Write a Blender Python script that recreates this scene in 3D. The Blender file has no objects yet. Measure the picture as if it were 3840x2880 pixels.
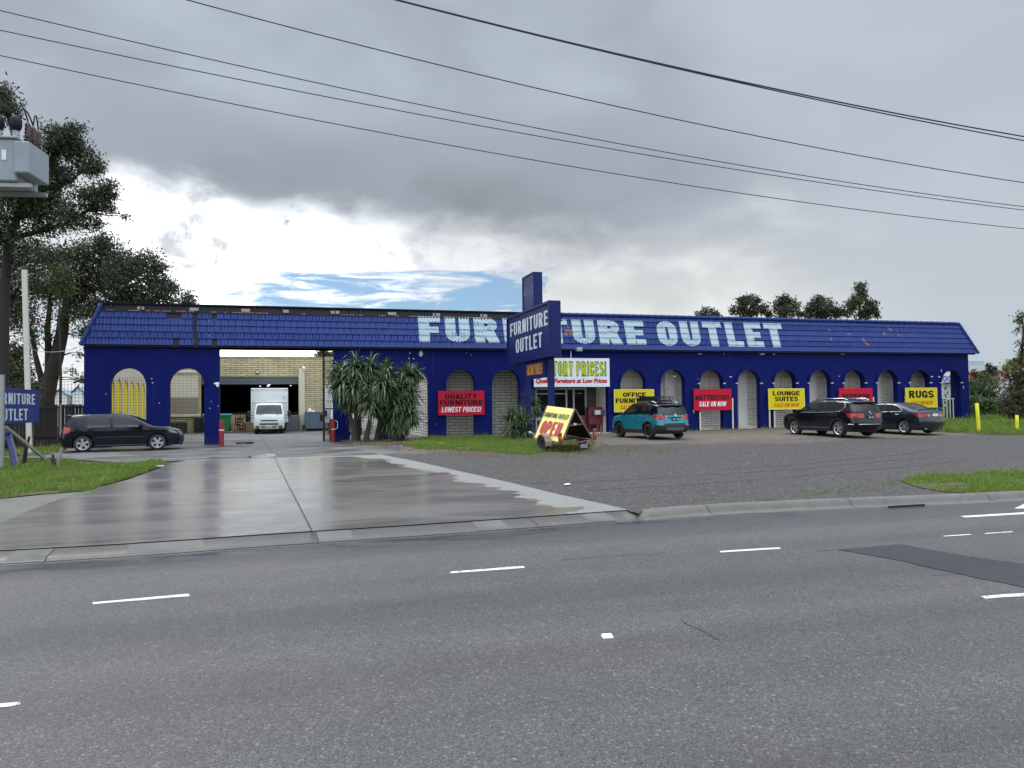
import bpy, bmesh, math, random
import numpy as np
from mathutils import Vector, Matrix
from mathutils import noise as mnoise
from mathutils.geometry import delaunay_2d_cdt
random.seed(7); RNG = np.random.default_rng(7)
scene = bpy.context.scene
COL = scene.collection
R = math.radians
# ------------------------------------------------------------------ camera
# world axes: X along the shop front, Y into the building (front wall face at Y=0), Z up, road at Z=0
PW, PH, FPX = 3840.0, 2880.0, 2885.0
YAW, PITCH, ROLL = R(16.15), R(1.668), R(0.665)
CAMZ = 2.05
_Rh = Vector((math.cos(YAW), -math.sin(YAW), 0)); _Fh = Vector((math.sin(YAW), math.cos(YAW), 0)); _Z = Vector((0, 0, 1))
_F = _Fh*math.cos(PITCH) + _Z*math.sin(PITCH)
_U0 = -_Fh*math.sin(PITCH) + _Z*math.cos(PITCH)
_Rr = _Rh*math.cos(ROLL) - _U0*math.sin(ROLL)
_Uu = _Rh*math.sin(ROLL) + _U0*math.cos(ROLL)
def ray(px, py): return _Rr*(px-PW/2) - _Uu*(py-PH/2) + _F*FPX
_d0 = ray(1551.86, 1528.3)*(38.54/FPX)
CAM = Vector((-_d0.x, -_d0.y, CAMZ))
camd = bpy.data.cameras.new("camera"); camo = bpy.data.objects.new("camera", camd); COL.objects.link(camo)
camd.sensor_width = 36.0; camd.lens = FPX/PW*36.0; camd.clip_start = 0.1; camd.clip_end = 4000.0
camo.matrix_world = Matrix(((_Rr.x, _Uu.x, -_F.x, CAM.x), (_Rr.y, _Uu.y, -_F.y, CAM.y), (_Rr.z, _Uu.z, -_F.z, CAM.z), (0, 0, 0, 1)))
scene.camera = camo
# ------------------------------------------------------------------ world: broken overcast
scene.view_settings.view_transform = 'Standard'; scene.view_settings.look = 'None'
scene.view_settings.exposure = 0.0; scene.view_settings.gamma = 1.0
SUN_EL, SUN_AZ = R(48), R(-28)      # azimuth from +Y (into the building) towards +X
world = bpy.data.worlds.new("World"); scene.world = world; world.use_nodes = True
NT = world.node_tree; NT.nodes.clear()
class NG:
    def __init__(s, nt): s.nt = nt
    def n(s, t, **kw):
        nd = s.nt.nodes.new(t)
        for k, v in kw.items(): setattr(nd, k, v)
        return nd
    def inp(s, nd, i, v):
        if isinstance(v, bpy.types.NodeSocket): s.nt.links.new(v, nd.inputs[i])
        elif v is not None: nd.inputs[i].default_value = v
    def m(s, op, a, b=None, c=None, clamp=False):
        nd = s.n('ShaderNodeMath', operation=op, use_clamp=clamp); s.inp(nd, 0, a)
        if b is not None: s.inp(nd, 1, b)
        if c is not None: s.inp(nd, 2, c)
        return nd.outputs[0]
    def ss(s, x, a, b):      # smoothstep a..b -> 0..1
        nd = s.n('ShaderNodeMapRange', interpolation_type='SMOOTHSTEP'); s.inp(nd, 0, x)
        s.inp(nd, 1, a); s.inp(nd, 2, b); return nd.outputs[0]
    def mix(s, f, a, b, blend='MIX'):
        nd = s.n('ShaderNodeMix', data_type='RGBA', blend_type=blend); s.inp(nd, 0, f)
        for i, v in ((6, a), (7, b)):
            if isinstance(v, tuple) and len(v) == 3: v = (*v, 1)
            s.inp(nd, i, v)
        return nd.outputs[2]
    def noise(s, vec, scale, detail=4, rough=0.55, dist=0.0):
        nd = s.n('ShaderNodeTexNoise'); s.inp(nd, 'Vector', vec); nd.inputs['Scale'].default_value = scale
        nd.inputs['Detail'].default_value = detail; nd.inputs['Roughness'].default_value = rough; nd.inputs['Distortion'].default_value = dist
        return nd.outputs[0]
    def comb(s, x, y, z=0.0):
        nd = s.n('ShaderNodeCombineXYZ'); s.inp(nd, 0, x); s.inp(nd, 1, y); s.inp(nd, 2, z); return nd.outputs[0]
    def scale(s, vec, v):
        nd = s.n('ShaderNodeVectorMath', operation='MULTIPLY'); s.inp(nd, 0, vec); s.inp(nd, 1, v); return nd.outputs[0]
def build_world():
    g = NG(NT)
    geo = g.n('ShaderNodeNewGeometry'); sep = g.n('ShaderNodeSeparateXYZ'); 
    tc = g.n('ShaderNodeTexCoord'); NT.links.new(tc.outputs['Generated'], sep.inputs[0])
    x, y, z = sep.outputs
    az = g.m('SUBTRACT', g.m('ARCTAN2', x, y), YAW)               # 0 = towards the gap in the cloud
    u = az
    e = g.m('ARCSINE', z)
    # big soft structure
    v1 = g.comb(g.m('MULTIPLY', u, 2.6), g.m('MULTIPLY', e, 4.4))
    n1 = g.noise(v1, 1.6, 3, 0.45, 0.2)
    v2 = g.comb(g.m('MULTIPLY', u, 3.4), g.m('MULTIPLY', e, 7.0), 3.7)
    n2 = g.noise(v2, 2.2, 6, 0.5, 0.3)
    v3 = g.comb(g.m('MULTIPLY', u, 3.2), g.m('MULTIPLY', e, 22.0), 7.1)   # flat streaks
    n3 = g.noise(v3, 2.6, 8, 0.62, 0.6)
    v4 = g.comb(g.m('MULTIPLY', u, 7.0), g.m('MULTIPLY', e, 8.0), 1.3)    # round heaps
    n4 = g.noise(v4, 2.0, 7, 0.6, 0.3)
    sky = g.n('ShaderNodeTexSky', sky_type='NISHITA', sun_disc=False, sun_elevation=SUN_EL, sun_rotation=SUN_AZ)
    blue = g.mix(0.22, g.mix(1.0, sky.outputs[0], (0.52, 0.80, 1.05), 'MULTIPLY'), (6.2, 6.6, 7.0))
    white = (8.7, 8.95, 9.2)
    # far lower sky: blue with flat bright streaks
    bias = g.m('ADD', g.m('MULTIPLY', g.ss(e, 0.150, 0.215), 0.29), g.m('MULTIPLY', g.ss(u, -0.20, -0.46), 0.14))
    bias = g.m('ADD', bias, g.m('MULTIPLY', g.ss(e, 0.085, 0.045), 0.40))
    st = g.ss(g.m('ADD', n3, bias), 0.45, 0.66)
    gate = g.m('MULTIPLY', g.m('MULTIPLY', g.ss(u, -0.05, -0.36), g.ss(u, -0.52, -0.42)), g.ss(n4, 0.30, 0.56))
    low = g.mix(st, blue, g.mix(gate, g.mix(g.ss(n4, 0.35, 0.6), (6.9, 7.25, 7.7), (9.3, 9.5, 9.7)), (25.0, 25.6, 26.2)))
    # heaped cloud, mostly on the +u side
    hb = g.m('ADD', g.m('ADD', g.m('MULTIPLY', g.ss(u, -0.02, 0.10), 0.34), g.m('MULTIPLY', g.ss(u, 0.18, 0.34), 0.4)), g.m('MULTIPLY', g.ss(e, 0.165, 0.07), 0.10))
    hp = g.ss(g.m('ADD', n4, hb), 0.66, 0.715)
    heap = g.mix(g.ss(n2, 0.35, 0.68), (6.6, 6.9, 7.0), (8.6, 8.8, 8.8))
    paleR = g.mix(g.ss(g.m('ADD', u, g.m('MULTIPLY', g.m('SUBTRACT', n1, 0.5), 0.3)), 0.26, 0.52), heap, (5.3, 5.95, 6.5))
    low = g.mix(hp, low, paleR)
    # heavy deck overhead with a ragged lower edge
    edge = g.m('ADD', g.m('ADD', 0.212, g.m('MULTIPLY', g.m('SUBTRACT', n2, 0.5), 0.12)),
               g.m('ADD', g.m('MULTIPLY', g.ss(u, -0.18, -0.52), 0.045), g.m('MULTIPLY', g.ss(u, 0.22, 0.5), -0.02)))
    soft = g.m('ADD', 0.045, g.m('MULTIPLY', g.ss(u, 0.1, 0.45), 0.05))
    dk = g.n('ShaderNodeMapRange', interpolation_type='SMOOTHSTEP'); g.inp(dk, 0, e); g.inp(dk, 1, g.m('SUBTRACT', edge, soft)); g.inp(dk, 2, g.m('ADD', edge, soft))
    belly = g.m('MULTIPLY', g.m('MULTIPLY', g.ss(e, 0.40, 0.26), g.ss(u, 0.44, 0.12)), g.ss(u, -0.62, -0.38))
    bl = g.m('MULTIPLY', belly, g.ss(n1, 0.30, 0.62))
    light = g.mix(g.ss(n1, 0.35, 0.68), (3.75, 4.3, 5.0), (4.9, 5.55, 6.45))
    light = g.mix(g.m('MULTIPLY', g.ss(n2, 0.5, 0.72), 0.35), light, (5.0, 5.4, 6.0))
    light = g.mix(g.m('MULTIPLY', g.ss(u, 0.08, 0.50), 0.6), light, (5.3, 5.95, 6.6))
    deck = g.mix(bl, light, (2.75, 3.15, 3.5))
    c = g.mix(dk.outputs[0], low, deck)
    glare = g.m('ADD', 1.0, g.m('MULTIPLY', g.m('MULTIPLY', g.ss(e, 0.094, 0.078), g.m('MULTIPLY', g.ss(u, -0.10, -0.18), g.ss(u, -0.46, -0.40))), 3.0))     # thin bright cloud low under the deck
    c = g.mix(1.0, c, g.comb(glare, glare, glare), 'MULTIPLY')
    # the deck is thin and bright high overhead, and pale behind the viewer
    zen = g.m('ADD', 1.0, g.m('MULTIPLY', g.ss(e, 0.62, 1.05), ZENITH))
    back = g.m('MULTIPLY', g.ss(g.m('ABSOLUTE', g.m('ARCTAN2', g.m('SINE', az), g.m('COSINE', az))), 1.1, 2.0), BACKSKY)
    fac = g.m('ADD', zen, back)
    c = g.mix(1.0, c, g.comb(fac, fac, fac), 'MULTIPLY')
    bg = g.n('ShaderNodeBackground'); NT.links.new(c, bg.inputs[0]); bg.inputs[1].default_value = 0.1
    out = g.n('ShaderNodeOutputWorld'); NT.links.new(bg.outputs[0], out.inputs[0])
ZENITH, BACKSKY = 4.3, 1.3
build_world()
sund = bpy.data.lights.new("sun", 'SUN'); sund.energy = 1.2; sund.angle = R(14); sund.color = (1.0, 0.96, 0.9)
suno = bpy.data.objects.new("sun", sund); COL.objects.link(suno)
_sd = Vector((math.sin(SUN_AZ)*math.cos(SUN_EL), math.cos(SUN_AZ)*math.cos(SUN_EL), math.sin(SUN_EL)))
suno.rotation_euler = _sd.to_track_quat('Z', 'Y').to_euler(); suno.location = (0, 0, 60)
# ------------------------------------------------------------------ ground height and pixel helpers
_ZX = [(-60, .42), (-15, .42), (-6, .42), (5, .50), (12, .56), (20, .60), (27, .68), (36, .86), (70, .95)]
def zlot(x):
    if x <= _ZX[0][0]: return _ZX[0][1]
    for (a, za), (b, zb) in zip(_ZX, _ZX[1:]):
        if x <= b: return za + (zb-za)*(x-a)/(b-a)
    return _ZX[-1][1]
def zg(x, y):
    n = -y; t = min(1, max(0, (n-6.0)/19.2)); t = t*t*(3-2*t)*0.2 + t*0.8
    return zlot(x)*(1-t) + 0.10*t
def onz(px, py, z=0.0):
    d = ray(px, py); return CAM + d*((z-CAM.z)/d.z)
def ony(px, py, Y=0.0):
    d = ray(px, py); return CAM + d*((Y-CAM.y)/d.y)
def onx(px, py, X):
    d = ray(px, py); return CAM + d*((X-CAM.x)/d.x)
def dep(px, py, D):
    return CAM + ray(px, py)*(D/FPX)
def ong(px, py):
    z = 0.4
    for _ in range(25):
        p = onz(px, py, z); z = z*0.5 + zg(p.x, p.y)*0.5
    p = onz(px, py, z); return Vector((p.x, p.y, zg(p.x, p.y)))
def proj(P):
    v = Vector(P)-CAM; d = v.dot(_F); return (PW/2+FPX*v.dot(_Rr)/d, PH/2-FPX*v.dot(_Uu)/d, d)
# ------------------------------------------------------------------ mesh builder
class MB:
    def __init__(s): s.v = []; s.f = []; s.mi = []; s.cur = 0; s.M = None
    def add(s, vs, fs, mi=None):
        o = len(s.v)
        if s.M is not None: vs = [s.M @ Vector(v) for v in vs]
        s.v.extend([tuple(v) for v in vs])
        for f in fs: s.f.append(tuple(i+o for i in f)); s.mi.append(s.cur if mi is None else mi)
        return s
    def box(s, x0, x1, y0, y1, z0, z1):
        vs = [(x, y, z) for x in (x0, x1) for y in (y0, y1) for z in (z0, z1)]
        return s.add(vs, [(0, 1, 3, 2), (4, 6, 7, 5), (0, 4, 5, 1), (2, 3, 7, 6), (0, 2, 6, 4), (1, 5, 7, 3)])
    def bbox(s, x0, x1, y0, y1, z0, z1, b=0.02, seg=1):
        bm = bmesh.new(); bmesh.ops.create_cube(bm, size=1)
        for v in bm.verts: v.co = Vector(((x0+x1)/2+v.co.x*(x1-x0), (y0+y1)/2+v.co.y*(y1-y0), (z0+z1)/2+v.co.z*(z1-z0)))
        b = min(b, 0.45*min(abs(x1-x0), abs(y1-y0), abs(z1-z0)))
        bmesh.ops.bevel(bm, geom=list(bm.edges), offset=b, segments=seg, affect='EDGES', profile=0.5)
        bm.verts.index_update(); s.add([v.co for v in bm.verts], [[v.index for v in f.verts] for f in bm.faces]); bm.free(); return s
    def beam(s, p0, p1, w, h, up=(0, 0, 1)):
        p0 = Vector(p0); p1 = Vector(p1); d = (p1-p0).normalized(); up = Vector(up)
        if abs(d.dot(up)) > 0.98: up = Vector((0, 1, 0))
        a = d.cross(up).normalized(); b = a.cross(d).normalized()
        vs = [p+a*(i*w/2)+b*(j*h/2) for p in (p0, p1) for i, j in ((-1, -1), (1, -1), (1, 1), (-1, 1))]
        return s.add(vs, [(3, 2, 1, 0), (4, 5, 6, 7), (0, 1, 5, 4), (1, 2, 6, 5), (2, 3, 7, 6), (3, 0, 4, 7)])
    def tube(s, pts, r, n=8, cap=True):
        pts = [Vector(p) for p in pts]; k = len(pts); rs = r if isinstance(r, (list, tuple)) else [r]*k
        vs = []; prev = None
        for i, p in enumerate(pts):
            d = (pts[min(i+1, k-1)]-pts[max(i-1, 0)])
            d = d.normalized() if d.length > 1e-9 else Vector((0, 0, 1))
            if prev is None:
                a = d.cross(Vector((0, 0, 1)));
                if a.length < 0.05: a = d.cross(Vector((1, 0, 0)))
            else:
                a = prev - d*prev.dot(d)
            a.normalize(); prev = a; b = d.cross(a)
            for j in range(n):
                t = 2*math.pi*j/n; vs.append(p+a*(rs[i]*math.cos(t))+b*(rs[i]*math.sin(t)))
        fs = [(i*n+j, i*n+(j+1) % n, (i+1)*n+(j+1) % n, (i+1)*n+j) for i in range(k-1) for j in range(n)]
        if cap: fs += [tuple(reversed(range(n))), tuple(range((k-1)*n, k*n))]
        return s.add(vs, fs)
    def cyl(s, p0, p1, r0, r1=None, n=16): return s.tube([p0, p1], [r0, r0 if r1 is None else r1], n)
    def lathe(s, prof, c=(0, 0, 0), ax=(0, 0, 1), n=24, close=False):
        ax = Vector(ax).normalized(); a = ax.cross(Vector((0, 0, 1)))
        if a.length < 0.05: a = ax.cross(Vector((1, 0, 0)))
        a.normalize(); b = ax.cross(a); c = Vector(c); k = len(prof)
        vs = [c+ax*h+a*(r*math.cos(2*math.pi*j/n))+b*(r*math.sin(2*math.pi*j/n)) for r, h in prof for j in range(n)]
        fs = [(i*n+j, i*n+(j+1) % n, (i+1)*n+(j+1) % n, (i+1)*n+j) for i in range(k-1) for j in range(n)]
        if close: fs += [((k-1)*n+j, (k-1)*n+(j+1) % n, (j+1) % n, j) for j in range(n)]
        return s.add(vs, fs)
    def ball(s, c, rx, ry=None, rz=None, n=10, jit=0.0):
        ry = rx if ry is None else ry; rz = rx if rz is None else rz; vs = []; m = n*2
        for i in range(n+1):
            th = math.pi*i/n
            for j in range(m):
                ph = 2*math.pi*j/m; k = 1+random.uniform(-jit, jit)
                vs.append((c[0]+rx*k*math.sin(th)*math.cos(ph), c[1]+ry*k*math.sin(th)*math.sin(ph), c[2]+rz*k*math.cos(th)))
        return s.add(vs, [(i*m+j, (i+1)*m+j, (i+1)*m+(j+1) % m, i*m+(j+1) % m) for i in range(n) for j in range(m)])
    def plate(s, loops, mp, d0, d1, sides=True, rule='eo', grid=None):
        # flat shape from 2-D loops; mp(u, v, d) -> 3-D; between depth d0 (front) and d1 (back)
        pts, tris = fill2d(loops, rule, grid)
        s.add([mp(u, v, d0) for u, v in pts], tris)
        if sides:
            s.add([mp(u, v, d1) for u, v in pts], [tuple(reversed(t)) for t in tris])
            for lp in loops:
                k = len(lp)
                s.add([mp(u, v, d) for d in (d0, d1) for u, v in lp], [(i, (i+1) % k, k+(i+1) % k, k+i) for i in range(k)])
        return s
    def build(s, name, mats, parent=None, smooth=False, angle=None, fix=False):
        me = bpy.data.meshes.new(name); me.from_pydata(s.v, [], s.f)
        mats = mats if isinstance(mats, (list, tuple)) else [mats]
        for m in mats: me.materials.append(m)
        if len(mats) > 1: me.polygons.foreach_set('material_index', s.mi)
        if fix:
            bm = bmesh.new(); bm.from_mesh(me); bmesh.ops.remove_doubles(bm, verts=bm.verts, dist=1e-5); bmesh.ops.recalc_face_normals(bm, faces=bm.faces); bm.to_mesh(me); bm.free()
        if smooth: me.polygons.foreach_set('use_smooth', [True]*len(me.polygons))
        if angle is not None: me.set_sharp_from_angle(angle=R(angle))
        me.update()
        o = bpy.data.objects.new(name, me); COL.objects.link(o)
        if parent is not None: o.parent = parent
        return o
def inpoly(x, y, lp):
    c = False; j = len(lp)-1
    for i in range(len(lp)):
        xi, yi = lp[i]; xj, yj = lp[j]
        if (yi > y) != (yj > y) and x < (xj-xi)*(y-yi)/(yj-yi)+xi: c = not c
        j = i
    return c
def fill2d(loops, rule='eo', grid=None):
    vs = []; es = []
    for lp in loops:
        o = len(vs); k = len(lp); vs += [Vector((p[0], p[1])) for p in lp]; es += [(o+i, o+(i+1) % k) for i in range(k)]
    if grid:
        gx, gy = grid; xs = [v.x for v in vs]; ys = [v.y for v in vs]
        x = math.floor(min(xs)/gx)*gx+gx*.37
        while x < max(xs):
            y = math.floor(min(ys)/gy)*gy+gy*.41
            while y < max(ys): vs.append(Vector((x, y))); y += gy
            x += gx
    ov, oe, of, _, _, _ = delaunay_2d_cdt(vs, es, [], 0, 1e-6)
    bb = [(min(p[0] for p in l), max(p[0] for p in l), min(p[1] for p in l), max(p[1] for p in l)) for l in loops]
    tris = []
    for t in of:
        cx = sum(ov[i].x for i in t)/3; cy = sum(ov[i].y for i in t)/3
        k = 0
        for l, b in zip(loops, bb):
            if b[0] <= cx <= b[1] and b[2] <= cy <= b[3] and inpoly(cx, cy, l): k += 1
        if (k % 2 if rule == 'eo' else k > 0): tris.append(tuple(t))
    used = sorted({i for t in tris for i in t}); mp = {i: j for j, i in enumerate(used)}
    return [(ov[i].x, ov[i].y) for i in used], [tuple(mp[i] for i in t) for t in tris]
def tag(o, label=None, cat=None, group=None, kind=None):
    if label: o['label'] = label
    if cat: o['category'] = cat
    if group: o['group'] = group
    if kind: o['kind'] = kind
    return o
def thing(name, label, cat, loc=(0, 0, 0), rotz=0.0, group=None):
    o = bpy.data.objects.new(name, None); COL.objects.link(o); o.empty_display_size = 0.2
    o.location = loc; o.rotation_euler = (0, 0, rotz); return tag(o, label, cat, group)
def copy_tree(o, parent=None, mp=None):
    c = o.copy(); COL.objects.link(c); c.parent = parent
    for ch in list(o.children): copy_tree(ch, c)
    return c
# ------------------------------------------------------------------ materials
def newmat(name):
    m = bpy.data.materials.new(name); m.use_nodes = True; nt = m.node_tree; g = NG(nt)
    b = nt.nodes['Principled BSDF']; return m, g, b
def objco(g): return g.n('ShaderNodeTexCoord').outputs['Object']
def wpos(g): return g.n('ShaderNodeNewGeometry').outputs['Position']
def bump(g, b, h, strength=0.3, dist=0.01):
    nd = g.n('ShaderNodeBump'); nd.inputs['Strength'].default_value = strength; nd.inputs['Distance'].default_value = dist
    g.inp(nd, 'Height', h); g.nt.links.new(nd.outputs[0], b.inputs['Normal']); return nd
def mat(name, col, rough=0.6, metal=0.0, var=0.15, vs=3.0, bs=None, bstr=0.2, coat=0.0, spec=0.5, dirt=None, rvar=0.12):
    m, g, b = newmat(name); co = objco(g)
    n = g.noise(co, vs, 6, 0.6)
    f = g.m('ADD', 1.0-var, g.m('MULTIPLY', n, 2*var))
    c = g.mix(1.0, (*col, 1), g.comb(f, f, f), 'MULTIPLY')
    if dirt:
        dn = g.ss(g.noise(co, dirt[2], 7, 0.65), dirt[1], dirt[1]+0.12); c = g.mix(dn, c, (*dirt[0], 1))
    g.inp(b, 'Base Color', c); b.inputs['Metallic'].default_value = metal
    g.inp(b, 'Roughness', g.m('ADD', rough-rvar/2, g.m('MULTIPLY', g.noise(co, vs*2.3, 4), rvar)))
    b.inputs['Specular IOR Level'].default_value = spec
    if coat: b.inputs['Coat Weight'].default_value = coat; b.inputs['Coat Roughness'].default_value = 0.04
    if bs: bump(g, b, g.noise(co, bs, 5, 0.6), bstr, 0.01)
    return m
def emit(name, col, s):
    m, g, b = newmat(name); b.inputs['Base Color'].default_value = (*col, 1); b.inputs['Emission Color'].default_value = (*col, 1); b.inputs['Emission Strength'].default_value = s; return m
def glassmat(name, tint=(0.03, 0.035, 0.04), clear=0.35, rough=0.03):
    m, g, b = newmat(name); nt = g.nt
    b.inputs['Base Color'].default_value = (*tint, 1); b.inputs['Roughness'].default_value = rough; b.inputs['Specular IOR Level'].default_value = 0.6
    tr = g.n('ShaderNodeBsdfTransparent'); tr.inputs[0].default_value = (0.75, 0.8, 0.8, 1)
    mx = g.n('ShaderNodeMixShader'); mx.inputs[0].default_value = clear
    nt.links.new(b.outputs[0], mx.inputs[1]); nt.links.new(tr.outputs[0], mx.inputs[2])
    nt.links.new(mx.outputs[0], nt.nodes['Material Output'].inputs[0]); return m
# ------------------------------------------------------------------ surface materials
def attr(g, name):
    nd = g.n('ShaderNodeAttribute'); nd.attribute_name = name; return nd.outputs['Fac']
def m_asphalt(name, base=(.066, .0615, .0575), cell=115.0, patch=False):
    m, g, b = newmat(name); co = wpos(g)
    vo = g.n('ShaderNodeTexVoronoi'); g.inp(vo, 'Vector', co); vo.inputs['Scale'].default_value = cell
    sp = g.n('ShaderNodeSeparateColor'); g.nt.links.new(vo.outputs['Color'], sp.inputs[0])
    v2 = g.n('ShaderNodeTexVoronoi'); g.inp(v2, 'Vector', co); v2.inputs['Scale'].default_value = cell*0.42
    s2 = g.n('ShaderNodeSeparateColor'); g.nt.links.new(v2.outputs['Color'], s2.inputs[0])
    f = g.m('ADD', 0.40, g.m('MULTIPLY', sp.outputs[0], 1.05))
    f = g.m('ADD', f, g.m('MULTIPLY', g.m('SUBTRACT', s2.outputs[1], 0.5), 0.32))
    f = g.m('ADD', f, g.m('MULTIPLY', g.ss(sp.outputs[1], 0.968, 0.985), 1.9))     # pale stones
    f = g.m('ADD', f, g.m('MULTIPLY', g.ss(s2.outputs[2], 0.975, 0.99), 1.0))
    lf = g.noise(co, 0.35, 5, 0.6); mf = g.noise(co, 1.7, 5, 0.65)
    tint = g.mix(g.ss(lf, 0.40, 0.62), (*[c*k for c, k in zip(base, (1.05, .99, 1.00))],), (*[c*k for c, k in zip(base, (.94, 1.0, .99))],))
    f = g.m('MULTIPLY', f, g.m('ADD', 0.80, g.m('MULTIPLY', mf, 0.4)))
    lane = g.ss(g.noise(g.scale(co, (0.02, 0.42, 0)), 1.3, 3, 0.5), 0.35, 0.65); f = g.m('MULTIPLY', f, g.m('ADD', 0.80, g.m('MULTIPLY', lane, 0.42)))
    oil = g.ss(g.noise(g.scale(co, (0.25, 0.8, 0)), 1.1, 6, 0.6), 0.62, 0.78); f = g.m('MULTIPLY', f, g.m('SUBTRACT', 1.0, g.m('MULTIPLY', oil, 0.28)))
    c = g.mix(1.0, tint, g.comb(f, f, f), 'MULTIPLY')
    if patch:
        g.inp(b, 'Base Color', c); b.inputs['Roughness'].default_value = 0.6
    else:
        wet = g.m('MULTIPLY', attr(g, 'wet'), g.ss(g.noise(g.scale(co, (0.6, 2.0, 1)), 1.6, 6, 0.6), 0.28, 0.62))
        c = g.mix(g.m('MULTIPLY', wet, 0.7), c, (0.025, 0.026, 0.03))
        # thin cracks
        cr = g.noise(g.scale(co, (0.25, 1.0, 1)), 0.5, 8, 0.7, 1.2)
        line = g.ss(g.m('ABSOLUTE', g.m('SUBTRACT', cr, 0.42)), 0.0016, 0.0)
        c = g.mix(g.m('MULTIPLY', line, 0.5), c, (0.03, 0.03, 0.03))
        g.inp(b, 'Base Color', c)
        g.inp(b, 'Roughness', g.m('SUBTRACT', 0.58, g.m('MULTIPLY', wet, 0.46)))
    b.inputs['Specular IOR Level'].default_value = 0.5
    bump(g, b, sp.outputs[2], 0.35, 0.006); return m
def m_gravel(name):
    m, g, b = newmat(name); co = wpos(g)
    vo = g.n('ShaderNodeTexVoronoi'); g.inp(vo, 'Vector', co); vo.inputs['Scale'].default_value = 42.0
    sp = g.n('ShaderNodeSeparateColor'); g.nt.links.new(vo.outputs['Color'], sp.inputs[0])
    v2 = g.n('ShaderNodeTexVoronoi'); g.inp(v2, 'Vector', co); v2.inputs['Scale'].default_value = 17.0
    s2 = g.n('ShaderNodeSeparateColor'); g.nt.links.new(v2.outputs['Color'], s2.inputs[0])
    f = g.m('ADD', 0.46, g.m('MULTIPLY', sp.outputs[0], 0.85))
    f = g.m('ADD', f, g.m('MULTIPLY', g.m('SUBTRACT', s2.outputs[0], 0.5), 0.6))
    f = g.m('ADD', f, g.m('MULTIPLY', g.ss(sp.outputs[1], 0.94, 0.98), 1.6))
    lf = g.noise(g.scale(co, (0.5, 1, 1)), 0.35, 6, 0.6); 
    br = g.ss(g.m('ADD', attr(g, 'brown'), g.m('MULTIPLY', g.m('SUBTRACT', lf, 0.5), 1.1)), 0.35, 0.75)
    c = g.mix(br, (.074, .065, .059), (.142, .112, .087))
    rut = g.ss(g.noise(g.scale(co, (0.07, 0.9, 1)), 1.3, 5, 0.55, 0.4), 0.60, 0.70)
    c = g.mix(g.m('MULTIPLY', rut, 0.45), c, (.045, .042, .044))
    pale = g.ss(g.noise(g.scale(co, (0.22, 1.1, 1)), 0.9, 7, 0.65, 0.5), 0.60, 0.75)
    c = g.mix(g.m('MULTIPLY', pale, 0.35), c, (.13, .12, .115))
    gr = g.ss(g.noise(co, 1.9, 6, 0.7), 0.60, 0.72); c = g.mix(g.m('MULTIPLY', g.m('MULTIPLY', gr, attr(g, 'green')), 0.7), c, (.075, .10, .028))
    c = g.mix(1.0, c, g.comb(f, f, f), 'MULTIPLY')
    g.inp(b, 'Base Color', c); b.inputs['Roughness'].default_value = 0.75; b.inputs['Specular IOR Level'].default_value = 0.25
    bump(g, b, g.m('ADD', sp.outputs[2], g.m('MULTIPLY', lf, 3)), 0.6, 0.015); return m
def m_wetconcrete(name, yard=False):
    m, g, b = newmat(name); co = wpos(g)
    big = g.noise(g.scale(co, (0.35, 0.9, 1)), 0.55, 6, 0.6, 0.5); fine = g.noise(co, 16, 6, 0.7)
    streak = g.noise(g.scale(co, (0.30, 0.85, 1)), 1.0, 6, 0.58, 0.9)
    wetm = g.m('ADD', attr(g, 'wet'), g.m('MULTIPLY', g.m('SUBTRACT', g.noise(g.scale(co, (0.5, 0.8, 1)), 1.0, 7, 0.6, 0.5), 0.5), 1.45))
    wet = g.ss(wetm, 0.46, 0.53)
    dry = g.mix(big, (.18, .172, .155), (.245, .235, .213))
    if yard: dry = g.mix(streak, (.10, .096, .090), (.17, .163, .152))
    w = g.mix(g.ss(streak, 0.32, 0.66), (.100, .085, .066), (.150, .131, .106))
    if yard: w = g.mix(g.ss(streak, 0.32, 0.66), (.036, .033, .030), (.085, .079, .072))
    mud = g.ss(big, 0.52, 0.7); w = g.mix(g.m('MULTIPLY', mud, 0.35), w, (.13, .10, .072))
    c = g.mix(wet, dry, w)
    f = g.m('ADD', 0.78, g.m('MULTIPLY', fine, 0.44)); c = g.mix(1.0, c, g.comb(f, f, f), 'MULTIPLY')
    spk = g.ss(g.noise(co, 4.5, 3, 0.5), 0.74, 0.78); c = g.mix(g.m('MULTIPLY', spk, 0.6), c, (.05, .045, .035))
    g.inp(b, 'Base Color', c)
    wr = g.m('ADD', 0.26 if not yard else 0.24, g.m('MULTIPLY', streak, 0.2 if not yard else 0.4))
    g.inp(b, 'Roughness', g.m('ADD', g.m('MULTIPLY', wet, wr), g.m('MULTIPLY', g.m('SUBTRACT', 1.0, wet), 0.78)))
    g.inp(b, 'Specular IOR Level', g.m('ADD', 0.3, g.m('MULTIPLY', wet, 0.25)))
    if not yard: g.inp(b, 'Coat Weight', g.m('MULTIPLY', wet, g.m('ADD', 0.45, g.m('MULTIPLY', g.ss(streak, 0.64, 0.36), 0.55)))); patchy = g.noise(g.scale(co, (0.7, 1.1, 1)), 2.3, 6, 0.62, 0.5); g.inp(b, 'Coat Roughness', g.m('ADD', 0.07, g.m('MULTIPLY', patchy, 0.27))); b.inputs['Coat IOR'].default_value = 1.5
    bump(g, b, g.m('ADD', g.m('MULTIPLY', g.noise(g.scale(co, (0.5, 2.2, 1)), 2.5, 5, 0.6), 1.0), g.m('MULTIPLY', fine, 0.2)), 0.3, 0.02); return m
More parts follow.
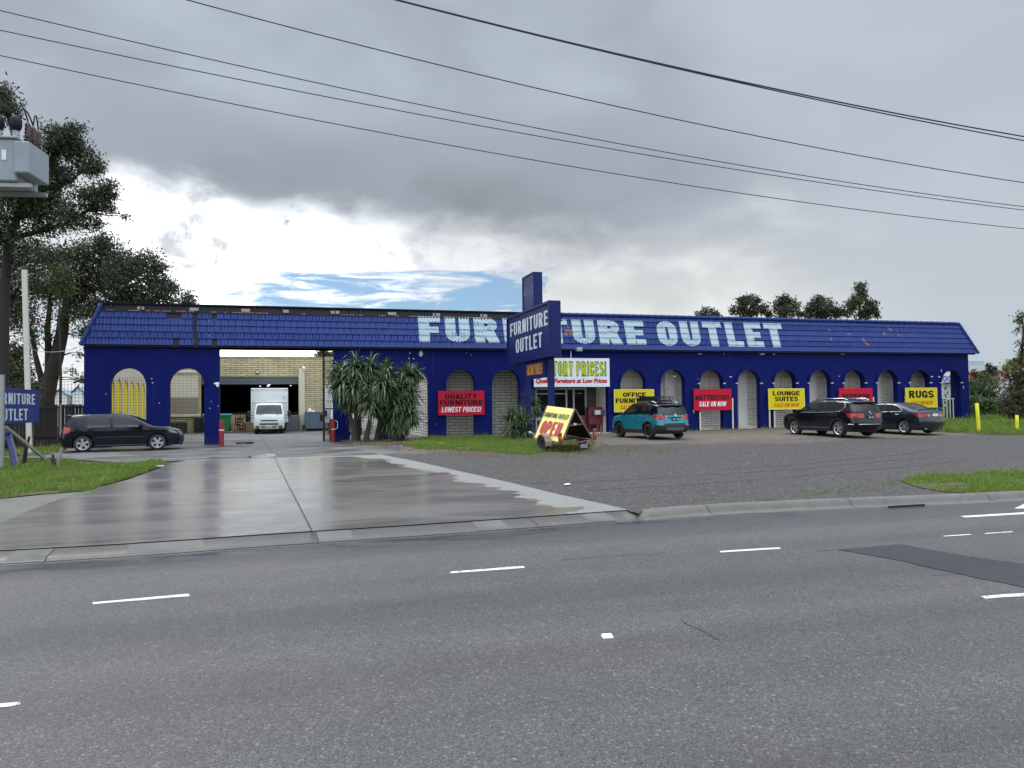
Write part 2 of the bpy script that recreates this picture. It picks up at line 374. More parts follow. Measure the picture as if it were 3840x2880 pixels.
def m_soil(name):
    m, g, b = newmat(name); co = wpos(g)
    n = g.noise(co, 0.8, 7, 0.65); k = g.noise(co, 9, 6, 0.7)
    c = g.mix(g.ss(n, 0.4, 0.62), (.075, .085, .03), (.12, .10, .07)); f = g.m('ADD', 0.6, g.m('MULTIPLY', k, 0.8))
    g.inp(b, 'Base Color', g.mix(1.0, c, g.comb(f, f, f), 'MULTIPLY')); b.inputs['Roughness'].default_value = 0.95; b.inputs['Specular IOR Level'].default_value = 0.1
    bump(g, b, k, 0.7, 0.03); return m
def m_leaf(name, c1, c2, c3=None, trans=0.25, rough=0.55, patch=None):
    m, g, b = newmat(name); nt = g.nt
    rnd = g.n('ShaderNodeNewGeometry').outputs['Random Per Island']
    c = g.mix(rnd, c1, c2)
    if c3: c = g.mix(g.ss(rnd, 0.86, 0.9), c, c3)
    if patch:
        pn = g.ss(g.noise(wpos(g), patch[1], 5, 0.6), 0.5, 0.68); c = g.mix(g.m('MULTIPLY', pn, 0.75), c, patch[0])
    g.inp(b, 'Base Color', c); b.inputs['Roughness'].default_value = rough; b.inputs['Specular IOR Level'].default_value = 0.3
    tl = g.n('ShaderNodeBsdfTranslucent'); nt.links.new(c, tl.inputs[0]); mx = g.n('ShaderNodeMixShader'); mx.inputs[0].default_value = trans
    nt.links.new(b.outputs[0], mx.inputs[1]); nt.links.new(tl.outputs[0], mx.inputs[2]); nt.links.new(mx.outputs[0], nt.nodes['Material Output'].inputs[0]); return m
def m_brick(name, c1, c2, mortar, bw=0.6, bh=0.15, mort=0.014, grime=(.10, .09, .07), gf=0.5, axis='xz', bstr=0.5, offset=0.5):
    m, g, b = newmat(name); co = wpos(g); sp = g.n('ShaderNodeSeparateXYZ'); g.nt.links.new(co, sp.inputs[0])
    uv = g.comb(g.m('ADD', sp.outputs[0], sp.outputs[1]), sp.outputs[2])
    br = g.n('ShaderNodeTexBrick'); g.inp(br, 'Vector', uv); br.offset = offset
    for k, v in (('Color1', (*c1, 1)), ('Color2', (*c2, 1)), ('Mortar', (*mortar, 1)), ('Scale', 1.0), ('Mortar Size', mort), ('Mortar Smooth', 0.3), ('Brick Width', bw), ('Row Height', bh)):
        br.inputs[k].default_value = v
    n = g.noise(g.scale(co, (0.6, 0.6, 1.2)), 0.9, 7, 0.65); k = g.noise(co, 18, 5, 0.7)
    f = g.m('ADD', 0.75, g.m('MULTIPLY', k, 0.5)); c = g.mix(1.0, br.outputs[0], g.comb(f, f, f), 'MULTIPLY')
    c = g.mix(g.m('MULTIPLY', g.ss(n, 0.48, 0.75), gf), c, grime)
    g.inp(b, 'Base Color', c); b.inputs['Roughness'].default_value = 0.85; b.inputs['Specular IOR Level'].default_value = 0.2
    bump(g, b, g.m('ADD', g.m('MULTIPLY', br.outputs['Fac'], -1.0), g.m('MULTIPLY', k, 0.25)), bstr, 0.012); return m
def m_bluewall(name):
    m, g, b = newmat(name); co = wpos(g); sp = g.n('ShaderNodeSeparateXYZ'); g.nt.links.new(co, sp.inputs[0])
    uv = g.comb(g.m('ADD', sp.outputs[0], sp.outputs[1]), sp.outputs[2])
    br = g.n('ShaderNodeTexBrick'); g.inp(br, 'Vector', uv)
    for k, v in (('Scale', 1.0), ('Mortar Size', 0.012), ('Mortar Smooth', 0.6), ('Brick Width', 0.24), ('Row Height', 0.086)): br.inputs[k].default_value = v
    n = g.noise(co, 0.7, 6, 0.6); k = g.noise(g.scale(co, (0.4, 0.4, 2.5)), 3.0, 6, 0.65)
    c = g.mix(n, (.0017, .0066, .093), (.0028, .0095, .125)); f = g.m('ADD', 0.7, g.m('MULTIPLY', k, 0.6)); c = g.mix(1.0, c, g.comb(f, f, f), 'MULTIPLY')
    fade = g.ss(g.noise(g.scale(co, (1, 1, 0.35)), 1.1, 6, 0.7), 0.60, 0.78); c = g.mix(g.m('MULTIPLY', fade, 0.30), c, (.035, .055, .20)); pt = g.ss(g.noise(g.scale(co, (0.5, 0.5, 0.9)), 0.8, 3, 0.4), 0.56, 0.60); c = g.mix(g.m('MULTIPLY', pt, 0.22), c, (.0012, .0045, .07))
    low = g.m('MULTIPLY', g.ss(g.m('ADD', sp.outputs[2], g.m('MULTIPLY', g.noise(co, 1.6, 6, 0.65), 0.9)), 1.45, 0.75), 0.30); c = g.mix(low, c, (.045, .055, .11))
    run = g.m('MULTIPLY', g.ss(g.noise(g.scale(co, (3.2, 3.2, 0.12)), 1.0, 5, 0.6), 0.60, 0.72), 0.30); c = g.mix(run, c, (.030, .045, .16))
    chip = g.m('MULTIPLY', g.ss(g.noise(co, 5.2, 3, 0.6), 0.785, 0.80), g.ss(g.noise(co, 0.6, 2, 0.5), 0.5, 0.58)); c = g.mix(chip, c, (.55, .60, .66))
    g.inp(b, 'Base Color', c); b.inputs['Roughness'].default_value = 0.6; b.inputs['Specular IOR Level'].default_value = 0.13
    bump(g, b, g.m('ADD', g.m('MULTIPLY', br.outputs['Fac'], -1.0), g.m('MULTIPLY', k, 0.5)), 0.35, 0.008); return m
M = {}
M['asphalt'] = m_asphalt('asphalt'); M['asphalt_patch'] = m_asphalt('fresh_asphalt', (.019, .0195, .022), 80, True)
M['gravel'] = m_gravel('gravel'); M['drive'] = m_wetconcrete('wet_concrete'); M['yard'] = m_wetconcrete('yard_concrete', True)
M['soil'] = m_soil('soil')
M['kerb'] = mat('kerb_concrete', (.125, .116, .101), .8, var=.35, vs=2.5, bs=30, bstr=.4, dirt=((.10, .09, .07), .52, 1.3))
M['kerbwet'] = mat('damp_kerb_concrete', (.078, .070, .060), .45, var=.35, vs=2.5, bs=30, bstr=.3, dirt=((.12, .11, .095), .58, 1.7))
M['joint'] = mat('dark_joint', (.035, .032, .028), .9)
M['roadpaint'] = mat('road_paint', (.58, .575, .54), .6, var=.3, vs=6, dirt=((.16, .155, .15), .56, 9.0), bs=60, bstr=.3)
M['grass'] = m_leaf('grass_blades', (.085, .165, .016), (.185, .300, .040), (.30, .28, .10), 0.3, 0.6, ((.21, .22, .06), 0.9))
M['grass_dry'] = m_leaf('dry_grass', (.20, .165, .09), (.30, .25, .15), (.13, .16, .04), 0.2)
M['bluewall'] = m_bluewall('blue_painted_brick')
M['bluesteel'] = mat('blue_painted_steel', (.0035, .0105, .098), .5, var=.25, vs=2, bs=20, bstr=.1, dirt=((.03, .05, .16), .62, 3), spec=.3)
M['bluetile'] = mat('blue_roof_tile', (.0095, .027, .150), .5, var=.32, vs=2.2, bs=14, bstr=.2, spec=.26)
M['terracotta'] = mat('bare_terracotta', (.24, .105, .075), .8)
M['letter'] = mat('pale_letter_paint', (.37, .46, .50), .7, var=.08, vs=3, spec=.2)
M['chip'] = mat('bare_plaster', (.48, .53, .58), .8)
M['creambrick'] = m_brick('cream_brick', (.60, .51, .31), (.50, .42, .25), (.15, .12, .08), 0.74, 0.155, 0.024, (.13, .11, .07), 0.45)
M['greybrick'] = m_brick('pale_grey_brick', (.76, .72, .64), (.68, .64, .57), (.15, .14, .125), 0.62, 0.155, 0.018, (.2, .18, .15), 0.3)
M['whitebrick'] = m_brick('white_brick', (.84, .82, .77), (.76, .74, .69), (.23, .22, .21), 0.62, 0.135, 0.014, (.3, .28, .25), 0.3)
M['brownbrick'] = m_brick('brown_brick', (.17, .135, .11), (.13, .105, .085), (.09, .08, .07), 0.6, 0.135, 0.014, (.1, .09, .07), 0.3)
M['panel'] = mat('cement_sheet', (.80, .76, .67), .8, var=.12, vs=1.2, dirt=((.34, .31, .27), .6, 1.5))
M['creamwall'] = mat('cream_render', (.62, .56, .44), .85, var=.1, vs=1.2)
M['yellowwall'] = mat('yellow_panel', (.85, .66, .025), .7, var=.1, vs=1.0)
M['pilaster'] = mat('white_render', (.80, .78, .73), .8, var=.12, vs=1.5, dirt=((.4, .37, .33), .62, 2))
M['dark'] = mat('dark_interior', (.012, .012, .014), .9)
M['soffit'] = mat('dark_timber', (.016, .016, .022), .9)
M['timber'] = mat('weathered_timber', (.24, .22, .19), .85, var=.35, vs=4, bs=30, bstr=.4)
M['darktimber'] = mat('old_paling', (.020, .017, .016), .9, var=.4, vs=3, bs=20, bstr=.4)
M['palepost'] = mat('pale_pole', (.56, .53, .46), .8, var=.15, vs=3)
M['creampost'] = mat('cream_steel_post', (.76, .72, .50), .5)
M['steel'] = mat('galvanised_steel', (.34, .35, .35), .45, .6, var=.2, vs=5)
M['blacksteel'] = mat('black_steel', (.018, .018, .02), .5)
M['alu'] = mat('aluminium_frame', (.48, .48, .49), .45, .5)
M['wire'] = mat('wire_mesh', (.045, .04, .035), .7)
M['redpost'] = mat('red_bollard_paint', (.30, .022, .02), .5, var=.3, vs=4, dirt=((.15, .03, .02), .6, 6))
M['yellowpost'] = mat('yellow_bollard_paint', (.72, .70, .02), .5, var=.15, vs=4)
M['whiteband'] = mat('white_band', (.75, .75, .73), .6)
def m_sign(name, col, rough=.5): return mat(name, col, rough, var=.13, vs=1.1, spec=.18, rvar=.1, bs=1.3, bstr=.35)
M['signred'] = m_sign('sign_red', (.52, .010, .035)); M['signyellow'] = m_sign('sign_yellow', (.70, .56, .012)); M['signwhite'] = m_sign('sign_white', (.80, .83, .85))
M['signblack'] = m_sign('sign_black', (.012, .010, .012)); M['signlime'] = m_sign('sign_lime', (.52, .60, .02)); M['signtextred'] = m_sign('sign_text_red', (.58, .03, .035))
M['paleyellow'] = m_sign('pale_yellow_board', (.86, .80, .26)); M['fadedred'] = m_sign('faded_red', (.50, .075, .10)); M['orangetext'] = m_sign('orange_text', (.62, .30, .04))
M['greytext'] = m_sign('grey_text', (.16, .18, .30)); M['orangered'] = m_sign('orange_red_text', (.60, .09, .015))
M['plate'] = m_sign('plate_white', (.72, .73, .70)); M['plateblack'] = m_sign('plate_black', (.015, .015, .02))
# ------------------------------------------------------------------ ground sheets
def sheet(name, loops, mats, zoff, grid=(0.8, 0.8), attrs=None, rule='eo', zf=zg, parent=None):
    pts, tris = fill2d(loops, rule, grid)
    mb = MB(); mb.add([(x, y, zf(x, y)+zoff) for x, y in pts], tris); o = mb.build(name, mats, parent, smooth=True)
    bm = bmesh.new(); bm.from_mesh(o.data); bmesh.ops.recalc_face_normals(bm, faces=bm.faces)
    if sum(f.normal.z for f in bm.faces) < 0: bmesh.ops.reverse_faces(bm, faces=bm.faces)
    bm.to_mesh(o.data); bm.free()
    for an, fn in (attrs or {}).items():
        a = o.data.attributes.new(an, 'FLOAT', 'POINT'); a.data.foreach_set('value', [fn(v.co.x, v.co.y) for v in o.data.vertices])
    return o
def segdist(x, y, poly):
    b = 1e9
    for (ax, ay), (bx, by) in zip(poly, poly[1:]):
        dx, dy = bx-ax, by-ay; L = dx*dx+dy*dy; t = 0 if L == 0 else max(0, min(1, ((x-ax)*dx+(y-ay)*dy)/L))
        b = min(b, math.hypot(x-ax-t*dx, y-ay-t*dy))
    return b
def resample(poly, step):
    out = [poly[0]]
    for a, b in zip(poly, poly[1:]):
        L = math.hypot(b[0]-a[0], b[1]-a[1]); k = max(1, int(round(L/step)))
        for i in range(1, k+1): out.append((a[0]+(b[0]-a[0])*i/k, a[1]+(b[1]-a[1])*i/k))
    return out
def rag(poly, amp, seed=0.0):
    return [(x+amp*mnoise.noise((x*1.7, y*1.7, seed)), y+amp*mnoise.noise((x*1.7, y*1.7, seed+9))) for x, y in poly]
def gpx(lst): return [tuple(ong(*p)[:2]) for p in lst]
# kerb line (road edge) from the photograph, on the road plane
kf = [tuple(onz(x, y, 0.0)[:2]) for x, y in ((0, 2121), (300, 2105), (608, 2086), (903, 2059), (1200, 2041), (1467, 2022), (1700, 2006), (1920, 1989), (2150, 1972), (2406, 1951), (2630, 1937), (2849, 1923), (3080, 1912), (3309, 1902), (3608, 1891), (3840, 1879))]
def extend(pl, x0, x1):
    (ax, ay), (bx, by) = pl[0], pl[2]; s = (by-ay)/(bx-ax); L = (x0, ay+(x0-ax)*s)
    (ax, ay), (bx, by) = pl[-3], pl[-1]; s = (by-ay)/(bx-ax); Rr = (x1, by+(x1-bx)*s)
    return [L]+pl+[Rr]
def smooth1(pl, it=3):
    for _ in range(it): pl = [pl[0]]+[((a[0]+2*b[0]+c[0])/4, (a[1]+2*b[1]+c[1])/4) for a, b, c in zip(pl, pl[1:], pl[2:])]+[pl[-1]]
    return pl
KF = smooth1(resample(extend(kf, -60, 90), 0.5), 4)
# road
def strip_road(px, w=.012):
    pts = resample([tuple(onz(x, y, 0)[:2]) for x, y in px], .12); mb = MB(); vs = []
    for i, (x, y) in enumerate(pts):
        a = pts[max(i-1, 0)]; b = pts[min(i+1, len(pts)-1)]; d = Vector((b[0]-a[0], b[1]-a[1])).normalized(); j = .03*mnoise.noise((x*4, y*4, 1)); k = w*(.6+.8*random.random())/2
        for s in (-1, 1): vs.append((x-d.y*(k*s+j), y+d.x*(k*s+j), .004))
    mb.add(vs, [(2*i, 2*i+1, 2*i+3, 2*i+2) for i in range(len(pts)-1)]); return mb.build('crack', M['joint'], road, fix=True)
def build_road():
    mb = MB(); offs = [0, .12, .28, .5, .8, 1.3, 2.2, 4, 7, 11, 16, 24, 40, 70]; w = [1, .95, .85, .6, .3, .12, 0, 0, 0, 0, 0, 0, 0, 0]
    vs = [(x, y-o, 0.0) for o in offs for x, y in KF]; n = len(KF)
    mb.add(vs, [(i*n+j, (i+1)*n+j, (i+1)*n+j+1, i*n+j+1) for i in range(len(offs)-1) for j in range(n-1)])
    o = mb.build('road', M['asphalt']); tag(o, kind='structure')
    a = o.data.attributes.new('wet', 'FLOAT', 'POINT'); a.data.foreach_set('value', [w[i]*(1 if -30 < x < 3 else 0.45) for i in range(len(offs)) for x, y in KF]); return o
road = build_road()
def mark(name, px, m, z=0.004, jit=0.012, parent=road, step=0.25):
    pts = [tuple(onz(x, y, 0)[:2]) for x, y in px]; pts = resample(pts+[pts[0]], step)[:-1]
    pts = [(x+random.uniform(-jit, jit), y+random.uniform(-jit, jit)) for x, y in pts]
    mb = MB(); p, t = fill2d([pts]); mb.add([(x, y, z) for x, y in p], [tri for tri in t]); o = mb.build(name, m, parent, fix=True); return o
for q in (((346, 2259), (712, 2227), (716, 2236), (350, 2267)), ((1687, 2144), (1965, 2123), (1968, 2130), (1689, 2151)), ((2698, 2067), (2921, 2053), (2925, 2059), (2702, 2073)),
          ((-120, 2650), (72, 2634), (76, 2643), (40, 2653), (-120, 2666)), ((3682, 2237), (3990, 2213), (3990, 2226), (3700, 2246)), ((3602, 1936), (3990, 1912), (3990, 1920), (3620, 1941))):
    mark('lane_dash', q, M['roadpaint'])
for a in range(2): mark('edge_line', ((3536+a*155, 2010-a*10), (3640+a*155, 2003-a*10), (3642+a*155, 2006-a*10), (3540+a*155, 2013-a*10)), M['roadpaint'], jit=0.006)
mark('direction_arrow', ((3803, 1908), (3862, 1880), (3880, 1896), (3860, 1900), (3870, 1907)), M['roadpaint'], jit=0)
mark('asphalt_patch', ((3143, 2062), (3385, 2043), (3600, 2083), (3850, 2118), (3960, 2140), (3960, 2225), (3840, 2203), (3600, 2155), (3380, 2105)), M['asphalt_patch'], z=0.006, jit=0.02)
for cp in ([(2555, 2325), (2600, 2352), (2650, 2375), (2702, 2402)], [(3060, 2068), (3150, 2061), (3260, 2052), (3380, 2042)], [(2100, 2102), (2300, 2085), (2500, 2075)], [(3500, 2160), (3640, 2150), (3700, 2152)]):
    strip_road(cp)
# kerb: flat lip at the driveway, rounded upstand beyond it
KBX = onz(2400, 1935, .05).x       # end of the driveway lip
def build_kerb():
    n = len(KF)
    def off(i):
        a = KF[max(i-1, 0)]; b = KF[min(i+1, n-1)]; d = Vector((b[0]-a[0], b[1]-a[1])).normalized(); return Vector((-d.y, d.x))
    up = [(0, -.03), (0, .0), (.28, -.005), (.32, .0), (.35, .035), (.40, .10), (.46, .125), (.60, .13), (.62, .11)]
    lay = [(0, -.03), (0, .0), (.13, -.012), (.17, -.01), (.20, .015), (.26, .045), (.42, .062), (.60, .095), (.62, .095)]
    mb = MB(); vs = []
    for i, (x, y) in enumerate(KF):
        nn = off(i); t = min(1, max(0, (x-KBX)/0.9)); t2 = min(1, max(0, (-17-x)/0.9)); t = max(t, t2)
        for (a, za), (b, zb) in zip(lay, up): vs.append((x+nn.x*(a+(b-a)*t), y+nn.y*(a+(b-a)*t), za+(zb-za)*t+.001))
    k = len(up); mb.add(vs, [(i*k+j, (i+1)*k+j, (i+1)*k+j+1, i*k+j+1) for i in range(n-1) for j in range(k-1)])
    mb.mi = [1 if (KF[i][0] < KBX and j in (1, 2, 3)) or (KF[i][0] < KBX and mnoise.noise((KF[i][0]*.8, 3, 1)) > -.1) else 0 for i in range(n-1) for j in range(k-1)]
    o = mb.build('kerb', [M['kerb'], M['kerbwet']], smooth=True, fix=True); tag(o, kind='structure')
    jb = MB()
    for i in range(4, n, 7):
        x, y = KF[i]; nn = off(i); d = Vector((nn.y, -nn.x)); t = 1 if x > KBX+.9 else 0; pr = up if t else lay
        for (a, za), (b, zb) in zip(pr[1:], pr[2:]):
            P = [Vector((x, y))+nn*q+d*w for q, w in ((a, -.007), (b, -.007), (b, .007), (a, .007))]
            jb.add([(P[0].x, P[0].y, za+.006), (P[1].x, P[1].y, zb+.006), (P[2].x, P[2].y, zb+.006), (P[3].x, P[3].y, za+.006)], [(0, 1, 2, 3)])
    jb.build('kerb_joint', M['joint'], o)
    gb = MB()   # dark seam along the channel
    for i in range(n-1):
        x, y = KF[i]; x2, y2 = KF[i+1]; a = off(i); b = off(i+1)
        if x2 < KBX: gb.add([(x+a.x*.145, y+a.y*.145, -.002), (x2+b.x*.145, y2+b.y*.145, -.002), (x2+b.x*.175, y2+b.y*.175, -.001), (x+a.x*.175, y+a.y*.175, -.001)], [(0, 1, 2, 3)])
    gb.build('channel_seam', M['joint'], o)
    # dark slab standing in for the gutter shadow under the kerb
    p = onz(3400, 1893, 0.05); db = MB(); db.box(p.x-.42, p.x+.42, p.y-.02, p.y+.03, .012, .045); db.build('gutter_shadow', M['dark'], o)
    return o
kerb = build_kerb()
KB = [(x, y+0.61) for x, y in KF]
def kby(x):
    for a, b in zip(KB, KB[1:]):
        if a[0] <= x <= b[0]: return a[1]+(b[1]-a[1])*(x-a[0])/(b[0]-a[0])
    return KB[0][1] if x < KB[0][0] else KB[-1][1]
# base ground, one sheet to the horizon
def build_ground():
    xs = [-1500, -700, -300, -150]+[-90+3*i for i in range(61)]+[150, 300, 700, 1500]
    ys = [-1500, -600, -200, -90]+[-45+i for i in range(46)]+[2, 5, 10, 20, 40, 80, 160, 400, 900, 1800]
    def z(x, y): return (zg(x, y)-.025) if y > kby(x)+1.35 else -.06
    mb = MB(); n = len(ys); mb.add([(x, y, z(x, y)) for x in xs for y in ys], [(i*n+j, (i+1)*n+j, (i+1)*n+j+1, i*n+j+1) for i in range(len(xs)-1) for j in range(n-1)])
    return tag(mb.build('ground', M['soil'], smooth=True), kind='structure')
build_ground()
DR_R = gpx([(2397, 1926), (2270, 1893), (2100, 1857), (1900, 1808), (1700, 1763), (1560, 1731), (1430, 1706)])
DR_T = gpx([(1430, 1706), (1240, 1712), (960, 1720), (700, 1728)])
DR_L = gpx([(650, 1737), (560, 1772), (470, 1803), (380, 1826), (290, 1851), (150, 1900), (0, 1964), (-200, 2040)])
kbseg = [(x, kby(x)) for x in np.arange(DR_L[-1][0]-3, DR_R[0][0]+.01, 0.5)]+[(DR_R[0][0], kby(DR_R[0][0]))]
dloop = kbseg+DR_R[1:]+DR_T[1:]+DR_L
def drywet(x, y):
    d = segdist(x, y, DR_R); d2 = segdist(x, y, DR_T); d3 = abs(y-kby(x))
    return min(1.0, 0.10+min(d/1.9, d2/0.75, 0.45+d3/0.6))
driveway = tag(sheet('driveway', [dloop], M['drive'], .012, (0.35, 0.35), {'wet': drywet}), kind='structure')
def strip(name, px, w, m, z=.018, parent=None, zf=zg, amp=.0):
    pts = resample(gpx(px) if not isinstance(px[0], Vector) else [(p.x, p.y) for p in px], 0.4); mb = MB(); vs = []
    for i, (x, y) in enumerate(pts):
        a = pts[max(i-1, 0)]; b = pts[min(i+1, len(pts)-1)]; d = Vector((b[0]-a[0], b[1]-a[1])).normalized(); k = w/2*(1+amp*mnoise.noise((x*2, y*2, 3)))
        for s in (-1, 1): X, Y = x-d.y*k*s, y+d.x*k*s; vs.append((X, Y, zf(X, Y)+z))
    mb.add(vs, [(2*i, 2*i+1, 2*i+3, 2*i+2) for i in range(len(pts)-1)]); return mb.build(name, m, parent, fix=True)
strip('slab_joint', [(1029, 1716), (1075, 1810), (1120, 1895), (1180, 2012)], .022, M['joint'], parent=driveway)
strip('slab_joint', [(1700, 1765), (1500, 1772), (1300, 1779)], .02, M['joint'], parent=driveway)
# yard slab through the gate, and the strip in front of it
YARD = gpx([(1430, 1706), (1240, 1712), (960, 1720), (700, 1728), (470, 1737), (250, 1722), (60, 1716)])
yl = YARD+[(-27, -3), (-16, 1.2), (-16, 22), (6, 22), (1.0, 2.5)]+gpx([(1500, 1690), (1490, 1697)])
def yardwet(x, y): return 0.55 if y < 0 else 0.42
yard = tag(sheet('yard', [yl], M['yard'], .004, (0.7, 0.7), {'wet': yardwet}), kind='structure')
strip('slab_joint', [(978, 1637), (998, 1668), (1015, 1690), (1030, 1714)], .03, M['joint'], z=.008, parent=yard)
# puddles
M['water'] = mat('puddle_water', (.03, .032, .035), .03, var=.05, rvar=.02, spec=.5)
def puddle(px, zo, parent=None):
    lp = rag(resample((lambda q: q+[q[0]])(gpx(px)), .12)[:-1], .05, 2.0); o = sheet('puddle', [lp], M['water'], zo, (.5, .5)); return tag(o, kind='structure')
puddle([(925, 1715), (960, 1709), (1000, 1703), (1030, 1702), (1034, 1712), (1000, 1719), (955, 1719)], .011)
puddle([(880, 1660), (960, 1657), (968, 1664), (890, 1667)], .011)
# footpath slab on the near verge beside the driveway
PATH = gpx([(0, 1964), (150, 1900), (290, 1851), (330, 1843), (150, 1857), (0, 1873), (-300, 1905), (-600, 1940)])+[(DR_L[-1][0]-9, DR_L[-1][1]-2.2)]+[DR_L[-1]]
tag(sheet('footpath', [PATH], M['kerb'], .006, (0.6, 0.6)), kind='structure')
# gravel forecourt
gl = [DR_R[0]]+[(x, kby(x)) for x in np.arange(DR_R[0][0]+.3, 60, 0.8)]+[(60, -2), (40, -.3), (4.8, -.3), (1.0, -.3), (-5.8, -.3)]+gpx([(1268, 1664), (1400, 1690), (1490, 1694)])+DR_R[:0:-1]
def brown(x, y): return max(0, min(1, (y+15)/7.5))*0.9 if y < -7 else 0.95
def green(x, y): return min(1, max(0, (-y-19)/4))*(1 if x > 6 else 0.2)
gravel = tag(sheet('gravel_forecourt', [gl], M['gravel'], .0, (0.7, 0.7), {'brown': brown, 'green': green}), kind='structure')
M['track'] = mat('tyre_track', (.050, .047, .048), .8, bs=30, bstr=.5)
for px in ([(1990, 1812), (2300, 1800), (2700, 1778), (3100, 1748), (3500, 1712)], [(2200, 1838), (2600, 1815), (3000, 1785), (3400, 1748), (3640, 1722)], [(2700, 1762), (3050, 1735), (3380, 1704), (3500, 1683)]):
    strip('tyre_track', px, .16, M['track'], z=.006, parent=gravel, amp=.8)
# ------------------------------------------------------------------ grass
def grass(name, loop, dens, h=(.07, .2), m=None, zo=.0, w=.014, clump=True):
    xs = [p[0] for p in loop]; ys = [p[1] for p in loop]; A = (max(xs)-min(xs))*(max(ys)-min(ys)); n = int(A*dens)
    P = np.c_[RNG.uniform(min(xs), max(xs), n), RNG.uniform(min(ys), max(ys), n)]
    lx = np.array(xs); ly = np.array(ys); ins = np.zeros(n, bool); j = len(lx)-1
    for i in range(len(lx)):
        c = ((ly[i] > P[:, 1]) != (ly[j] > P[:, 1])) & (P[:, 0] < (lx[j]-lx[i])*(P[:, 1]-ly[i])/(ly[j]-ly[i]+1e-12)+lx[i]); ins ^= c; j = i
    P = P[ins]; P = P[np.array([mnoise.noise((x*1.1, y*1.1, 11.0))+.5*mnoise.noise((x*4, y*4, 2.0)) > -.36 for x, y in P])]; n = len(P); Z = np.array([zg(x, y) for x, y in P])+zo
    hn = np.array([mnoise.noise((x*.8, y*.8, 5.0)) for x, y in P]); H = RNG.uniform(*h, n)*(1+0.8*hn)*np.where(RNG.random(n) < .02, 1.8, 1.0); a = RNG.uniform(0, 2*np.pi, n); le = RNG.uniform(.1, .7, n)*H; a2 = RNG.uniform(0, 2*np.pi, n)
    dx = np.cos(a)*w/2; dy = np.sin(a)*w/2; V = np.zeros((n, 5, 3))
    for k, (t, s) in enumerate(((0, -1), (0, 1), (.55, .8), (.55, -.8), (1, 0))):
        V[:, k, 0] = P[:, 0]+dx*s+np.cos(a2)*le*t*t; V[:, k, 1] = P[:, 1]+dy*s+np.sin(a2)*le*t*t; V[:, k, 2] = Z+H*t*(1-.15*t)
    F4 = (np.arange(n)[:, None]*5+np.array([0, 1, 2, 3])); F3 = (np.arange(n)[:, None]*5+np.array([3, 2, 4]))
    me = bpy.data.meshes.new(name); me.from_pydata(V.reshape(-1, 3).tolist(), [], F4.tolist()+F3.tolist()); me.materials.append(m or M['grass'])
    o = bpy.data.objects.new(name, me); COL.objects.link(o); return tag(o, None, None, None, 'stuff')
def glabel(o, l): o['label'] = l; o['category'] = 'grass'; return o
LV = rag(resample(gpx([(-260, 1905), (0, 1872), (150, 1856), (330, 1841), (400, 1818), (480, 1795), (560, 1768), (620, 1742), (600, 1733), (470, 1742), (330, 1741), (230, 1736), (60, 1728), (-260, 1726)]), .3), .12)
glabel(grass('verge_grass', LV, 900, (.06, .17)), 'lush green grass verge by the wooden sign braces and footpath')
tag(sheet('verge_soil', [LV], M['soil'], .016, (.7, .7)), kind='structure')
CP = rag(resample(gpx([(1515, 1672), (1570, 1682), (1700, 1688), (1850, 1696), (1960, 1704), (2060, 1697), (2190, 1686), (2225, 1670), (2225, 1655), (2140, 1646), (1985, 1636)])+[(3.6, -.2), (1.4, -.2)]+gpx([(1610, 1645), (1560, 1660)]), .3), .42)
glabel(grass('sign_lawn', CP, 850, (.06, .2)), 'bright green grass patch around the pylon sign and trailer')
tag(sheet('lawn_soil', [CP], M['soil'], .018, (.7, .7)), kind='structure')
glabel(grass('dry_fringe', rag(resample(gpx([(1520, 1690), (1700, 1712), (1960, 1728), (2250, 1712), (2500, 1700), (2560, 1690), (2400, 1680), (2230, 1664), (2190, 1684), (1960, 1702), (1700, 1687), (1500, 1676)]), .3), .7), 240, (.02, .07), M['grass_dry']), 'thin dry grass fringe between lawn patch and gravel')
RV = rag(resample(gpx([(3375, 1803), (3440, 1828), (3520, 1846), (3640, 1851), (3840, 1846), (4100, 1835), (4100, 1745), (3840, 1768), (3700, 1773), (3560, 1778), (3440, 1788)]), .3), .2)
glabel(grass('kerbside_grass', RV, 900, (.05, .13)), 'short bright green grass beside the kerb')
tag(sheet('kerbside_soil', [RV], M['soil'], .016, (.7, .7)), kind='structure')
glabel(grass('weed_fringe', rag(resample(gpx([(2780, 1888), (2900, 1878), (3100, 1858), (3380, 1838), (3460, 1800), (3380, 1800), (3200, 1830), (2950, 1858)]), .3), .3), 130, (.02, .06)), 'sparse weeds in gravel behind the kerb')
FR = gpx([(3500, 1619), (3700, 1630), (3850, 1632), (4100, 1640)])+[(60, -4), (60, 4), (34.6, 4), (34.6, -.1), (29.5, -.1)]+gpx([(3480, 1612)])
glabel(grass('bollard_grass', rag(resample(FR, .5), .2), 260, (.1, .34), w=.022), 'long green grass around the yellow bollards and last arch')
tag(sheet('bollard_soil', [FR], M['soil'], .016, (.8, .8)), kind='structure')
glabel(grass('wall_weeds', rag(resample([(5.2, -.55), (34, -.6), (34, -.05), (5.2, -.05)], .3), .15), 130, (.05, .2)), 'low weeds growing along the foot of the blue arcade')
LD = rag(resample(gpx([(1262, 1652), (1340, 1668), (1450, 1672), (1560, 1660), (1640, 1640)])+[(-1, -.2), (-3.5, -.2)], .25), .15)
o = tag(grass('dead_leaf_litter', LD, 500, (.02, .12), M['grass_dry'], w=.03), kind='stuff'); o['label'] = 'brown dead cordyline leaf litter under the spiky plants'; o['category'] = 'leaf litter'
tag(sheet('litter_soil', [LD], M['soil'], .014, (.6, .6)), kind='structure')
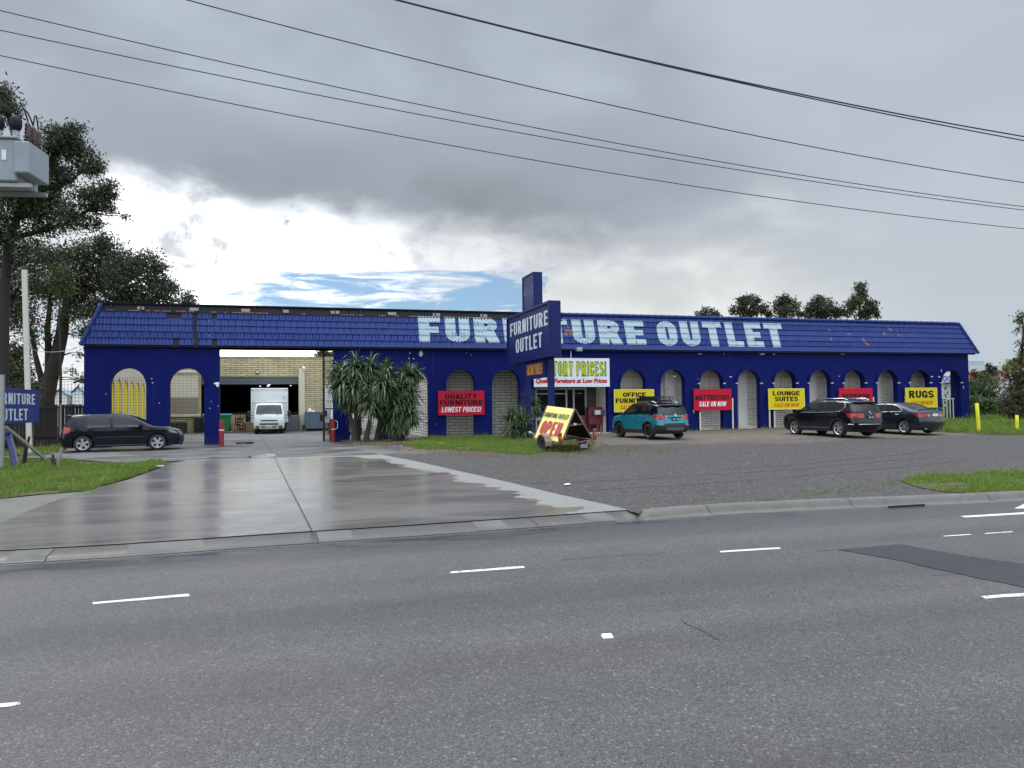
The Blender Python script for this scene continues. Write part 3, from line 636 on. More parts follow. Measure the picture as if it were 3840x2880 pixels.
FG = rag(resample(gpx([(-50, 1714), (150, 1712), (228, 1700), (262, 1678), (250, 1664)])+[(-16.6, .3), (-26, .6)], .4), .15)
glabel(grass('fence_grass', FG, 260, (.06, .25)), 'untidy grass behind the black hatchback along the paling fence')
# ------------------------------------------------------------------ block lettering
def glyph(ch, w=.62, t=.2, th=.17, g=0.0):
    out = []
    def Rr(x0, y0, x1, y1): out.append([(x0-g, y0-g), (x1+g, y0-g), (x1+g, y1+g), (x0-g, y1+g)])
    def P(*p):
        if g:
            cx = sum(q[0] for q in p)/len(p); cy = sum(q[1] for q in p)/len(p)
            p = [(x+math.copysign(g, x-cx), y+math.copysign(g, y-cy)) for x, y in p]
        out.append(list(p))
    def A(cx, cy, rx, ry, a0, a1, n=None):
        n = n or max(4, int(abs(a1-a0)/18)); o = []; i_ = []
        for k in range(n+1):
            a = R(a0+(a1-a0)*k/n); c, s = math.cos(a), math.sin(a)
            o.append((cx+(rx+g)*c, cy+(ry+g)*s)); i_.append((cx+max(.01, rx-t-g)*c, cy+max(.01, ry-th-g)*s))
        for k in range(n): out.append([o[k], o[k+1], i_[k+1], i_[k]])
    def bowl(y0, y1, W):
        ry = (y1-y0)/2; r = min(ry, W*.5); Rr(0, y1-th, W-r+.01, y1); Rr(0, y0, W-r+.01, y0+th); A(W-r, (y0+y1)/2, r, ry, -90, 90, 8)
    r = min(.36, w*.55)
    if ch == 'A': P((0, 0), (t*1.05, 0), (w/2+t*.45, 1), (w/2-t*.5, 1)); P((w, 0), (w-t*1.05, 0), (w/2-t*.45, 1), (w/2+t*.5, 1)); Rr(w*.24, .19, w*.76, .19+th)
    elif ch == 'B': Rr(0, 0, t, 1); bowl(.5-th/2, 1, w*.96); bowl(0, .5+th/2, w)
    elif ch in 'OQ0': A(w/2, 1-r, w/2, r, 0, 180); A(w/2, r, w/2, r, 180, 360); Rr(0, r, t, 1-r); Rr(w-t, r, w, 1-r)
    elif ch in 'CG':
        A(w/2, 1-r, w/2, r, 0, 180); A(w/2, r, w/2, r, 180, 360); Rr(0, r, t, 1-r); Rr(w-t, .62, w, max(.64, 1-r))
        if ch == 'C': Rr(w-t, min(r, .36), w, .38)
        else: Rr(w-t, 0.02, w, .5); Rr(w*.5, .5-th, w, .5)
    elif ch == 'D': Rr(0, 0, t, 1); bowl(0, 1, w)
    elif ch == 'E': Rr(0, 0, t, 1); Rr(0, 0, w*.9, th); Rr(0, .5-th/2, w*.82, .5+th/2); Rr(0, 1-th, w*.9, 1)
    elif ch == 'F': Rr(0, 0, t, 1); Rr(0, .48-th/2, w*.8, .48+th/2); Rr(0, 1-th, w*.88, 1)
    elif ch == 'I' or ch == '1': Rr(0, 0, t, 1)
    elif ch == 'J': Rr(w*.7-t, r, w*.7, 1); A(w*.35, r, w*.35, r, 180, 360)
    elif ch == 'K': Rr(0, 0, t, 1); P((t*.6, .35), (w-t*1.1, 1), (w, 1), (t*.9, .2)); P((w*.3, .5), (w*.55, .62), (w*1.02, 0), (w-t*1.1, 0))
    elif ch == 'L': Rr(0, 0, t, 1); Rr(0, 0, w*.86, th)
    elif ch == 'M': W = w*1.25; Rr(0, 0, t, 1); Rr(W-t, 0, W, 1); P((0, 1), (t*1.1, 1), (W/2+t*.45, 0), (W/2-t*.45, 0)); P((W, 1), (W-t*1.1, 1), (W/2-t*.45, 0), (W/2+t*.45, 0))
    elif ch == 'N': Rr(0, 0, t, 1); Rr(w-t, 0, w, 1); P((0, 1), (t*1.05, 1), (w, 0), (w-t*1.05, 0))
    elif ch == 'P': Rr(0, 0, t, 1); bowl(.40, 1, w)
    elif ch == 'R': Rr(0, 0, t, 1); bowl(.42, 1, w*.97); P((w*.35, .45), (w*.35+t*1.1, .5), (w*1.04, 0), (w*1.04-t*1.15, 0))
    elif ch == 'S' or ch == '8' or ch == '5' or ch == '3':
        ry = .25+th/4; A(w/2, 1-ry, w/2, ry, *{'S': (12, 270), '8': (0, 360), '5': (12, 270), '3': (-90, 160)}[ch]); A(w/2, ry, w/2, ry, *{'8': (0, 360), 'S': (-168, 90), '5': (-168, 90), '3': (-160, 90)}[ch])
    elif ch == 'T': Rr(0, 1-th, w, 1); Rr(w/2-t/2, 0, w/2+t/2, 1)
    elif ch == 'U': Rr(0, r, t, 1); Rr(w-t, r, w, 1); A(w/2, r, w/2, r, 180, 360)
    elif ch == 'V': P((0, 1), (t*1.05, 1), (w/2+t*.45, 0), (w/2-t*.45, 0)); P((w, 1), (w-t*1.05, 1), (w/2-t*.45, 0), (w/2+t*.45, 0))
    elif ch == 'W':
        W = w*1.4; q = W/4; k = t*.9
        for a, b in (((0, 1), (q, 0)), ((2*q, .95), (q, 0)), ((2*q, .95), (3*q, 0)), ((W, 1), (3*q, 0))): P((a[0]-k/2 if 0 < a[0] < W else (0 if a[0] == 0 else W-k), a[1]), (a[0]+k/2 if 0 < a[0] < W else (k if a[0] == 0 else W), a[1]), (b[0]+k/2, b[1]), (b[0]-k/2, b[1]))
    elif ch == 'Y': Rr(w/2-t/2, 0, w/2+t/2, .5); P((0, 1), (t*1.1, 1), (w/2+t*.5, .42), (w/2-t*.5, .42)); P((w, 1), (w-t*1.1, 1), (w/2-t*.5, .42), (w/2+t*.5, .42))
    elif ch == '4': Rr(w*.6, 0, w*.6+t, 1); Rr(0, .22, w, .22+th); P((0, .22), (t, .22), (w*.6+t*.6, 1), (w*.6-t*.4, 1))
    elif ch == '7': Rr(0, 1-th, w, 1); P((w*.2, 0), (w*.2+t*1.1, 0), (w, 1-th), (w-t*1.1, 1-th))
    elif ch == '-': Rr(0, .42, w*.55, .42+th)
    elif ch == '!': Rr(0, .3, t, 1); Rr(0, 0, t, .2)
    xs = [p[0] for l in out for p in l]
    return out, (max(xs)-g if xs else w*.55)
def words(s, gap=.1, space=.35, **kw):
    out = []; x = 0.0
    for ch in s:
        if ch == ' ': x += space; continue
        p, w = glyph(ch, **kw)
        for l in p: out.append([(a+x, b) for a, b in l])
        x += w+gap
    return out, x-gap
def fit(polys, W, x0, x1, z0, z1, shear=0.0):
    sx = (x1-x0)/(W+shear); sz = z1-z0
    return [[(x0+(a+shear*b)*sx, z0+b*sz) for a, b in l] for l in polys]
def script_loops(s, off=.02, shear=.25):
    c = bpy.data.curves.new('tmp', 'FONT'); c.body = s; c.offset = off; c.shear = shear; c.size = 1; c.resolution_u = 4
    o = bpy.data.objects.new('tmp', c); COL.objects.link(o); dg = bpy.context.evaluated_depsgraph_get(); me = bpy.data.meshes.new_from_object(o.evaluated_get(dg))
    V = [(v.co.x, v.co.y) for v in me.vertices]; F = [tuple(p.vertices) for p in me.polygons]
    bpy.data.objects.remove(o); bpy.data.curves.remove(c); bpy.data.meshes.remove(me); return V, F
def lettering(name, s, x0, x1, z0, z1, mp, m, parent, d=.004, shear=0.0, back=.0, **kw):
    p, W = words(s, **kw); p = fit(p, W, x0, x1, z0, z1, shear); mb = MB()
    mb.plate(p, mp, d, back, sides=False, rule='any'); return mb.build(name, m, parent, fix=True)
# ------------------------------------------------------------------ the blue arcade building
U = 2.4; EAVE = 5.06; AR = 0.745; SPR = 3.25
ARCH = [-5.4244, -4.3937, -1.0] + [0, 1, 2] + list(range(5, 15))
GX0, GX1 = ony(823, 1500).x, ony(1252, 1500).x; EX0, EX1 = ony(2008, 1500).x, ony(2281, 1500).x
WX0, WX1 = ony(314, 1500).x, ony(3635, 1500).x
BASEZ = .12
def archloop(xc, r=AR, z0=.25, n=16): return [(xc-r, z0), (xc+r, z0)]+[(xc+r*math.cos(math.pi*i/n), SPR+r*math.sin(math.pi*i/n)) for i in range(n+1)]
shop = thing('furniture_shop', 'long blue painted brick arcade with tiled roof and row of arches', 'building', (0, 0, 0))
def mpY(u, v, d): return (u, d, v)
GTOP = ony(1010, 1311).z
mb = MB(); loops = [[(WX0, BASEZ), (WX1, BASEZ), (WX1, EAVE+.2), (WX0, EAVE+.2)]]
loops += [archloop(k*U) for k in ARCH]
loops += [[(GX0, .25), (GX1, .25), (GX1, GTOP), (GX0, GTOP)], [(EX0, .25), (EX1, .25), (EX1, 3.75), (EX0, 3.75)]]
mb.plate(loops, mpY, 0.0, .38)
# end walls and chips of bare plaster where the paint has come off
mb.box(WX1-.36, WX1-.004, .382, 1.06, BASEZ, EAVE-.03); mb.box(WX0+.004, WX0+.3, .382, 1.3, BASEZ, EAVE-.03)
mb.cur = 1
def blob(px, py, rx, rz, n=11):
    c = ony(px, py, 0); s = random.random()*9; rx, rz = (rx*.62, rz*.62) if max(rx, rz) < .09 else (rx*.9, rz*.9)
    lp = [(c.x+rx*math.cos(2*math.pi*i/n)*(1+.5*mnoise.noise((i*1.3, s, 0))), c.z+rz*math.sin(2*math.pi*i/n)*(1+.5*mnoise.noise((i*1.1, s, 5)))) for i in range(n)]
    mb.plate([lp], mpY, -.006, 0, sides=False)
for b in ((1578, 1327, .11, .15), (1537, 1324, .05, .07), (1534, 1344, .06, .06), (1551, 1345, .05, .05), (1292, 1362, .05, .13), (1749, 1323, .04, .05), (1766, 1330, .03, .04), (1538, 1371, .05, .05), (1905, 1321, .04, .04), (2858, 1328, .22, .05), (2626, 1327, .14, .03),
          (2716, 1327, .04, .04), (2902, 1328, .12, .03), (3160, 1328, .18, .03), (2740, 1413, .10, .03), (3147, 1411, .05, .05), (3495, 1412, .12, .04), (3522, 1413, .10, .05), (2601, 1542, .05, .13), (3530, 1390, .03, .10), (3613, 1452, .03, .10),
          (817, 1436, .10, .04), (792, 1506, .03, .03), (819, 1523, .04, .04), (787, 1531, .05, .03), (569, 1420, .05, .04), (572, 1436, .05, .05), (598, 1511, .04, .05), (398, 1477, .04, .03), (1258, 1356, .06, .04), (2530, 1411, .12, .03), (2617, 1422, .05, .06), (1634, 1590, .03, .03)):
    blob(*b)
mb.build('wall', [M['bluewall'], M['chip']], shop)
for k in ARCH:
    xc = k*U; n = 20; mb = MB(); o = [(xc+.865*math.cos(math.pi*i/n), SPR+.865*math.sin(math.pi*i/n)) for i in range(n+1)]; i_ = [(xc+.738*math.cos(math.pi*i/n), SPR+.738*math.sin(math.pi*i/n)) for i in range(n, -1, -1)]
    mb.plate([o+i_], mpY, -.065, .012); mb.build('arch_moulding', M['bluewall'], shop)
    if k >= 7:
        for s in (-1, 1): mb = MB(); mb.bbox(xc+s*.80-.07, xc+s*.80+.07, -.09, .01, SPR-.075, SPR-.012, .008); mb.build('impost', M['chip'], shop)
# mansard roof of double-pan tiles
RU = Vector((0, .70, 1.92)); RL = RU.length; RU.normalize(); RN = Vector((0, -RU.z, RU.y)); RO = Vector((0, -.26, EAVE-.03))
COURSE = RL/6
XL0, XL1, XR0, XR1 = WX0-.06, WX0+.62, WX1+.52, WX1-.22
XB = None
def roof_hit(px, py):
    d = ray(px, py); s = (RO-CAM).dot(RN)/d.dot(RN); p = CAM+d*s; return p.x, (p-RO).dot(RU)
XB = roof_hit(2104, 1180)[0]          # ridge caps survive only beyond the pylon
def tileh(x, t, groove=True):
    c = math.floor(t/COURSE+1e-6); f = t/COURSE-c; xo = x
    q = abs(math.sin(math.pi*xo/.157)); h = .040*(1-f)+.024*q**1.5
    if groove and ((x+.013*math.sin(c*2.1))/.1572) % 1.0 < .33: h -= .026 if (x/.3144) % 1.0 < .5 else .014
    return h+.010*mnoise.noise((math.floor(x/.314)*1.7, c*2.3, 1.0))
def rp(x, t, h): return RO+Vector((x, 0, 0))+RU*t+RN*h
HOLES = []
for px, py, w in ((655, 1172, .42), (733, 1181, .14), (733, 1204, .14), (733, 1258, .14), (730, 1236, .10), (661, 1278, .20), (803, 1187, .12), (803, 1282, .14), (735, 1287, .16)):
    x, t = roof_hit(px, py); HOLES.append((x-w*.7, x+w*.7, int(t/COURSE)))
CH = []
for px, py, w in ((730, 1241, .16), (784, 1202, .1), (787, 1260, .1), (3181, 1250, .16), (3116, 1274, .1), (3238, 1276, .16), (3317, 1252, .2), (3336, 1233, .2), (3370, 1256, .2), (3385, 1260, .18), (3242, 1284, .2), (3252, 1291, .2), (3278, 1275, .12), (3183, 1251, .1), (2130, 1252, .5), (2125, 1225, .3), (2226, 1230, .3), (2135, 1245, .5), (3253, 1290, .14), (3108, 1237, .1), (3118, 1275, .14)):
    x, t = roof_hit(px, py); CH.append((x-w/2, x+w/2, t-.07, t+.07))
mb = MB(); DX = .0524; cols = int((XR0-XL0)/DX)
for c in range(6):
    rows = [0.0, .34, .68, .999]; base = len(mb.v); vs = []
    def xc_(x, t):
        f = t/RL; a = XL0+(XL1-XL0)*f; b = XR0+(XR1-XR0)*f; return min(max(x, a), b)
    for r in range(4):
        for i in range(cols+1):
            t = (c+rows[r])*COURSE; x = xc_(XL0+i*DX, t); vs.append(rp(x, t, tileh(x, t)))
    for i in range(cols+1):           # front lip of the course
        t = c*COURSE; x = xc_(XL0+i*DX, t); vs.append(rp(x, t, .004))
    n = cols+1; fs = []; mi = []
    for i in range(cols):
        x = XL0+(i+.5)*DX
        if c == 5 and x < XB: continue
        if any(a <= x <= b and hc == c for a, b, hc in HOLES): continue
        f0 = (c+.5)/6
        if x < XL0+(XL1-XL0)*f0-.02 or x > XR0+(XR1-XR0)*f0+.02: continue
        for r in range(3):
            tm = (c+(rows[r]+rows[r+1])/2)*COURSE
            chip = any(a <= x <= b and e <= tm <= f for a, b, e, f in CH) and random.random() < .6
            fs.append((r*n+i, r*n+i+1, (r+1)*n+i+1, (r+1)*n+i)); mi.append(1 if chip else 0)
        fs.append((4*n+i, 4*n+i+1, i+1, i)); mi.append(0)
    for f, m_ in zip(fs, mi): mb.f.append(tuple(q+base for q in f)); mb.mi.append(m_)
    mb.v.extend([tuple(v) for v in vs])
mb.cur = 1
for i in range(46):       # ragged mortar along the broken edge
    x = random.uniform(XL1+.2, XB); w = random.uniform(.1, .5); mb.add([rp(x, RL*5/6-.0, .055), rp(x+w, RL*5/6-.0, .055), rp(x+w*.9, RL*5/6+.045, .055), rp(x+w*.1, RL*5/6+.03, .055)], [(0, 1, 2, 3)])
roof = mb.build('roof', [M['bluetile'], M['terracotta']], shop, smooth=True, angle=40)
# sarking behind the tiles, the beam, back face and end slopes
mb = MB(); S = [rp(XL0+.05, .02, -.03), rp(XR0-.05, .02, -.03), rp(XR1-.02, RL, -.03), rp(XL1+.02, RL, -.03)]; mb.add(S, [(0, 1, 2, 3)])
mb.box(XL1+.1, XR1-.1, .62, .68, EAVE-.1, EAVE+1.80); mb.box(WX0+.02, WX1+.35, -.22, -.03, EAVE-.10, EAVE-.035); mb.box(GX0-.1, GX1+.1, .0, .6, GTOP+.0, GTOP+.07)
mb.build('roof_lining', M['soffit'], roof)
mb = MB()
for xa, xb in ((XL0, XL1), (XR0, XR1)):
    a, b = rp(xa, 0, .02), rp(xb, RL, .02); mb = MB(); mb.add([a, b, b+Vector((0, 1.3, 0)), a+Vector((0, 2.6, 0))], [(0, 1, 2, 3)] if xa < 0 else [(3, 2, 1, 0)]); mb.build('end_slope', M['bluetile'], roof)
def caps(p0, p1, L=.36, r=.085, nm='hip_cap'):
    mb = MB()
    p0 = Vector(p0); p1 = Vector(p1); n = max(1, int((p1-p0).length/L)); d = (p1-p0)/n
    for i in range(n): mb.cyl(p0+d*(i-.06), p0+d*(i+1.04), r*1.13, r*.92, 10)
    mb.build(nm, M['bluetile'], roof, smooth=True, angle=50)
caps(rp(XL0, .0, .03), rp(XL1, RL, .03)); caps(rp(XR0, .0, .03), rp(XR1, RL, .03)); caps(rp(XB, RL, .02), rp(XR1, RL, .02), .42, .10, 'ridge_cap')
mb = MB()      # exposed battens and flashing along the damaged ridge
mb.box(XL1, XB, .28, .34, EAVE+1.52, EAVE+1.60); mb.add([rp(XL1-.1, RL+.0, .05), rp(XB, RL+.0, .05), rp(XB, RL+.05, .10), rp(XL1-.1, RL+.05, .10), rp(XL1-.1, RL+.02, -.35), rp(XB, RL+.02, -.35)], [(0, 1, 2, 3), (3, 2, 5, 4)])
x = XL1+.4
while x < XB: mb.beam(rp(x, RL*5/6+.02, .01), rp(x, RL, .01), .06, .05); x += 1.25
mb.build('ridge_batten', M['soffit'], roof)
x = XL1+1.5
while x < XB-.5: mb = MB(); a = random.uniform(.25, .5); mb.add([rp(x, RL-.26, .03), rp(x+a, RL-.26, .03), rp(x+a, RL-.10, .03), rp(x, RL-.10, .03)], [(0, 1, 2, 3)]); x += random.uniform(1.9, 3.2); mb.build('packing_block', M['timber'], roof)
# painted letters lying on the tiles
def roofword(s, pxa, pxb, pa, pb):
    xa, ta = roof_hit(*pxa); xb, tb = roof_hit(*pxb); t0 = (roof_hit(*pa)[1]+roof_hit(*pb)[1])/2; t1 = (ta+tb)/2
    p, W = words(s, gap=.13, w=.72, t=.31, th=.235); p = fit(p, W, xa, xb, t0, t1)
    pts, tris = fill2d(p, 'any', (.052, .085)); mb = MB(); mb.add([rp(x, t, tileh(x, t, False)+.008) for x, t in pts], tris)
    return mb.build('painted_letters', M['letter'], roof, fix=True)
roofword('FURNITURE', (1566, 1189), (2408, 1203), (1572, 1283), (2390, 1294)); roofword('OUTLET', (2455, 1205), (2925, 1214), (2460, 1297), (2900, 1303))
# ceiling of the arcade, inner wall with pilasters, sheet panels and a concrete walk
IY = 1.35
mb = MB(); mb.box(U*.5, WX1-.05, .39, IY+.3, 4.35, 4.5); mb.box(WX0+.35, GX0-.3, .39, 1.1, 4.35, 4.5); mb.build('arcade_ceiling', M['pilaster'], shop)  # ceiling made white to throw more light onto the inner wall
mb = MB(); mb.box(U*.42, EX0-.25, IY, IY+.25, .1, 4.34); mb.box(U*.42, U*.42+.25, IY+.252, 21, .1, 4.2); mb.build('inner_wall', M['greybrick'], shop)
mb = MB(); mb.box(EX1+.2, 34.1, IY, IY+.25, .1, 4.34); mb.build('inner_wall', M['whitebrick'], shop)
for k in range(5, 14, 2):
    mb = MB(); xc = k*U+.25; mb.box(xc-1.0, xc+1.0, IY-.03, IY-.002, 2.45, 4.33)
    for i in (-.45, .42): mb.cur = 1; mb.box(xc+i-.008, xc+i+.008, IY-.036, IY-.031, 2.45, 4.33)
    for z in (3.02, 3.62): mb.box(xc-1.0, xc+1.0, IY-.037, IY-.0315, z-.008, z+.008)
    mb.build('sheet_panel', [M['panel'], M['joint']], shop)
for k in (6, 8, 10, 12):
    mb = MB(); xc = k*U+.62-.03*k; mb.bbox(xc-.30, xc+.30, IY-.16, IY-.002, .3, 4.33, .02); mb.build('pilaster', M['pilaster'], shop)
mb = MB(); mb.box(EX1+.3, 13.9*U, .385, IY-.01, .2, zlot(20)+.11); mb.box(EX0-.1, EX1+.1, -.25, 3, .2, zlot(8)+.06); mb.build('arcade_step', M['creamwall'], shop)  # pale cream colour added to bounce light up into the arcade
# steel mesh in the arches of the open yard end
for k in (-5.4244, -4.3937, -1.0, 0, 1, 2):
    mb = MB(); xc = k*U; zt = SPR+.62 if k != -5.4244 else SPR+.35; n = 13
    for i in range(n+1):
        x = xc-.73+1.46*i/n; top = min(zt, SPR+math.sqrt(max(.01, .73**2-(x-xc)**2))); mb.beam((x, .20, .3), (x, .20, top), .0085, .0085)
    z = .55
    while z < zt:
        a = .73 if z < SPR else math.sqrt(max(.0, .73**2-(z-SPR)**2)); mb.beam((xc-a, .208, z), (xc+a, .208, z), .008, .008); z += .125
    mb.build('mesh_grille', M['wire'], shop)
mb = MB(); xc = 14*U; zb = zlot(33)      # white bar gate in the last arch
mb.beam((xc-.72, .5, zb+1.48), (xc+.72, .5, zb+1.40), .05, .05)
for i in range(6): x = xc-.62+.25*i; mb.beam((x, .5, zb-.12), (x, .5, zb+1.45), .045, .045)
mb.build('bar_gate', M['pilaster'], shop)
# entrance: recessed glazed doors, lit tubes inside
EY = 1.7; fz = zlot(8)+.06
def ex(px): return ony(px, 1540, EY).x
def ez(py): return ony(2150, py, EY).z
mb = MB(); mb.box(EX0-.1, ex(2200), EY+.3, EY+.34, fz, 4.0); mb.build('entry_backing', M['dark'], shop)
mb = MB(); mb.box(EX0-.2, EX1+.2, .39, 3.2, 3.76, 3.9); mb.box(EX0-.22, EX0-.02, .39, 3.2, fz, 3.8); mb.box(EX1+.0, EX1+.2, .39, 3.2, fz, 3.8); mb.build('entry_soffit', M['pilaster'], shop)
mb = MB(); mb.box(ex(2198), EX1+.0, EY, EY+.2, fz, 3.75); mb.build('entry_wall', M['brownbrick'], shop)
mb = MB()
for px in (2010, 2066, 2124, 2151, 2196): mb.box(ex(px)-.045, ex(px)+.045, EY-.04, EY+.04, fz, ez(1461))
mb.box(EX0, ex(2198), EY-.042, EY+.042, ez(1461), ez(1455)); mb.box(ex(2124), ex(2198), EY-.042, EY+.042, ez(1565), ez(1559)); mb.box(EX0, ex(2124), EY-.042, EY+.042, ez(1478), ez(1474)); mb.box(EX0, ex(2034), EY-.042, EY+.042, ez(1574), ez(1562))
mb.build('entry_frame', M['alu'], shop)
M['doorglass'] = glassmat('door_glass', (.015, .02, .022), .25, .05)
mb = MB(); mb.box(EX0, ex(2124), EY-.005, EY+.005, fz, ez(1461)); mb.box(ex(2127), ex(2149), EY-.006, EY+.006, fz, ez(1461)); mb.box(ex(2153), ex(2194), EY-.006, EY+.006, ez(1559), ez(1461)); mb.build('entry_glass', M['doorglass'], shop)
mb = MB(); mb.box(ex(2178), ex(2194), EY-.02, EY+.02, fz, ez(1566)); mb.build('door_panel', mat('orange_board', (.42, .20, .09), .7), shop)
M['lamp'] = emit('lit_tube', (.9, .97, 1.0), 2.2)
for a, b in ((2155, 2165), (2171, 2186)): mb = MB(); mb.box(ex(a), ex(b), EY+.12, EY+.16, ez(1477), ez(1474.5)); mb.build('ceiling_lamp', M['lamp'], shop)
# fittings on the wall
p = ony(2162, 1310, -.05); mb = MB(); mb.beam((p.x-.33, -.06, p.z+.02), (p.x-.33, -.06, p.z-.52), .05, .05); mb.beam((p.x-.33, -.06, p.z), (p.x+.02, -.3, p.z-.08), .04, .04); mb.build('lamp_bracket', M['pilaster'], shop)
mb = MB(); mb.bbox(p.x-.15, p.x+.18, -.50, -.22, p.z-.14, p.z+.06, .03); mb.build('floodlight', M['steel'], shop)
p = ony(2298, 1316, -.05); mb = MB(); mb.bbox(p.x-.08, p.x+.08, -.16, -.004, p.z-.09, p.z+.08, .02); mb.build('gutter_outlet', M['bluesteel'], shop)
p = ony(820, 1441, -.02); mb = MB(); mb.bbox(p.x-.20, p.x+.02, -.20, -.06, p.z-.02, p.z+.07, .03); mb.bbox(p.x-.10, p.x+.03, -.22, -.07, p.z-.14, p.z-.0, .04); mb.cyl((p.x-.03, -.1, p.z), (p.x-.03, .0, p.z), .03); mb.build('security_camera', M['pilaster'], shop)
p = ony(741, 1138, 1.2); mb = MB(); mb.cyl((p.x, 1.2, 6.5), (p.x, 1.2, ony(741, 1088, 1.2).z), .012, .008, 6); mb.build('roof_aerial', M['blacksteel'], shop)
mb = MB(); mb.box(WX0+1, WX0+40, .7, .78, EAVE+1.86, EAVE+1.90); mb.build('ridge_flashing', M['soffit'], roof)
# ------------------------------------------------------------------ facade signs
def fsign(label, x0, x1, y0, y1, colm, lines, edge=None, posts=(), Y=-.16, group='sale boards along the arcade'):
    a = ony(x0, y0, Y); b = ony(x1, y1, Y); c = ony(x0, y1, Y); d = ony(x1, y0, Y)
    X0, X1 = (a.x+c.x)/2, (b.x+d.x)/2; Z1, Z0 = (a.z+d.z)/2, (b.z+c.z)/2
    zc = zlot(X0); t = thing('sale_board', label, 'sign', ((X0+X1)/2, Y, zc), 0, group)
    ox, oz = (X0+X1)/2, zc
    mb = MB(); mb.bbox(X0-ox, X1-ox, 0, .05, Z0-oz, Z1-oz, .006); mb.build('board', M[colm], t)
    if edge:
        mb = MB(); e = .03
        for q in ((X0, X0+e, Z0, Z1), (X1-e, X1, Z0, Z1), (X0+e, X1-e, Z1-e, Z1), (X0+e, X1-e, Z0, Z0+e)): mb.box(q[0]-ox, q[1]-ox, -.008, .0, q[2]-oz, q[3]-oz)
        mb.build('board_edge', M[edge], t)
    for s, u0, u1, v0, v1, m, sh, kw in lines:
        q0 = ony(u0, v1, Y); q1 = ony(u1, v1, Y); z1 = ony(u0, v0, Y).z; z0 = q0.z
        lettering('lettering', s, q0.x-ox, q1.x-ox, z0-oz, z1-oz, lambda u, v, d: (u, -d, v), M[m], t, .004, sh, **kw)
    for px, py in posts:
        P = ony(px, py, Y+.09); mb = MB(); mb.beam((P.x-ox, .09, -.1), (P.x-ox, .09, P.z-oz), .07, .05); mb.build('post', M['creampost'], t)
    return t
HV = dict(w=.75, t=.27, th=.215, gap=.075); IT = dict(w=.6, t=.2, th=.17, gap=.1)
fsign('red board reading QUALITY FURNITURE LOWEST PRICES!', 1643, 1817, 1465.5, 1556.6, 'signred', [('QUALITY', 1668, 1789, 1477.5, 1496.5, 'signblack', 0, HV), ('FURNITURE', 1649, 1811, 1501.5, 1520.5, 'signblack', 0, HV), ('LOWEST PRICES!', 1655, 1806, 1526.7, 1546.3, 'signwhite', .22, IT)])
fsign('yellow board reading OFFICE FURNITURE behind the teal car', 2303, 2453, 1460, 1544.6, 'signyellow', [('OFFICE', 2336, 2422, 1471.8, 1489, 'signblack', 0, HV), ('FURNITURE', 2308.7, 2447, 1494, 1512.3, 'signblack', 0, HV), ('SALE ON NOW', 2324, 2431, 1519.9, 1535.4, 'orangered', .22, IT)], 'paleyellow')
fsign('red board reading MATTRESSES SALE ON NOW', 2602, 2743, 1458.5, 1539, 'signred', [('MATTRESSES', 2607.5, 2737, 1481.5, 1499.7, 'signblack', 0, HV), ('SALE ON NOW', 2621, 2725, 1506, 1524.5, 'signwhite', .22, IT)], None, ((2625, 1545), (2746.5, 1493)))
fsign('yellow board reading LOUNGE SUITES SALE ON NOW', 2882, 3017, 1456.8, 1535, 'signyellow', [('LOUNGE', 2898, 2999, 1467, 1483.6, 'signblack', 0, HV), ('SUITES', 2905.5, 2993, 1487.7, 1505, 'signblack', 0, HV), ('SALE ON NOW', 2901.3, 2998, 1511.8, 1526.2, 'orangered', .22, IT)], 'paleyellow', ((2884.5, 1491), (3015, 1492), (2904, 1541)))
fsign('red board reading BEDROOM behind the black wagon', 3147, 3273, 1455.7, 1532, 'signred', [('BEDROOM', 3158.3, 3261.4, 1477, 1492.5, 'signblack', 0, HV), ('SALE ON NOW', 3167, 3257, 1502, 1518, 'signwhite', .22, IT)], None, ((3145, 1488), (3275, 1489)))
fsign('yellow board reading RUGS behind the dark sedan', 3396, 3514.7, 1454, 1527.6, 'signyellow', [('RUGS', 3409, 3502, 1465, 1492.5, 'signblack', 0, HV), ('SALE ON NOW', 3416, 3498.5, 1503.8, 1518, 'orangered', .22, IT)], 'paleyellow', ((3395, 1486), (3512, 1489)))
t = fsign('white entrance board reading FACTORY PRICES! in lime capitals', 2002, 2286, 1343, 1451, 'signwhite', [('FACTORY PRICES!', 2017, 2273, 1356.2, 1409.6, 'signblack', 0, dict(w=.5, t=.2, th=.15, gap=.13, space=.3, g=.035)), ], None, Y=-.30, group='sale boards along the arcade')
ox, oy, oz = t.location
q0 = ony(2019, 1408.2, -.3); q1 = ony(2271, 1408.2, -.3); z1 = ony(2019, 1357.6, -.3).z
lettering('lettering', 'FACTORY PRICES!', q0.x-ox, q1.x-ox, q0.z-oz, z1-oz, lambda u, v, d: (u, -d, v), M['signlime'], t, .009, 0, w=.5, t=.2, th=.15, gap=.13, space=.3)
V, F = script_loops('Quality Furniture at Low Prices', 0.0, .25); xa, xb = min(v[0] for v in V), max(v[0] for v in V); q0 = ony(2010, 1436, -.3); q1 = ony(2276, 1438, -.3); sx = (q1.x-q0.x)/(xb-xa); hz = (ony(2010, 1419, -.3).z-q0.z)/.72
mb = MB()
for i_, (ex_, ez_) in enumerate(((0, 0), (.02, 0), (-.02, 0), (0, .016), (.01, -.012))): mb.add([(q0.x-ox+(x-xa)*sx+ex_, -.005-.0022*i_, q0.z-oz+y*hz+ez_) for x, y in V], F)
mb.build('lettering', M['signtextred'], t)
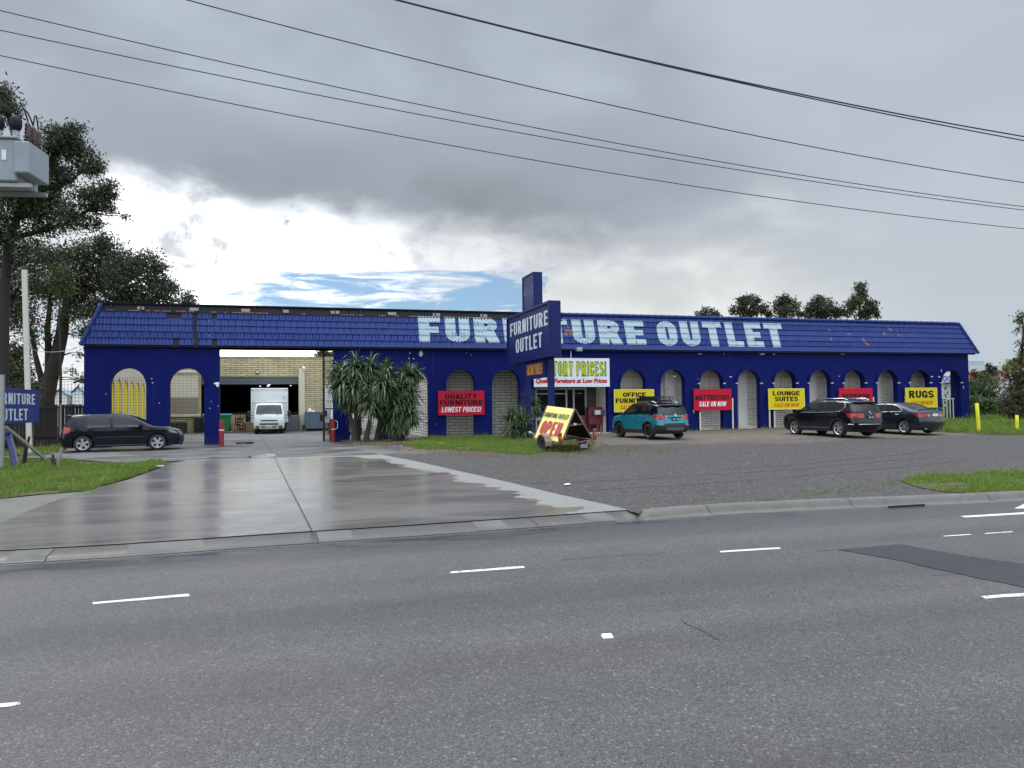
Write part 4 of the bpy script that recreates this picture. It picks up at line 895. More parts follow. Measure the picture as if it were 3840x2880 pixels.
# ------------------------------------------------------------------ vehicles
M['tyre'] = mat('tyre_rubber', (.022, .022, .023), .8, bs=40, bstr=.3)
M['trimblack'] = mat('black_plastic', (.020, .020, .022), .55, var=.1)
M['trimgrey'] = mat('grey_plastic', (.11, .115, .12), .5, var=.1)
M['chrome'] = mat('chrome_trim', (.62, .63, .65), .15, 1.0, var=.05)
M['rimsilver'] = mat('silver_alloy', (.50, .51, .52), .3, .7, var=.05); M['rimblack'] = mat('black_alloy', (.025, .026, .03), .35, .3, var=.1)
M['rimdark'] = mat('rim_well', (.012, .012, .013), .8)
M['carglass'] = glassmat('car_glass', (.010, .012, .014), .30); M['carglassdark'] = glassmat('tinted_car_glass', (.008, .009, .010), .12)
M['truckglass'] = glassmat('truck_glass', (.03, .045, .05), .25, .05)
M['tailred'] = mat('tail_lamp_red', (.42, .012, .018), .12, var=.2, coat=.5); M['tailclear'] = mat('tail_lamp_clear', (.50, .26, .25), .12, coat=.5)
M['amber'] = mat('amber_lens', (.55, .16, .02), .2); M['headlamp'] = mat('head_lamp_lens', (.42, .45, .48), .08, .3, coat=.6)
M['seat'] = mat('dark_upholstery', (.03, .03, .032), .9)
def paint(name, c, rough=.25, metal=.2): return mat(name, c, rough, metal, var=.05, vs=.8, coat=.7, spec=.4, rvar=.06)
M['p_hatch'] = mat('midnight_blue_paint', (.005, .007, .013), .12, .0, var=.05, vs=.8, coat=0, spec=.42, rvar=.04); M['p_teal'] = paint('teal_paint', (.005, .235, .295), .28, .3)
M['p_black'] = mat('black_violet_paint', (.005, .0045, .008), .10, .0, var=.05, vs=.8, coat=0, spec=.5, rvar=.04); M['p_sedan'] = paint('dark_green_grey_paint', (.011, .020, .026))
M['p_white'] = mat('white_truck_paint', (.68, .69, .67), .35, var=.10, vs=1.5, dirt=((.45, .44, .40), .62, 2.5), coat=.3)
def dense(cp, sub=6):
    out = []; n = len(cp)
    for i in range(n-1):
        p0 = cp[max(i-1, 0)]; p1 = cp[i]; p2 = cp[i+1]; p3 = cp[min(i+2, n-1)]; k = max(2, int(math.hypot(p2[0]-p1[0], p2[1]-p1[1])/.07))
        for s in range(k):
            t = s/k
            f = lambda a, b, c, d: 0.5*((2*b)+(-a+c)*t*.75+(2*a*.75-(3.75+.0)*b+(3.75)*c*1.0-.75*d*1.0-.75*a*1.0+(.75-.75)*b)*t*t*0+0) # unused cubic
            # cardinal spline, tension .6
            m1 = [(p2[q]-p0[q])*.32 for q in (0, 1)]; m2 = [(p3[q]-p1[q])*.32 for q in (0, 1)]
            L = math.hypot(p2[0]-p1[0], p2[1]-p1[1])
            m1 = [a*min(1, L/(abs(m1[0])+abs(m1[1])+1e-6)) for a in m1]; m2 = [a*min(1, L/(abs(m2[0])+abs(m2[1])+1e-6)) for a in m2]
            h = (2*t**3-3*t*t+1, t**3-2*t*t+t, -2*t**3+3*t*t, t**3-t*t)
            out.append((h[0]*p1[0]+h[1]*m1[0]+h[2]*p2[0]+h[3]*m2[0], h[0]*p1[1]+h[1]*m1[1]+h[2]*p2[1]+h[3]*m2[1], i))
    out.append((cp[-1][0], cp[-1][1], n-2)); return out
def fill2dp(loops, extra):
    vs = []; es = []
    for lp in loops:
        o = len(vs); k = len(lp); vs += [Vector(p) for p in lp]; es += [(o+i, o+(i+1) % k) for i in range(k)]
    vs += [Vector(p) for p in extra if inpoly(p[0], p[1], loops[0])]
    ov, _, of, _, _, _ = delaunay_2d_cdt(vs, es, [], 0, 1e-6)
    tr = [tuple(t) for t in of if inpoly(sum(ov[i].x for i in t)/3, sum(ov[i].y for i in t)/3, loops[0])]
    return [(v.x, v.y) for v in ov], tr
CROWN = dict(roof=.035, windscreen=.07, hood=.035, rearglass=.06, spoiler=.05, tail=.07, deck=.03, bumper=.10, front=.13, back=.01, cab=.04)
class Car:
    def __init__(s, name, label, cat, spec, loc, rotz, group=None):
        s.sp = spec; s.root = thing(name, label, cat, loc, rotz, group); s.D = dense([(p[0], p[1]) for p in spec['contour']])
        tags = []; cur = None
        for p in spec['contour']:
            cur = p[2] if len(p) > 2 else cur; tags.append(cur)
        s.tags = [tags[i] for _, _, i in s.D]; s.C = [(x, z) for x, z, _ in s.D]
        s.xf = max(x for x, z in s.C); s.xr = min(x for x, z in s.C); s.parts = {}
        cr = [CROWN[t] for t in s.tags]
        for _ in range(4): cr = [cr[0]]+[(a+2*b+c)/4 for a, b, c in zip(cr, cr[1:], cr[2:])]+[cr[-1]]
        s.cr = cr
    def W(s, x, z):
        sp = s.sp; hw = sp['hw']; xc = (s.xf+s.xr)/2; L2 = (s.xf-s.xr)/2; xn = abs(x-xc)/L2
        w = hw - sp.get('taper', .11)*max(0, (xn-.5)/.5)**2.4
        zb = sp['belt']
        if z > zb: dz = z-zb; w -= sp.get('tum', .36)*dz+.12*dz*dz+.015*min(1, dz/.04)
        else: w -= .035*abs((z-.72)/.4)**2 if z > .3 else .05
        r = sp.get('fil', .075)+sp.get('filx', .13)*max(0, min(1, (xn-.82)/.18)); d = segdist(x, z, s.C)
        if d < r: w -= r*(1-math.sqrt(max(0, 1-(1-d/r)**2)))
        return w
    def mb(s, n): return s.parts.setdefault(n, MB())
    def shell(s, side_cls, cap_cls):
        sp = s.sp; C = s.C; zs = sp['sill']; bot = []
        ra = sp['ra']; rw = sp['rw']
        for xw in (sp['xfw'], sp['xrw']):
            h = math.sqrt(ra*ra-(rw-zs)**2) if zs < rw else ra; a0 = math.asin((zs-rw)/ra)
            bot += [(xw+ra*math.cos(a0+(math.pi-2*a0)*k/14), rw+ra*math.sin(a0+(math.pi-2*a0)*k/14)) for k in range(15)]
        loop = C+bot; loops = [loop]+[resample(list(q)+[q[0]], .10)[:-1] for q in sp['polys'].values()]
        ex = []
        for i in range(0, len(C)):
            a = C[max(i-1, 0)]; b = C[min(i+1, len(C)-1)]; dx, dz = b[0]-a[0], b[1]-a[1]; L = math.hypot(dx, dz) or 1
            for q in (.012, .035, .07): ex.append((C[i][0]+dz/L*q, C[i][1]-dx/L*q))
        x = s.xr
        while x < s.xf:
            z = .2
            while z < 1.9+0.4*(sp.get('tall', 0)): ex.append((x+.03*(int(z*20) % 2), z)); z += .085
            x += .09
        pts, tr = fill2dp(loops, ex); Wv = [s.W(x, z) for x, z in pts]
        for t in tr:
            cx = sum(pts[i][0] for i in t)/3; cz = sum(pts[i][1] for i in t)/3; pn = None
            for n, q in sp['polys'].items():
                if inpoly(cx, cz, q): pn = n; break
            pn = side_cls(cx, cz, pn)
            for sg in (1, -1):
                m = s.mb(pn if not callable(pn) else pn(sg)); key = ('i', sg)
                mp = m.__dict__.setdefault('idx', {}); f = []
                for i in t:
                    if (sg, i) not in mp: mp[(sg, i)] = len(m.v); m.v.append((pts[i][0], sg*Wv[i], pts[i][1]))
                    f.append(mp[(sg, i)])
                m.f.append(tuple(f) if sg < 0 else tuple(reversed(f))); m.mi.append(0)
        V = [-1, -.985, -.95, -.88, -.78, -.66, -.52, -.35, -.17, 0, .17, .35, .52, .66, .78, .88, .95, .985, 1]; n = len(C); Wc = [s.W(x, z) for x, z in C]; G_ = []
        for i in range(n):
            a = C[max(i-1, 0)]; b = C[min(i+1, n-1)]; dx, dz = b[0]-a[0], b[1]-a[1]; L = math.hypot(dx, dz) or 1; nx, nz = -dz/L, dx/L
            G_.append([(C[i][0]+nx*s.cr[i]*(1-abs(v)**2.2), v*Wc[i], C[i][1]+nz*s.cr[i]*(1-abs(v)**2.2)) for v in V])
        s.G_ = G_; s.V = V
        for i in range(n-1):
            for j in range(len(V)-1):
                vm = (V[j]+V[j+1])/2; zm = (C[i][1]+C[i+1][1])/2; xm = (C[i][0]+C[i+1][0])/2
                m = s.mb(cap_cls(s.tags[i], xm, zm, vm)); mp = m.__dict__.setdefault('idx', {}); f = []
                for a, b in ((i, j), (i+1, j), (i+1, j+1), (i, j+1)):
                    if ('c', a, b) not in mp: mp[('c', a, b)] = len(m.v); m.v.append(G_[a][b])
                    f.append(mp[('c', a, b)])
                m.f.append(tuple(f)); m.mi.append(0)
    def side_pt(s, x, z, sg, off=0.0): return (x, sg*(s.W(x, z)+off), z)
    def line(s, name, pts, r, m, both=True, step=.08):
        for sg in ((1, -1) if both else (1,)):
            q = resample(pts, step); b = MB(); b.tube([s.side_pt(x, z, sg, r*.2) for x, z in q], r, 5); b.build(name, m, s.root, smooth=True)
    def cap_pt(s, tagname, v, f, off=.0):
        ids = [i for i, t in enumerate(s.tags) if t == tagname]; i = ids[min(len(ids)-1, int(f*(len(ids)-1)))]
        k = min(range(len(s.V)), key=lambda j: abs(s.V[j]-v)); return Vector(s.G_[i][k])
    def finish(s, matmap, names=None):
        for n, m in s.parts.items():
            if not m.f: continue
            base = n.split('#')[0]; o = m.build(base, matmap[base], s.root, smooth=True); 
            bm = bmesh.new(); bm.from_mesh(o.data); bmesh.ops.remove_doubles(bm, verts=bm.verts, dist=1e-4); bm.to_mesh(o.data); bm.free()
            o.data.set_sharp_from_angle(angle=R(50))
            s.parts[n] = o
    def wheels(s, r, wd, style, rimmat, tr=None):
        sp = s.sp; tr = tr or sp['hw']-.03
        for xw in (sp['xfw'], sp['xrw']):
            for sg in (1, -1):
                b = MB(); h = wd/2
                b.lathe([(r*.66, h*.86), (r*.74, h), (r*.90, h*.98), (r*.97, h*.82), (r, h*.5), (r, -h*.5), (r*.97, -h*.82), (r*.9, -h*.98), (r*.66, -h*.9)], (0, 0, 0), (0, sg, 0), 32)
                o = b.build('wheel', M['tyre'], s.root, smooth=True, angle=60); o.location = (xw, sg*(tr-h), r)
                k = MB(); k.lathe([(0, h*.35), (r*.64, h*.30), (r*.67, -h*.8)], (0, 0, 0), (0, sg, 0), 28); w = k.build('rim_well', M['rimdark'], o, smooth=True)
                q = MB(); q.lathe([(r*.60, h*.70), (r*.66, h*.88), (r*.70, h*.92), (r*.70, h*.60)], (0, 0, 0), (0, sg, 0), 32); q.lathe([(0, h*.72), (r*.13, h*.70), (r*.16, h*.5)], (0, 0, 0), (0, sg, 0), 16)
                def sp_(a, w0, w1, r0=.1, r1=.64):
                    c, n_ = math.cos(a), math.sin(a)
                    P = [(r0*r, -w0*r), (r1*r, -w1*r), (r1*r, w1*r), (r0*r, w0*r)]
                    vs = [(u*c-v*n_, sg*y, u*n_+v*c) for y in (h*.72, h*.45) for u, v in P]; q.add(vs, [(0, 1, 2, 3), (0, 4, 5, 1), (1, 5, 6, 2), (2, 6, 7, 3), (3, 7, 4, 0)])
                off = random.uniform(0, 1)
                if style == 'five':
                    for i in range(5): sp_(2*math.pi*i/5+off, .11, .17)
                elif style == 'twin':
                    for i in range(5):
                        for d in (-.17, .17): sp_(2*math.pi*i/5+off+d, .05, .055)
                elif style == 'ten':
                    for i in range(5): sp_(2*math.pi*i/5+off-.16, .04, .05); sp_(2*math.pi*i/5+off+.16, .04, .05)
                q.build('rim', rimmat, o)
    def under(s):
        sp = s.sp; hw = sp['hw']; b = MB(); b.box(s.xr+.25, s.xf-.3, -hw*.70, hw*.70, sp['sill']-.02, .62); b.box(sp['xrw']+sp['ra']+.02, sp['xfw']-sp['ra']-.02, -hw*.92, hw*.92, sp['sill']-.01, .60); b.build('underbody', M['dark'], s.root)
        # dark liners inside the wheel arches
        for xw in (sp['xfw'], sp['xrw']):
            for sg in (1, -1):
                b = MB(); n = 12; ra = sp['ra']+.002
                vs = [(xw+ra*math.cos(math.pi*k/n), sg*y, sp['rw']+ra*math.sin(math.pi*k/n)) for y in (hw-.015, hw*.6) for k in range(n+1)]; b.add(vs, [(k, k+1, n+2+k, n+1+k) for k in range(n)]); b.build('wheel_arch_liner', M['dark'], s.root)
    def seats(s, xs, z=.95, back=.52):
        b = MB()
        for x in xs:
            for y in (-.36, .36): b.bbox(x-.1, x+.08, y-.25, y+.25, z-.4, z+back*.55, .06, 2); b.bbox(x-.07, x+.05, y-.12, y+.12, z+back*.55, z+back*.85, .05, 2); b.bbox(x-.1, x+.45, y-.26, y+.26, z-.5, z-.3, .05)
        b.bbox(max(xs)+.75, max(xs)+1.1, -.7, .7, z-.45, z+.05, .05); b.build('seats', M['seat'], s.root)
    def mirrors(s, x, z, m, m2=None):
        for sg in (1, -1):
            y = s.W(x, z); b = MB(); b.bbox(x-.10, x+.07, sg*(y+.16)-.10, sg*(y+.16)+.10, z+.0, z+.15, .045, 2); b.beam((x, sg*(y-.05), z+.02), (x, sg*(y+.12), z+.05), .06, .05); b.build('mirror', m, s.root, smooth=True, angle=40)
    def handles(s, pts, m):
        for x, z in pts:
            for sg in (1, -1):
                y = s.W(x, z); b = MB(); b.bbox(x-.10, x+.10, sg*y-.022, sg*y+.022, z-.016, z+.016, .012); b.build('door_handle', m, s.root)
    def plate(s, x, z, w=.37, h=.13, txt=None, dark=True, rear=True, name='number_plate'):
        sg = -1 if rear else 1; b = MB(); b.bbox(x-.008, x+.008, -w/2, w/2, z-h/2, z+h/2, .004); o = b.build(name, M['plateblack' if dark else 'plate'], s.root)
        if txt: lettering('lettering', txt, -w*.42, w*.42, z-h*.30, z+h*.30, lambda u, v, d: (x+sg*(.010+d), -u if sg < 0 else u, v), M['plate' if dark else 'plateblack'], o, .001, 0, w=.55, t=.14, th=.13, gap=.16)
        return o
def seat_car(pxr, D, pxf, wb, track, side=1, away=True):
    # place a car: wheel nearest the viewer seen at column pxr, depth D; front wheel of the same side at column pxf
    z = .5; yy = 1640
    lo, hi = 1560.0, 1720.0
    for _ in range(40):
        mid = (lo+hi)/2; p = dep(pxr, mid, D)
        if p.z > zg(p.x, p.y): lo = mid
        else: hi = mid
    P = dep(pxr, (lo+hi)/2, D); best = None
    for k in range(1440):
        a = 2*math.pi*k/1440; h = Vector((math.cos(a), math.sin(a), 0)); Q = P+h*wb; x, y, d = proj(Q)
        if (d > D) != away: continue
        e = abs(x-pxf)
        if best is None or e < best[0]: best = (e, a)
    a = best[1]; h = Vector((math.cos(a), math.sin(a), 0)); l = Vector((-h.y, h.x, 0)); O = P+h*(wb/2)-l*(side*track/2)
    return Vector((O.x, O.y, zg(O.x, O.y))), a
BT = ('bumper',)
# --- dark hatchback
pos, ang = seat_car(311, 30.6, 608, 2.68, 1.72, side=-1, away=True)
print('hatch', pos, math.degrees(ang))
sp = dict(hw=.89, belt=.94, sill=.20, ra=.375, rw=.325, xfw=1.29, xrw=-1.29, tum=.33, contour=[(-1.90, .20, 'bumper'), (-2.02, .30), (-2.035, .55), (-2.0, .70, 'tail'), (-1.965, .86), (-1.93, 1.02, 'rearglass'), (-1.70, 1.35, 'spoiler'), (-1.73, 1.405, 'roof'), (-1.35, 1.44), (-.7, 1.468), (-.1, 1.462), (.33, 1.395, 'windscreen'), (.75, 1.19), (1.12, .99, 'hood'), (1.5, .94), (1.85, .84), (2.05, .73, 'front'), (2.14, .60), (2.165, .42), (2.08, .20)],
    polys=dict(glass1=[(-1.55, 1.30), (-1.30, 1.345), (-.42, 1.375), (-.36, .965), (-1.15, .955), (-1.42, 1.03)], glass2=[(-.28, 1.375), (.16, 1.35), (.45, 1.255), (.84, 1.035), (.72, .945), (-.27, .96)], tail=[(-1.70, .965), (-2.0, .985), (-2.02, .74), (-1.74, .745)], head=[(1.66, .82), (1.82, .80), (2.02, .70), (2.06, .655), (1.76, .69)]))
car = Car('hatchback_car', 'dark navy hatchback with silver five-hole wheels beside the verge grass', 'car', sp, pos, ang); car.root.scale = (1.045, 1.03, 1.03)
car.shell(lambda x, z, p: 'body' if p is None else (lambda sg: ('side_window#'+p if p[0] == 'g' else 'tail_light#' if p == 'tail' else 'headlight#')+('l' if sg > 0 else 'r')),
    lambda t, x, z, v: 'windscreen' if t == 'windscreen' and abs(v) < .93 else 'rear_window' if t == 'rearglass' and abs(v) < .88 else ('tail_light#l' if v > 0 else 'tail_light#r') if t == 'tail' and abs(v) > .62 and .74 < z < .98 else ('headlight#l' if v > 0 else 'headlight#r') if t == 'front' and abs(v) > .62 and z > .60 else 'grille' if t == 'front' and abs(v) < .5 and z < .70 else 'body')
car.finish(dict(body=M['p_hatch'], side_window=M['carglassdark'], windscreen=M['carglass'], rear_window=M['carglassdark'], tail_light=M['tailred'], headlight=mat('smoked_lamp', (.16,.17,.19), .1, coat=.6), grille=M['trimblack']))
car.wheels(.325, .225, 'five', M['rimsilver']); car.under(); car.seats([-.9, .1], .9, .45); car.mirrors(.72, .93, M['p_hatch']); car.handles([(-.12, .82), (-1.05, .86)], M['p_hatch'])
car.line('door_seam', [(-.32, 1.36), (-.32, .3)], .007, M['dark']); car.line('door_seam', [(.80, .98), (.78, .6), (.72, .28)], .007, M['dark']); car.line('door_seam', [(-1.22, .92), (-1.05, .75), (-.93, .55), (-.92, .30)], .007, M['dark']); car.line('side_strip', [(-.9, .56), (.85, .56)], .014, M['trimblack']); car.line('side_skirt', [(-.88, .235), (.88, .235)], .03, M['trimblack'])
b = MB(); b.bbox(-1.86, -1.40, -.56, .56, 1.412, 1.44, .012); b.build('rear_spoiler', M['chrome'], car.root); b = MB(); b.tube([(.0, 0, 1.49), (-.12, 0, 1.60)], [.012, .006], 6); b.build('aerial', M['trimblack'], car.root)  # chrome on the spoiler paints in its white sky highlight
for sg in (1, -1):
    b = MB(); b.beam((.8, sg*.3, 1.20), (1.05, sg*.05, 1.06), .02, .02); b.build('wiper', M['trimblack'], car.root)
# --- teal compact suv with roof basket
pos, ang = seat_car(2428, 34.0, 2319, 2.5, 1.76, side=1, away=True)
print('teal', pos, math.degrees(ang))
sp = dict(hw=.89, belt=1.04, sill=.25, ra=.41, rw=.345, xfw=1.25, xrw=-1.25, tum=.30, contour=[(-1.95, .30, 'bumper'), (-2.07, .42), (-2.095, .62), (-2.06, .74, 'tail'), (-2.035, 1.03, 'rearglass'), (-1.85, 1.41, 'spoiler'), (-1.93, 1.48, 'roof'), (-1.4, 1.555), (-.7, 1.60), (0, 1.60), (.35, 1.55, 'windscreen'), (.75, 1.30), (1.08, 1.07, 'hood'), (1.4, 1.02), (1.85, .955), (2.0, .86, 'front'), (2.07, .65), (2.06, .42), (1.95, .27)],
    polys=dict(glass1=[(.28, 1.47), (.84, 1.10), (.78, 1.06), (-.25, 1.07), (-.28, 1.50)], glass2=[(-.36, 1.50), (-.36, 1.07), (-1.05, 1.095), (-1.10, 1.47)], glass3=[(-1.19, 1.46), (-1.14, 1.10), (-1.42, 1.15), (-1.48, 1.42)], tail=[(-1.58, 1.06), (-2.05, 1.0), (-2.07, .84), (-1.90, .85), (-1.66, .96)]))
car = Car('compact_suv', 'teal compact suv with black roof and roof basket seen from behind', 'car', sp, pos, ang)
def sc(x, z, p):
    if p and p.startswith('glass'): return lambda sg: 'side_window#'+p+str(sg)
    if p == 'tail': return lambda sg: 'tail_light#l' if sg > 0 else 'tail_light#r'
    if z < .40 or min(math.hypot(x-1.25, z-.345), math.hypot(x+1.25, z-.345)) < .475 or (x < -1.72 and z < .62): return 'cladding'
    return 'roof_panel' if z > 1.075 and (x < .8) else 'body'
def cc(t, x, z, v):
    if t == 'windscreen': return 'windscreen' if abs(v) < .93 else 'roof_panel'
    if t == 'rearglass': return 'rear_window' if abs(v) < .88 else 'roof_panel'
    if t in ('roof', 'spoiler'): return 'roof_panel'
    if t == 'tail' and abs(v) > .64 and z > .85: return ('reverse_light' if abs(v) < .80 else 'tail_light')+('#l' if v > 0 else '#r')
    if t == 'bumper': return 'skid_plate' if abs(v) < .80 and .40 < z < .50 else 'cladding' if z < .66 else 'body'
    if t == 'front': return 'cladding' if z < .55 else 'grille' if abs(v) < .75 and z > .62 else 'body'
    return 'body'
car.shell(sc, cc)
car.finish(dict(body=M['p_teal'], roof_panel=M['p_black'], side_window=M['carglass'], windscreen=M['carglass'], rear_window=M['carglassdark'], tail_light=M['tailred'], reverse_light=M['tailclear'], cladding=M['trimblack'], skid_plate=M['trimgrey'], grille=M['trimblack']))
car.wheels(.345, .22, 'ten', M['rimblack']); car.under(); car.seats([-.75, .2], 1.0, .5); car.mirrors(.74, 1.05, M['trimblack']); car.handles([(-.12, .93), (-1.0, .96)], M['p_teal'])
for q in ([(-.31, 1.05), (-.31, .42)], [(.82, 1.04), (.84, .6), (.78, .42)], [(-1.12, 1.07), (-.98, .85), (-.82, .62), (-.80, .42)]): car.line('door_seam', q, .006, M['dark'])
car.plate(-2.155, .87, .37, .13, 'ARJ-730')
b = MB(); b.box(-2.16, -2.135, -.45, .45, .945, .965); b.build('tailgate_trim', M['trimblack'], car.root)
lettering('badge', 'S', -.06, .06, .99, 1.10, lambda u, v, d: (-2.13-d+.09*(v-.99), -u, v), M['chrome'], car.root, .012, 0, w=.7, t=.26, th=.2)
for sg in (1, -1):
    b = MB(); b.tube([(.05, sg*.56, 1.63), (-.1, sg*.57, 1.665), (-1.2, sg*.57, 1.645), (-1.5, sg*.55, 1.585)], .02, 8); b.build('roof_rail', M['chrome'], car.root, smooth=True)
b = MB(); b.cyl((-2.02, -.42, .27), (-2.14, -.42, .27), .03); b.build('exhaust', M['steel'], car.root); b = MB(); b.tube([(-2.03, .05, 1.14), (-2.0, -.2, 1.16), (-2.0, -.42, 1.17)], .016, 6); b.build('rear_wiper', M['trimblack'], car.root)
for sg in (1, -1):
    b = MB(); b.bbox(-2.135, -2.10, sg*.62-.12, sg*.62+.12, .585, .615, .008); b.build('reflector', M['tailred'], car.root)
bk = MB(); z0 = 1.72          # roof basket: bars, side rails, wire floor, fairing
for x in (-1.0, -.1): bk.beam((x, -.62, z0-.03), (x, .62, z0-.03), .05, .03)
for x in (-1.0, -.1):
    for y in (-.57, .57): bk.beam((x, y, 1.62), (x, y, z0-.03), .06, .06)
for y in (-.5, .5):
    for z in (z0, z0+.08, z0+.16): bk.beam((-1.25, y, z), (.15, y, z), .022, .022)
for x in (-1.25, .15):
    for z in (z0, z0+.08, z0+.16): bk.beam((x, -.5, z), (x, .5, z), .022, .022)
for i in range(15): bk.beam((-1.25+.1*i, -.5, z0), (-1.25+.1*i, .5, z0), .014, .014)
for i in range(8):
    for y in (-.5, .5): bk.beam((-1.25+.2*i, y, z0), (-1.25+.2*i, y, z0+.16), .02, .02)
for i in range(6): bk.beam((-1.25, -.5+.2*i, z0), (-1.25, -.5+.2*i, z0+.16), .02, .02)
bk.build('roof_basket', M['blacksteel'], car.root); bk = MB(); bk.add([(.16, -.5, z0-.02), (.16, .5, z0-.02), (-.02, .46, z0+.18), (-.02, -.46, z0+.18)], [(0, 1, 2, 3)]); bk.bbox(-1.2, -.4, .42, .485, z0+.02, z0+.15, .01); bk.build('basket_fairing', M['trimblack'], car.root)
# --- black wagon suv
pos, ang = seat_car(3141, 33.9, 2977, 2.79, 1.82, side=1, away=True)
print('black', pos, math.degrees(ang))
sp = dict(hw=.92, belt=1.07, sill=.25, ra=.42, rw=.355, xfw=1.395, xrw=-1.395, tum=.32, contour=[(-2.15, .28, 'bumper'), (-2.33, .45), (-2.36, .66), (-2.30, .78, 'tail'), (-2.26, 1.09, 'rearglass'), (-2.03, 1.46, 'spoiler'), (-2.12, 1.525, 'roof'), (-1.6, 1.605), (-.8, 1.645), (0, 1.645), (.35, 1.605, 'windscreen'), (.9, 1.29), (1.3, 1.07, 'hood'), (1.75, 1.02), (2.15, .935), (2.28, .82, 'front'), (2.33, .6), (2.31, .4), (2.15, .25)],
    polys=dict(glass1=[(.40, 1.50), (1.02, 1.125), (.95, 1.085), (-.12, 1.09), (-.14, 1.535)], glass2=[(-.22, 1.535), (-.22, 1.09), (-1.15, 1.115), (-1.2, 1.52)], glass3=[(-1.27, 1.515), (-1.23, 1.12), (-1.55, 1.16), (-1.72, 1.34), (-1.66, 1.475)], tail=[(-1.84, 1.06), (-2.27, 1.045), (-2.29, .86), (-2.0, .86)]))
car = Car('wagon_suv', 'black suv wagon with chrome window line parked under the BEDROOM board', 'car', sp, pos, ang)
def sc(x, z, p):
    if p and p.startswith('glass'): return lambda sg: 'side_window#'+p+str(sg)
    if p == 'tail': return lambda sg: 'tail_light#l' if sg > 0 else 'tail_light#r'
    if z < .34 or min(math.hypot(x-1.395, z-.355), math.hypot(x+1.395, z-.355)) < .475: return 'cladding'
    return 'body'
def cc(t, x, z, v):
    if t == 'windscreen': return 'windscreen' if abs(v) < .93 else 'body'
    if t == 'rearglass': return 'rear_window' if abs(v) < .88 else 'body'
    if t == 'tail' and abs(v) > .45 and .88 < z < 1.05: return 'tail_light'+('#l' if v > 0 else '#r')
    if t == 'bumper' and z < .42: return 'cladding'
    if t == 'front': return 'grille' if abs(v) < .75 and z > .62 else 'body'
    return 'body'
car.shell(sc, cc)
car.finish(dict(body=M['p_black'], side_window=M['carglass'], windscreen=M['carglass'], rear_window=M['carglass'], tail_light=M['tailred'], cladding=M['trimblack'], grille=M['trimblack']))
car.wheels(.355, .235, 'twin', M['rimsilver']); car.under(); car.seats([-1.0, .15], 1.02, .5); car.mirrors(.92, 1.06, M['p_black']); car.handles([(-.02, .98), (-1.1, 1.0)], M['p_black'])
car.line('chrome_line', [(1.04, 1.075), (-.2, 1.075), (-1.2, 1.10), (-1.58, 1.145), (-1.77, 1.34), (-1.69, 1.50), (-1.2, 1.545), (-.2, 1.56), (.38, 1.525)], .013, M['chrome'])
for q in ([(-.18, 1.06), (-.18, .40)], [(1.0, 1.06), (1.02, .6), (.93, .4)], [(-1.24, 1.09), (-1.1, .85), (-.95, .62), (-.93, .42)]): car.line('door_seam', q, .006, M['dark'])
car.line('sill_strip', [(-.93, .40), (.93, .40)], .012, M['trimgrey'])
for sg in (1, -1):
    b = MB(); b.tube([(.15, sg*.60, 1.655), (0, sg*.61, 1.71), (-1.5, sg*.61, 1.685), (-1.72, sg*.59, 1.61)], .02, 8); b.build('roof_rail', M['chrome'], car.root, smooth=True)
    b = MB(); b.bbox(-2.27, -2.235, sg*.52-.10, sg*.52+.06, .985, 1.01, .006); b.build('reverse_light', M['tailclear'], car.root)
b = MB(); b.tube([car.side_pt(-1.80, .56, 1, .01), car.side_pt(-2.2, .56, 1, .01)]+[(car.cap_pt('bumper', v, .65).x-.012, car.cap_pt('bumper', v, .65).y, .56) for v in (.95, .78, .52, .17, -.17, -.52, -.78, -.95)]+[car.side_pt(-2.2, .56, -1, .01), car.side_pt(-1.80, .56, -1, .01)], .018, 6); b.build('bumper_strip', M['chrome'], car.root, smooth=True)
car.plate(-2.40, .86, .37, .12, 'CAN-001')
b = MB(); b.lathe([(.055, 0), (.07, .012), (.055, .02)], (-2.345, 0, 1.05), (-1, 0, .1), 20); b.add([(-2.365, y, 1.05+z) for y, z in ((-.045, .035), (-.028, .035), (-.012, -.01), (-.02, -.04))], [(0, 1, 2, 3)]); b.add([(-2.365, y, 1.05+z) for y, z in ((.045, .035), (.028, .035), (.012, -.01), (.02, -.04))], [(0, 1, 2, 3)]); b.build('badge', M['chrome'], car.root)
b = MB(); b.tube([(-2.22, .02, 1.18), (-2.2, -.2, 1.20), (-2.21, -.4, 1.19)], .015, 6); b.build('rear_wiper', M['trimblack'], car.root)
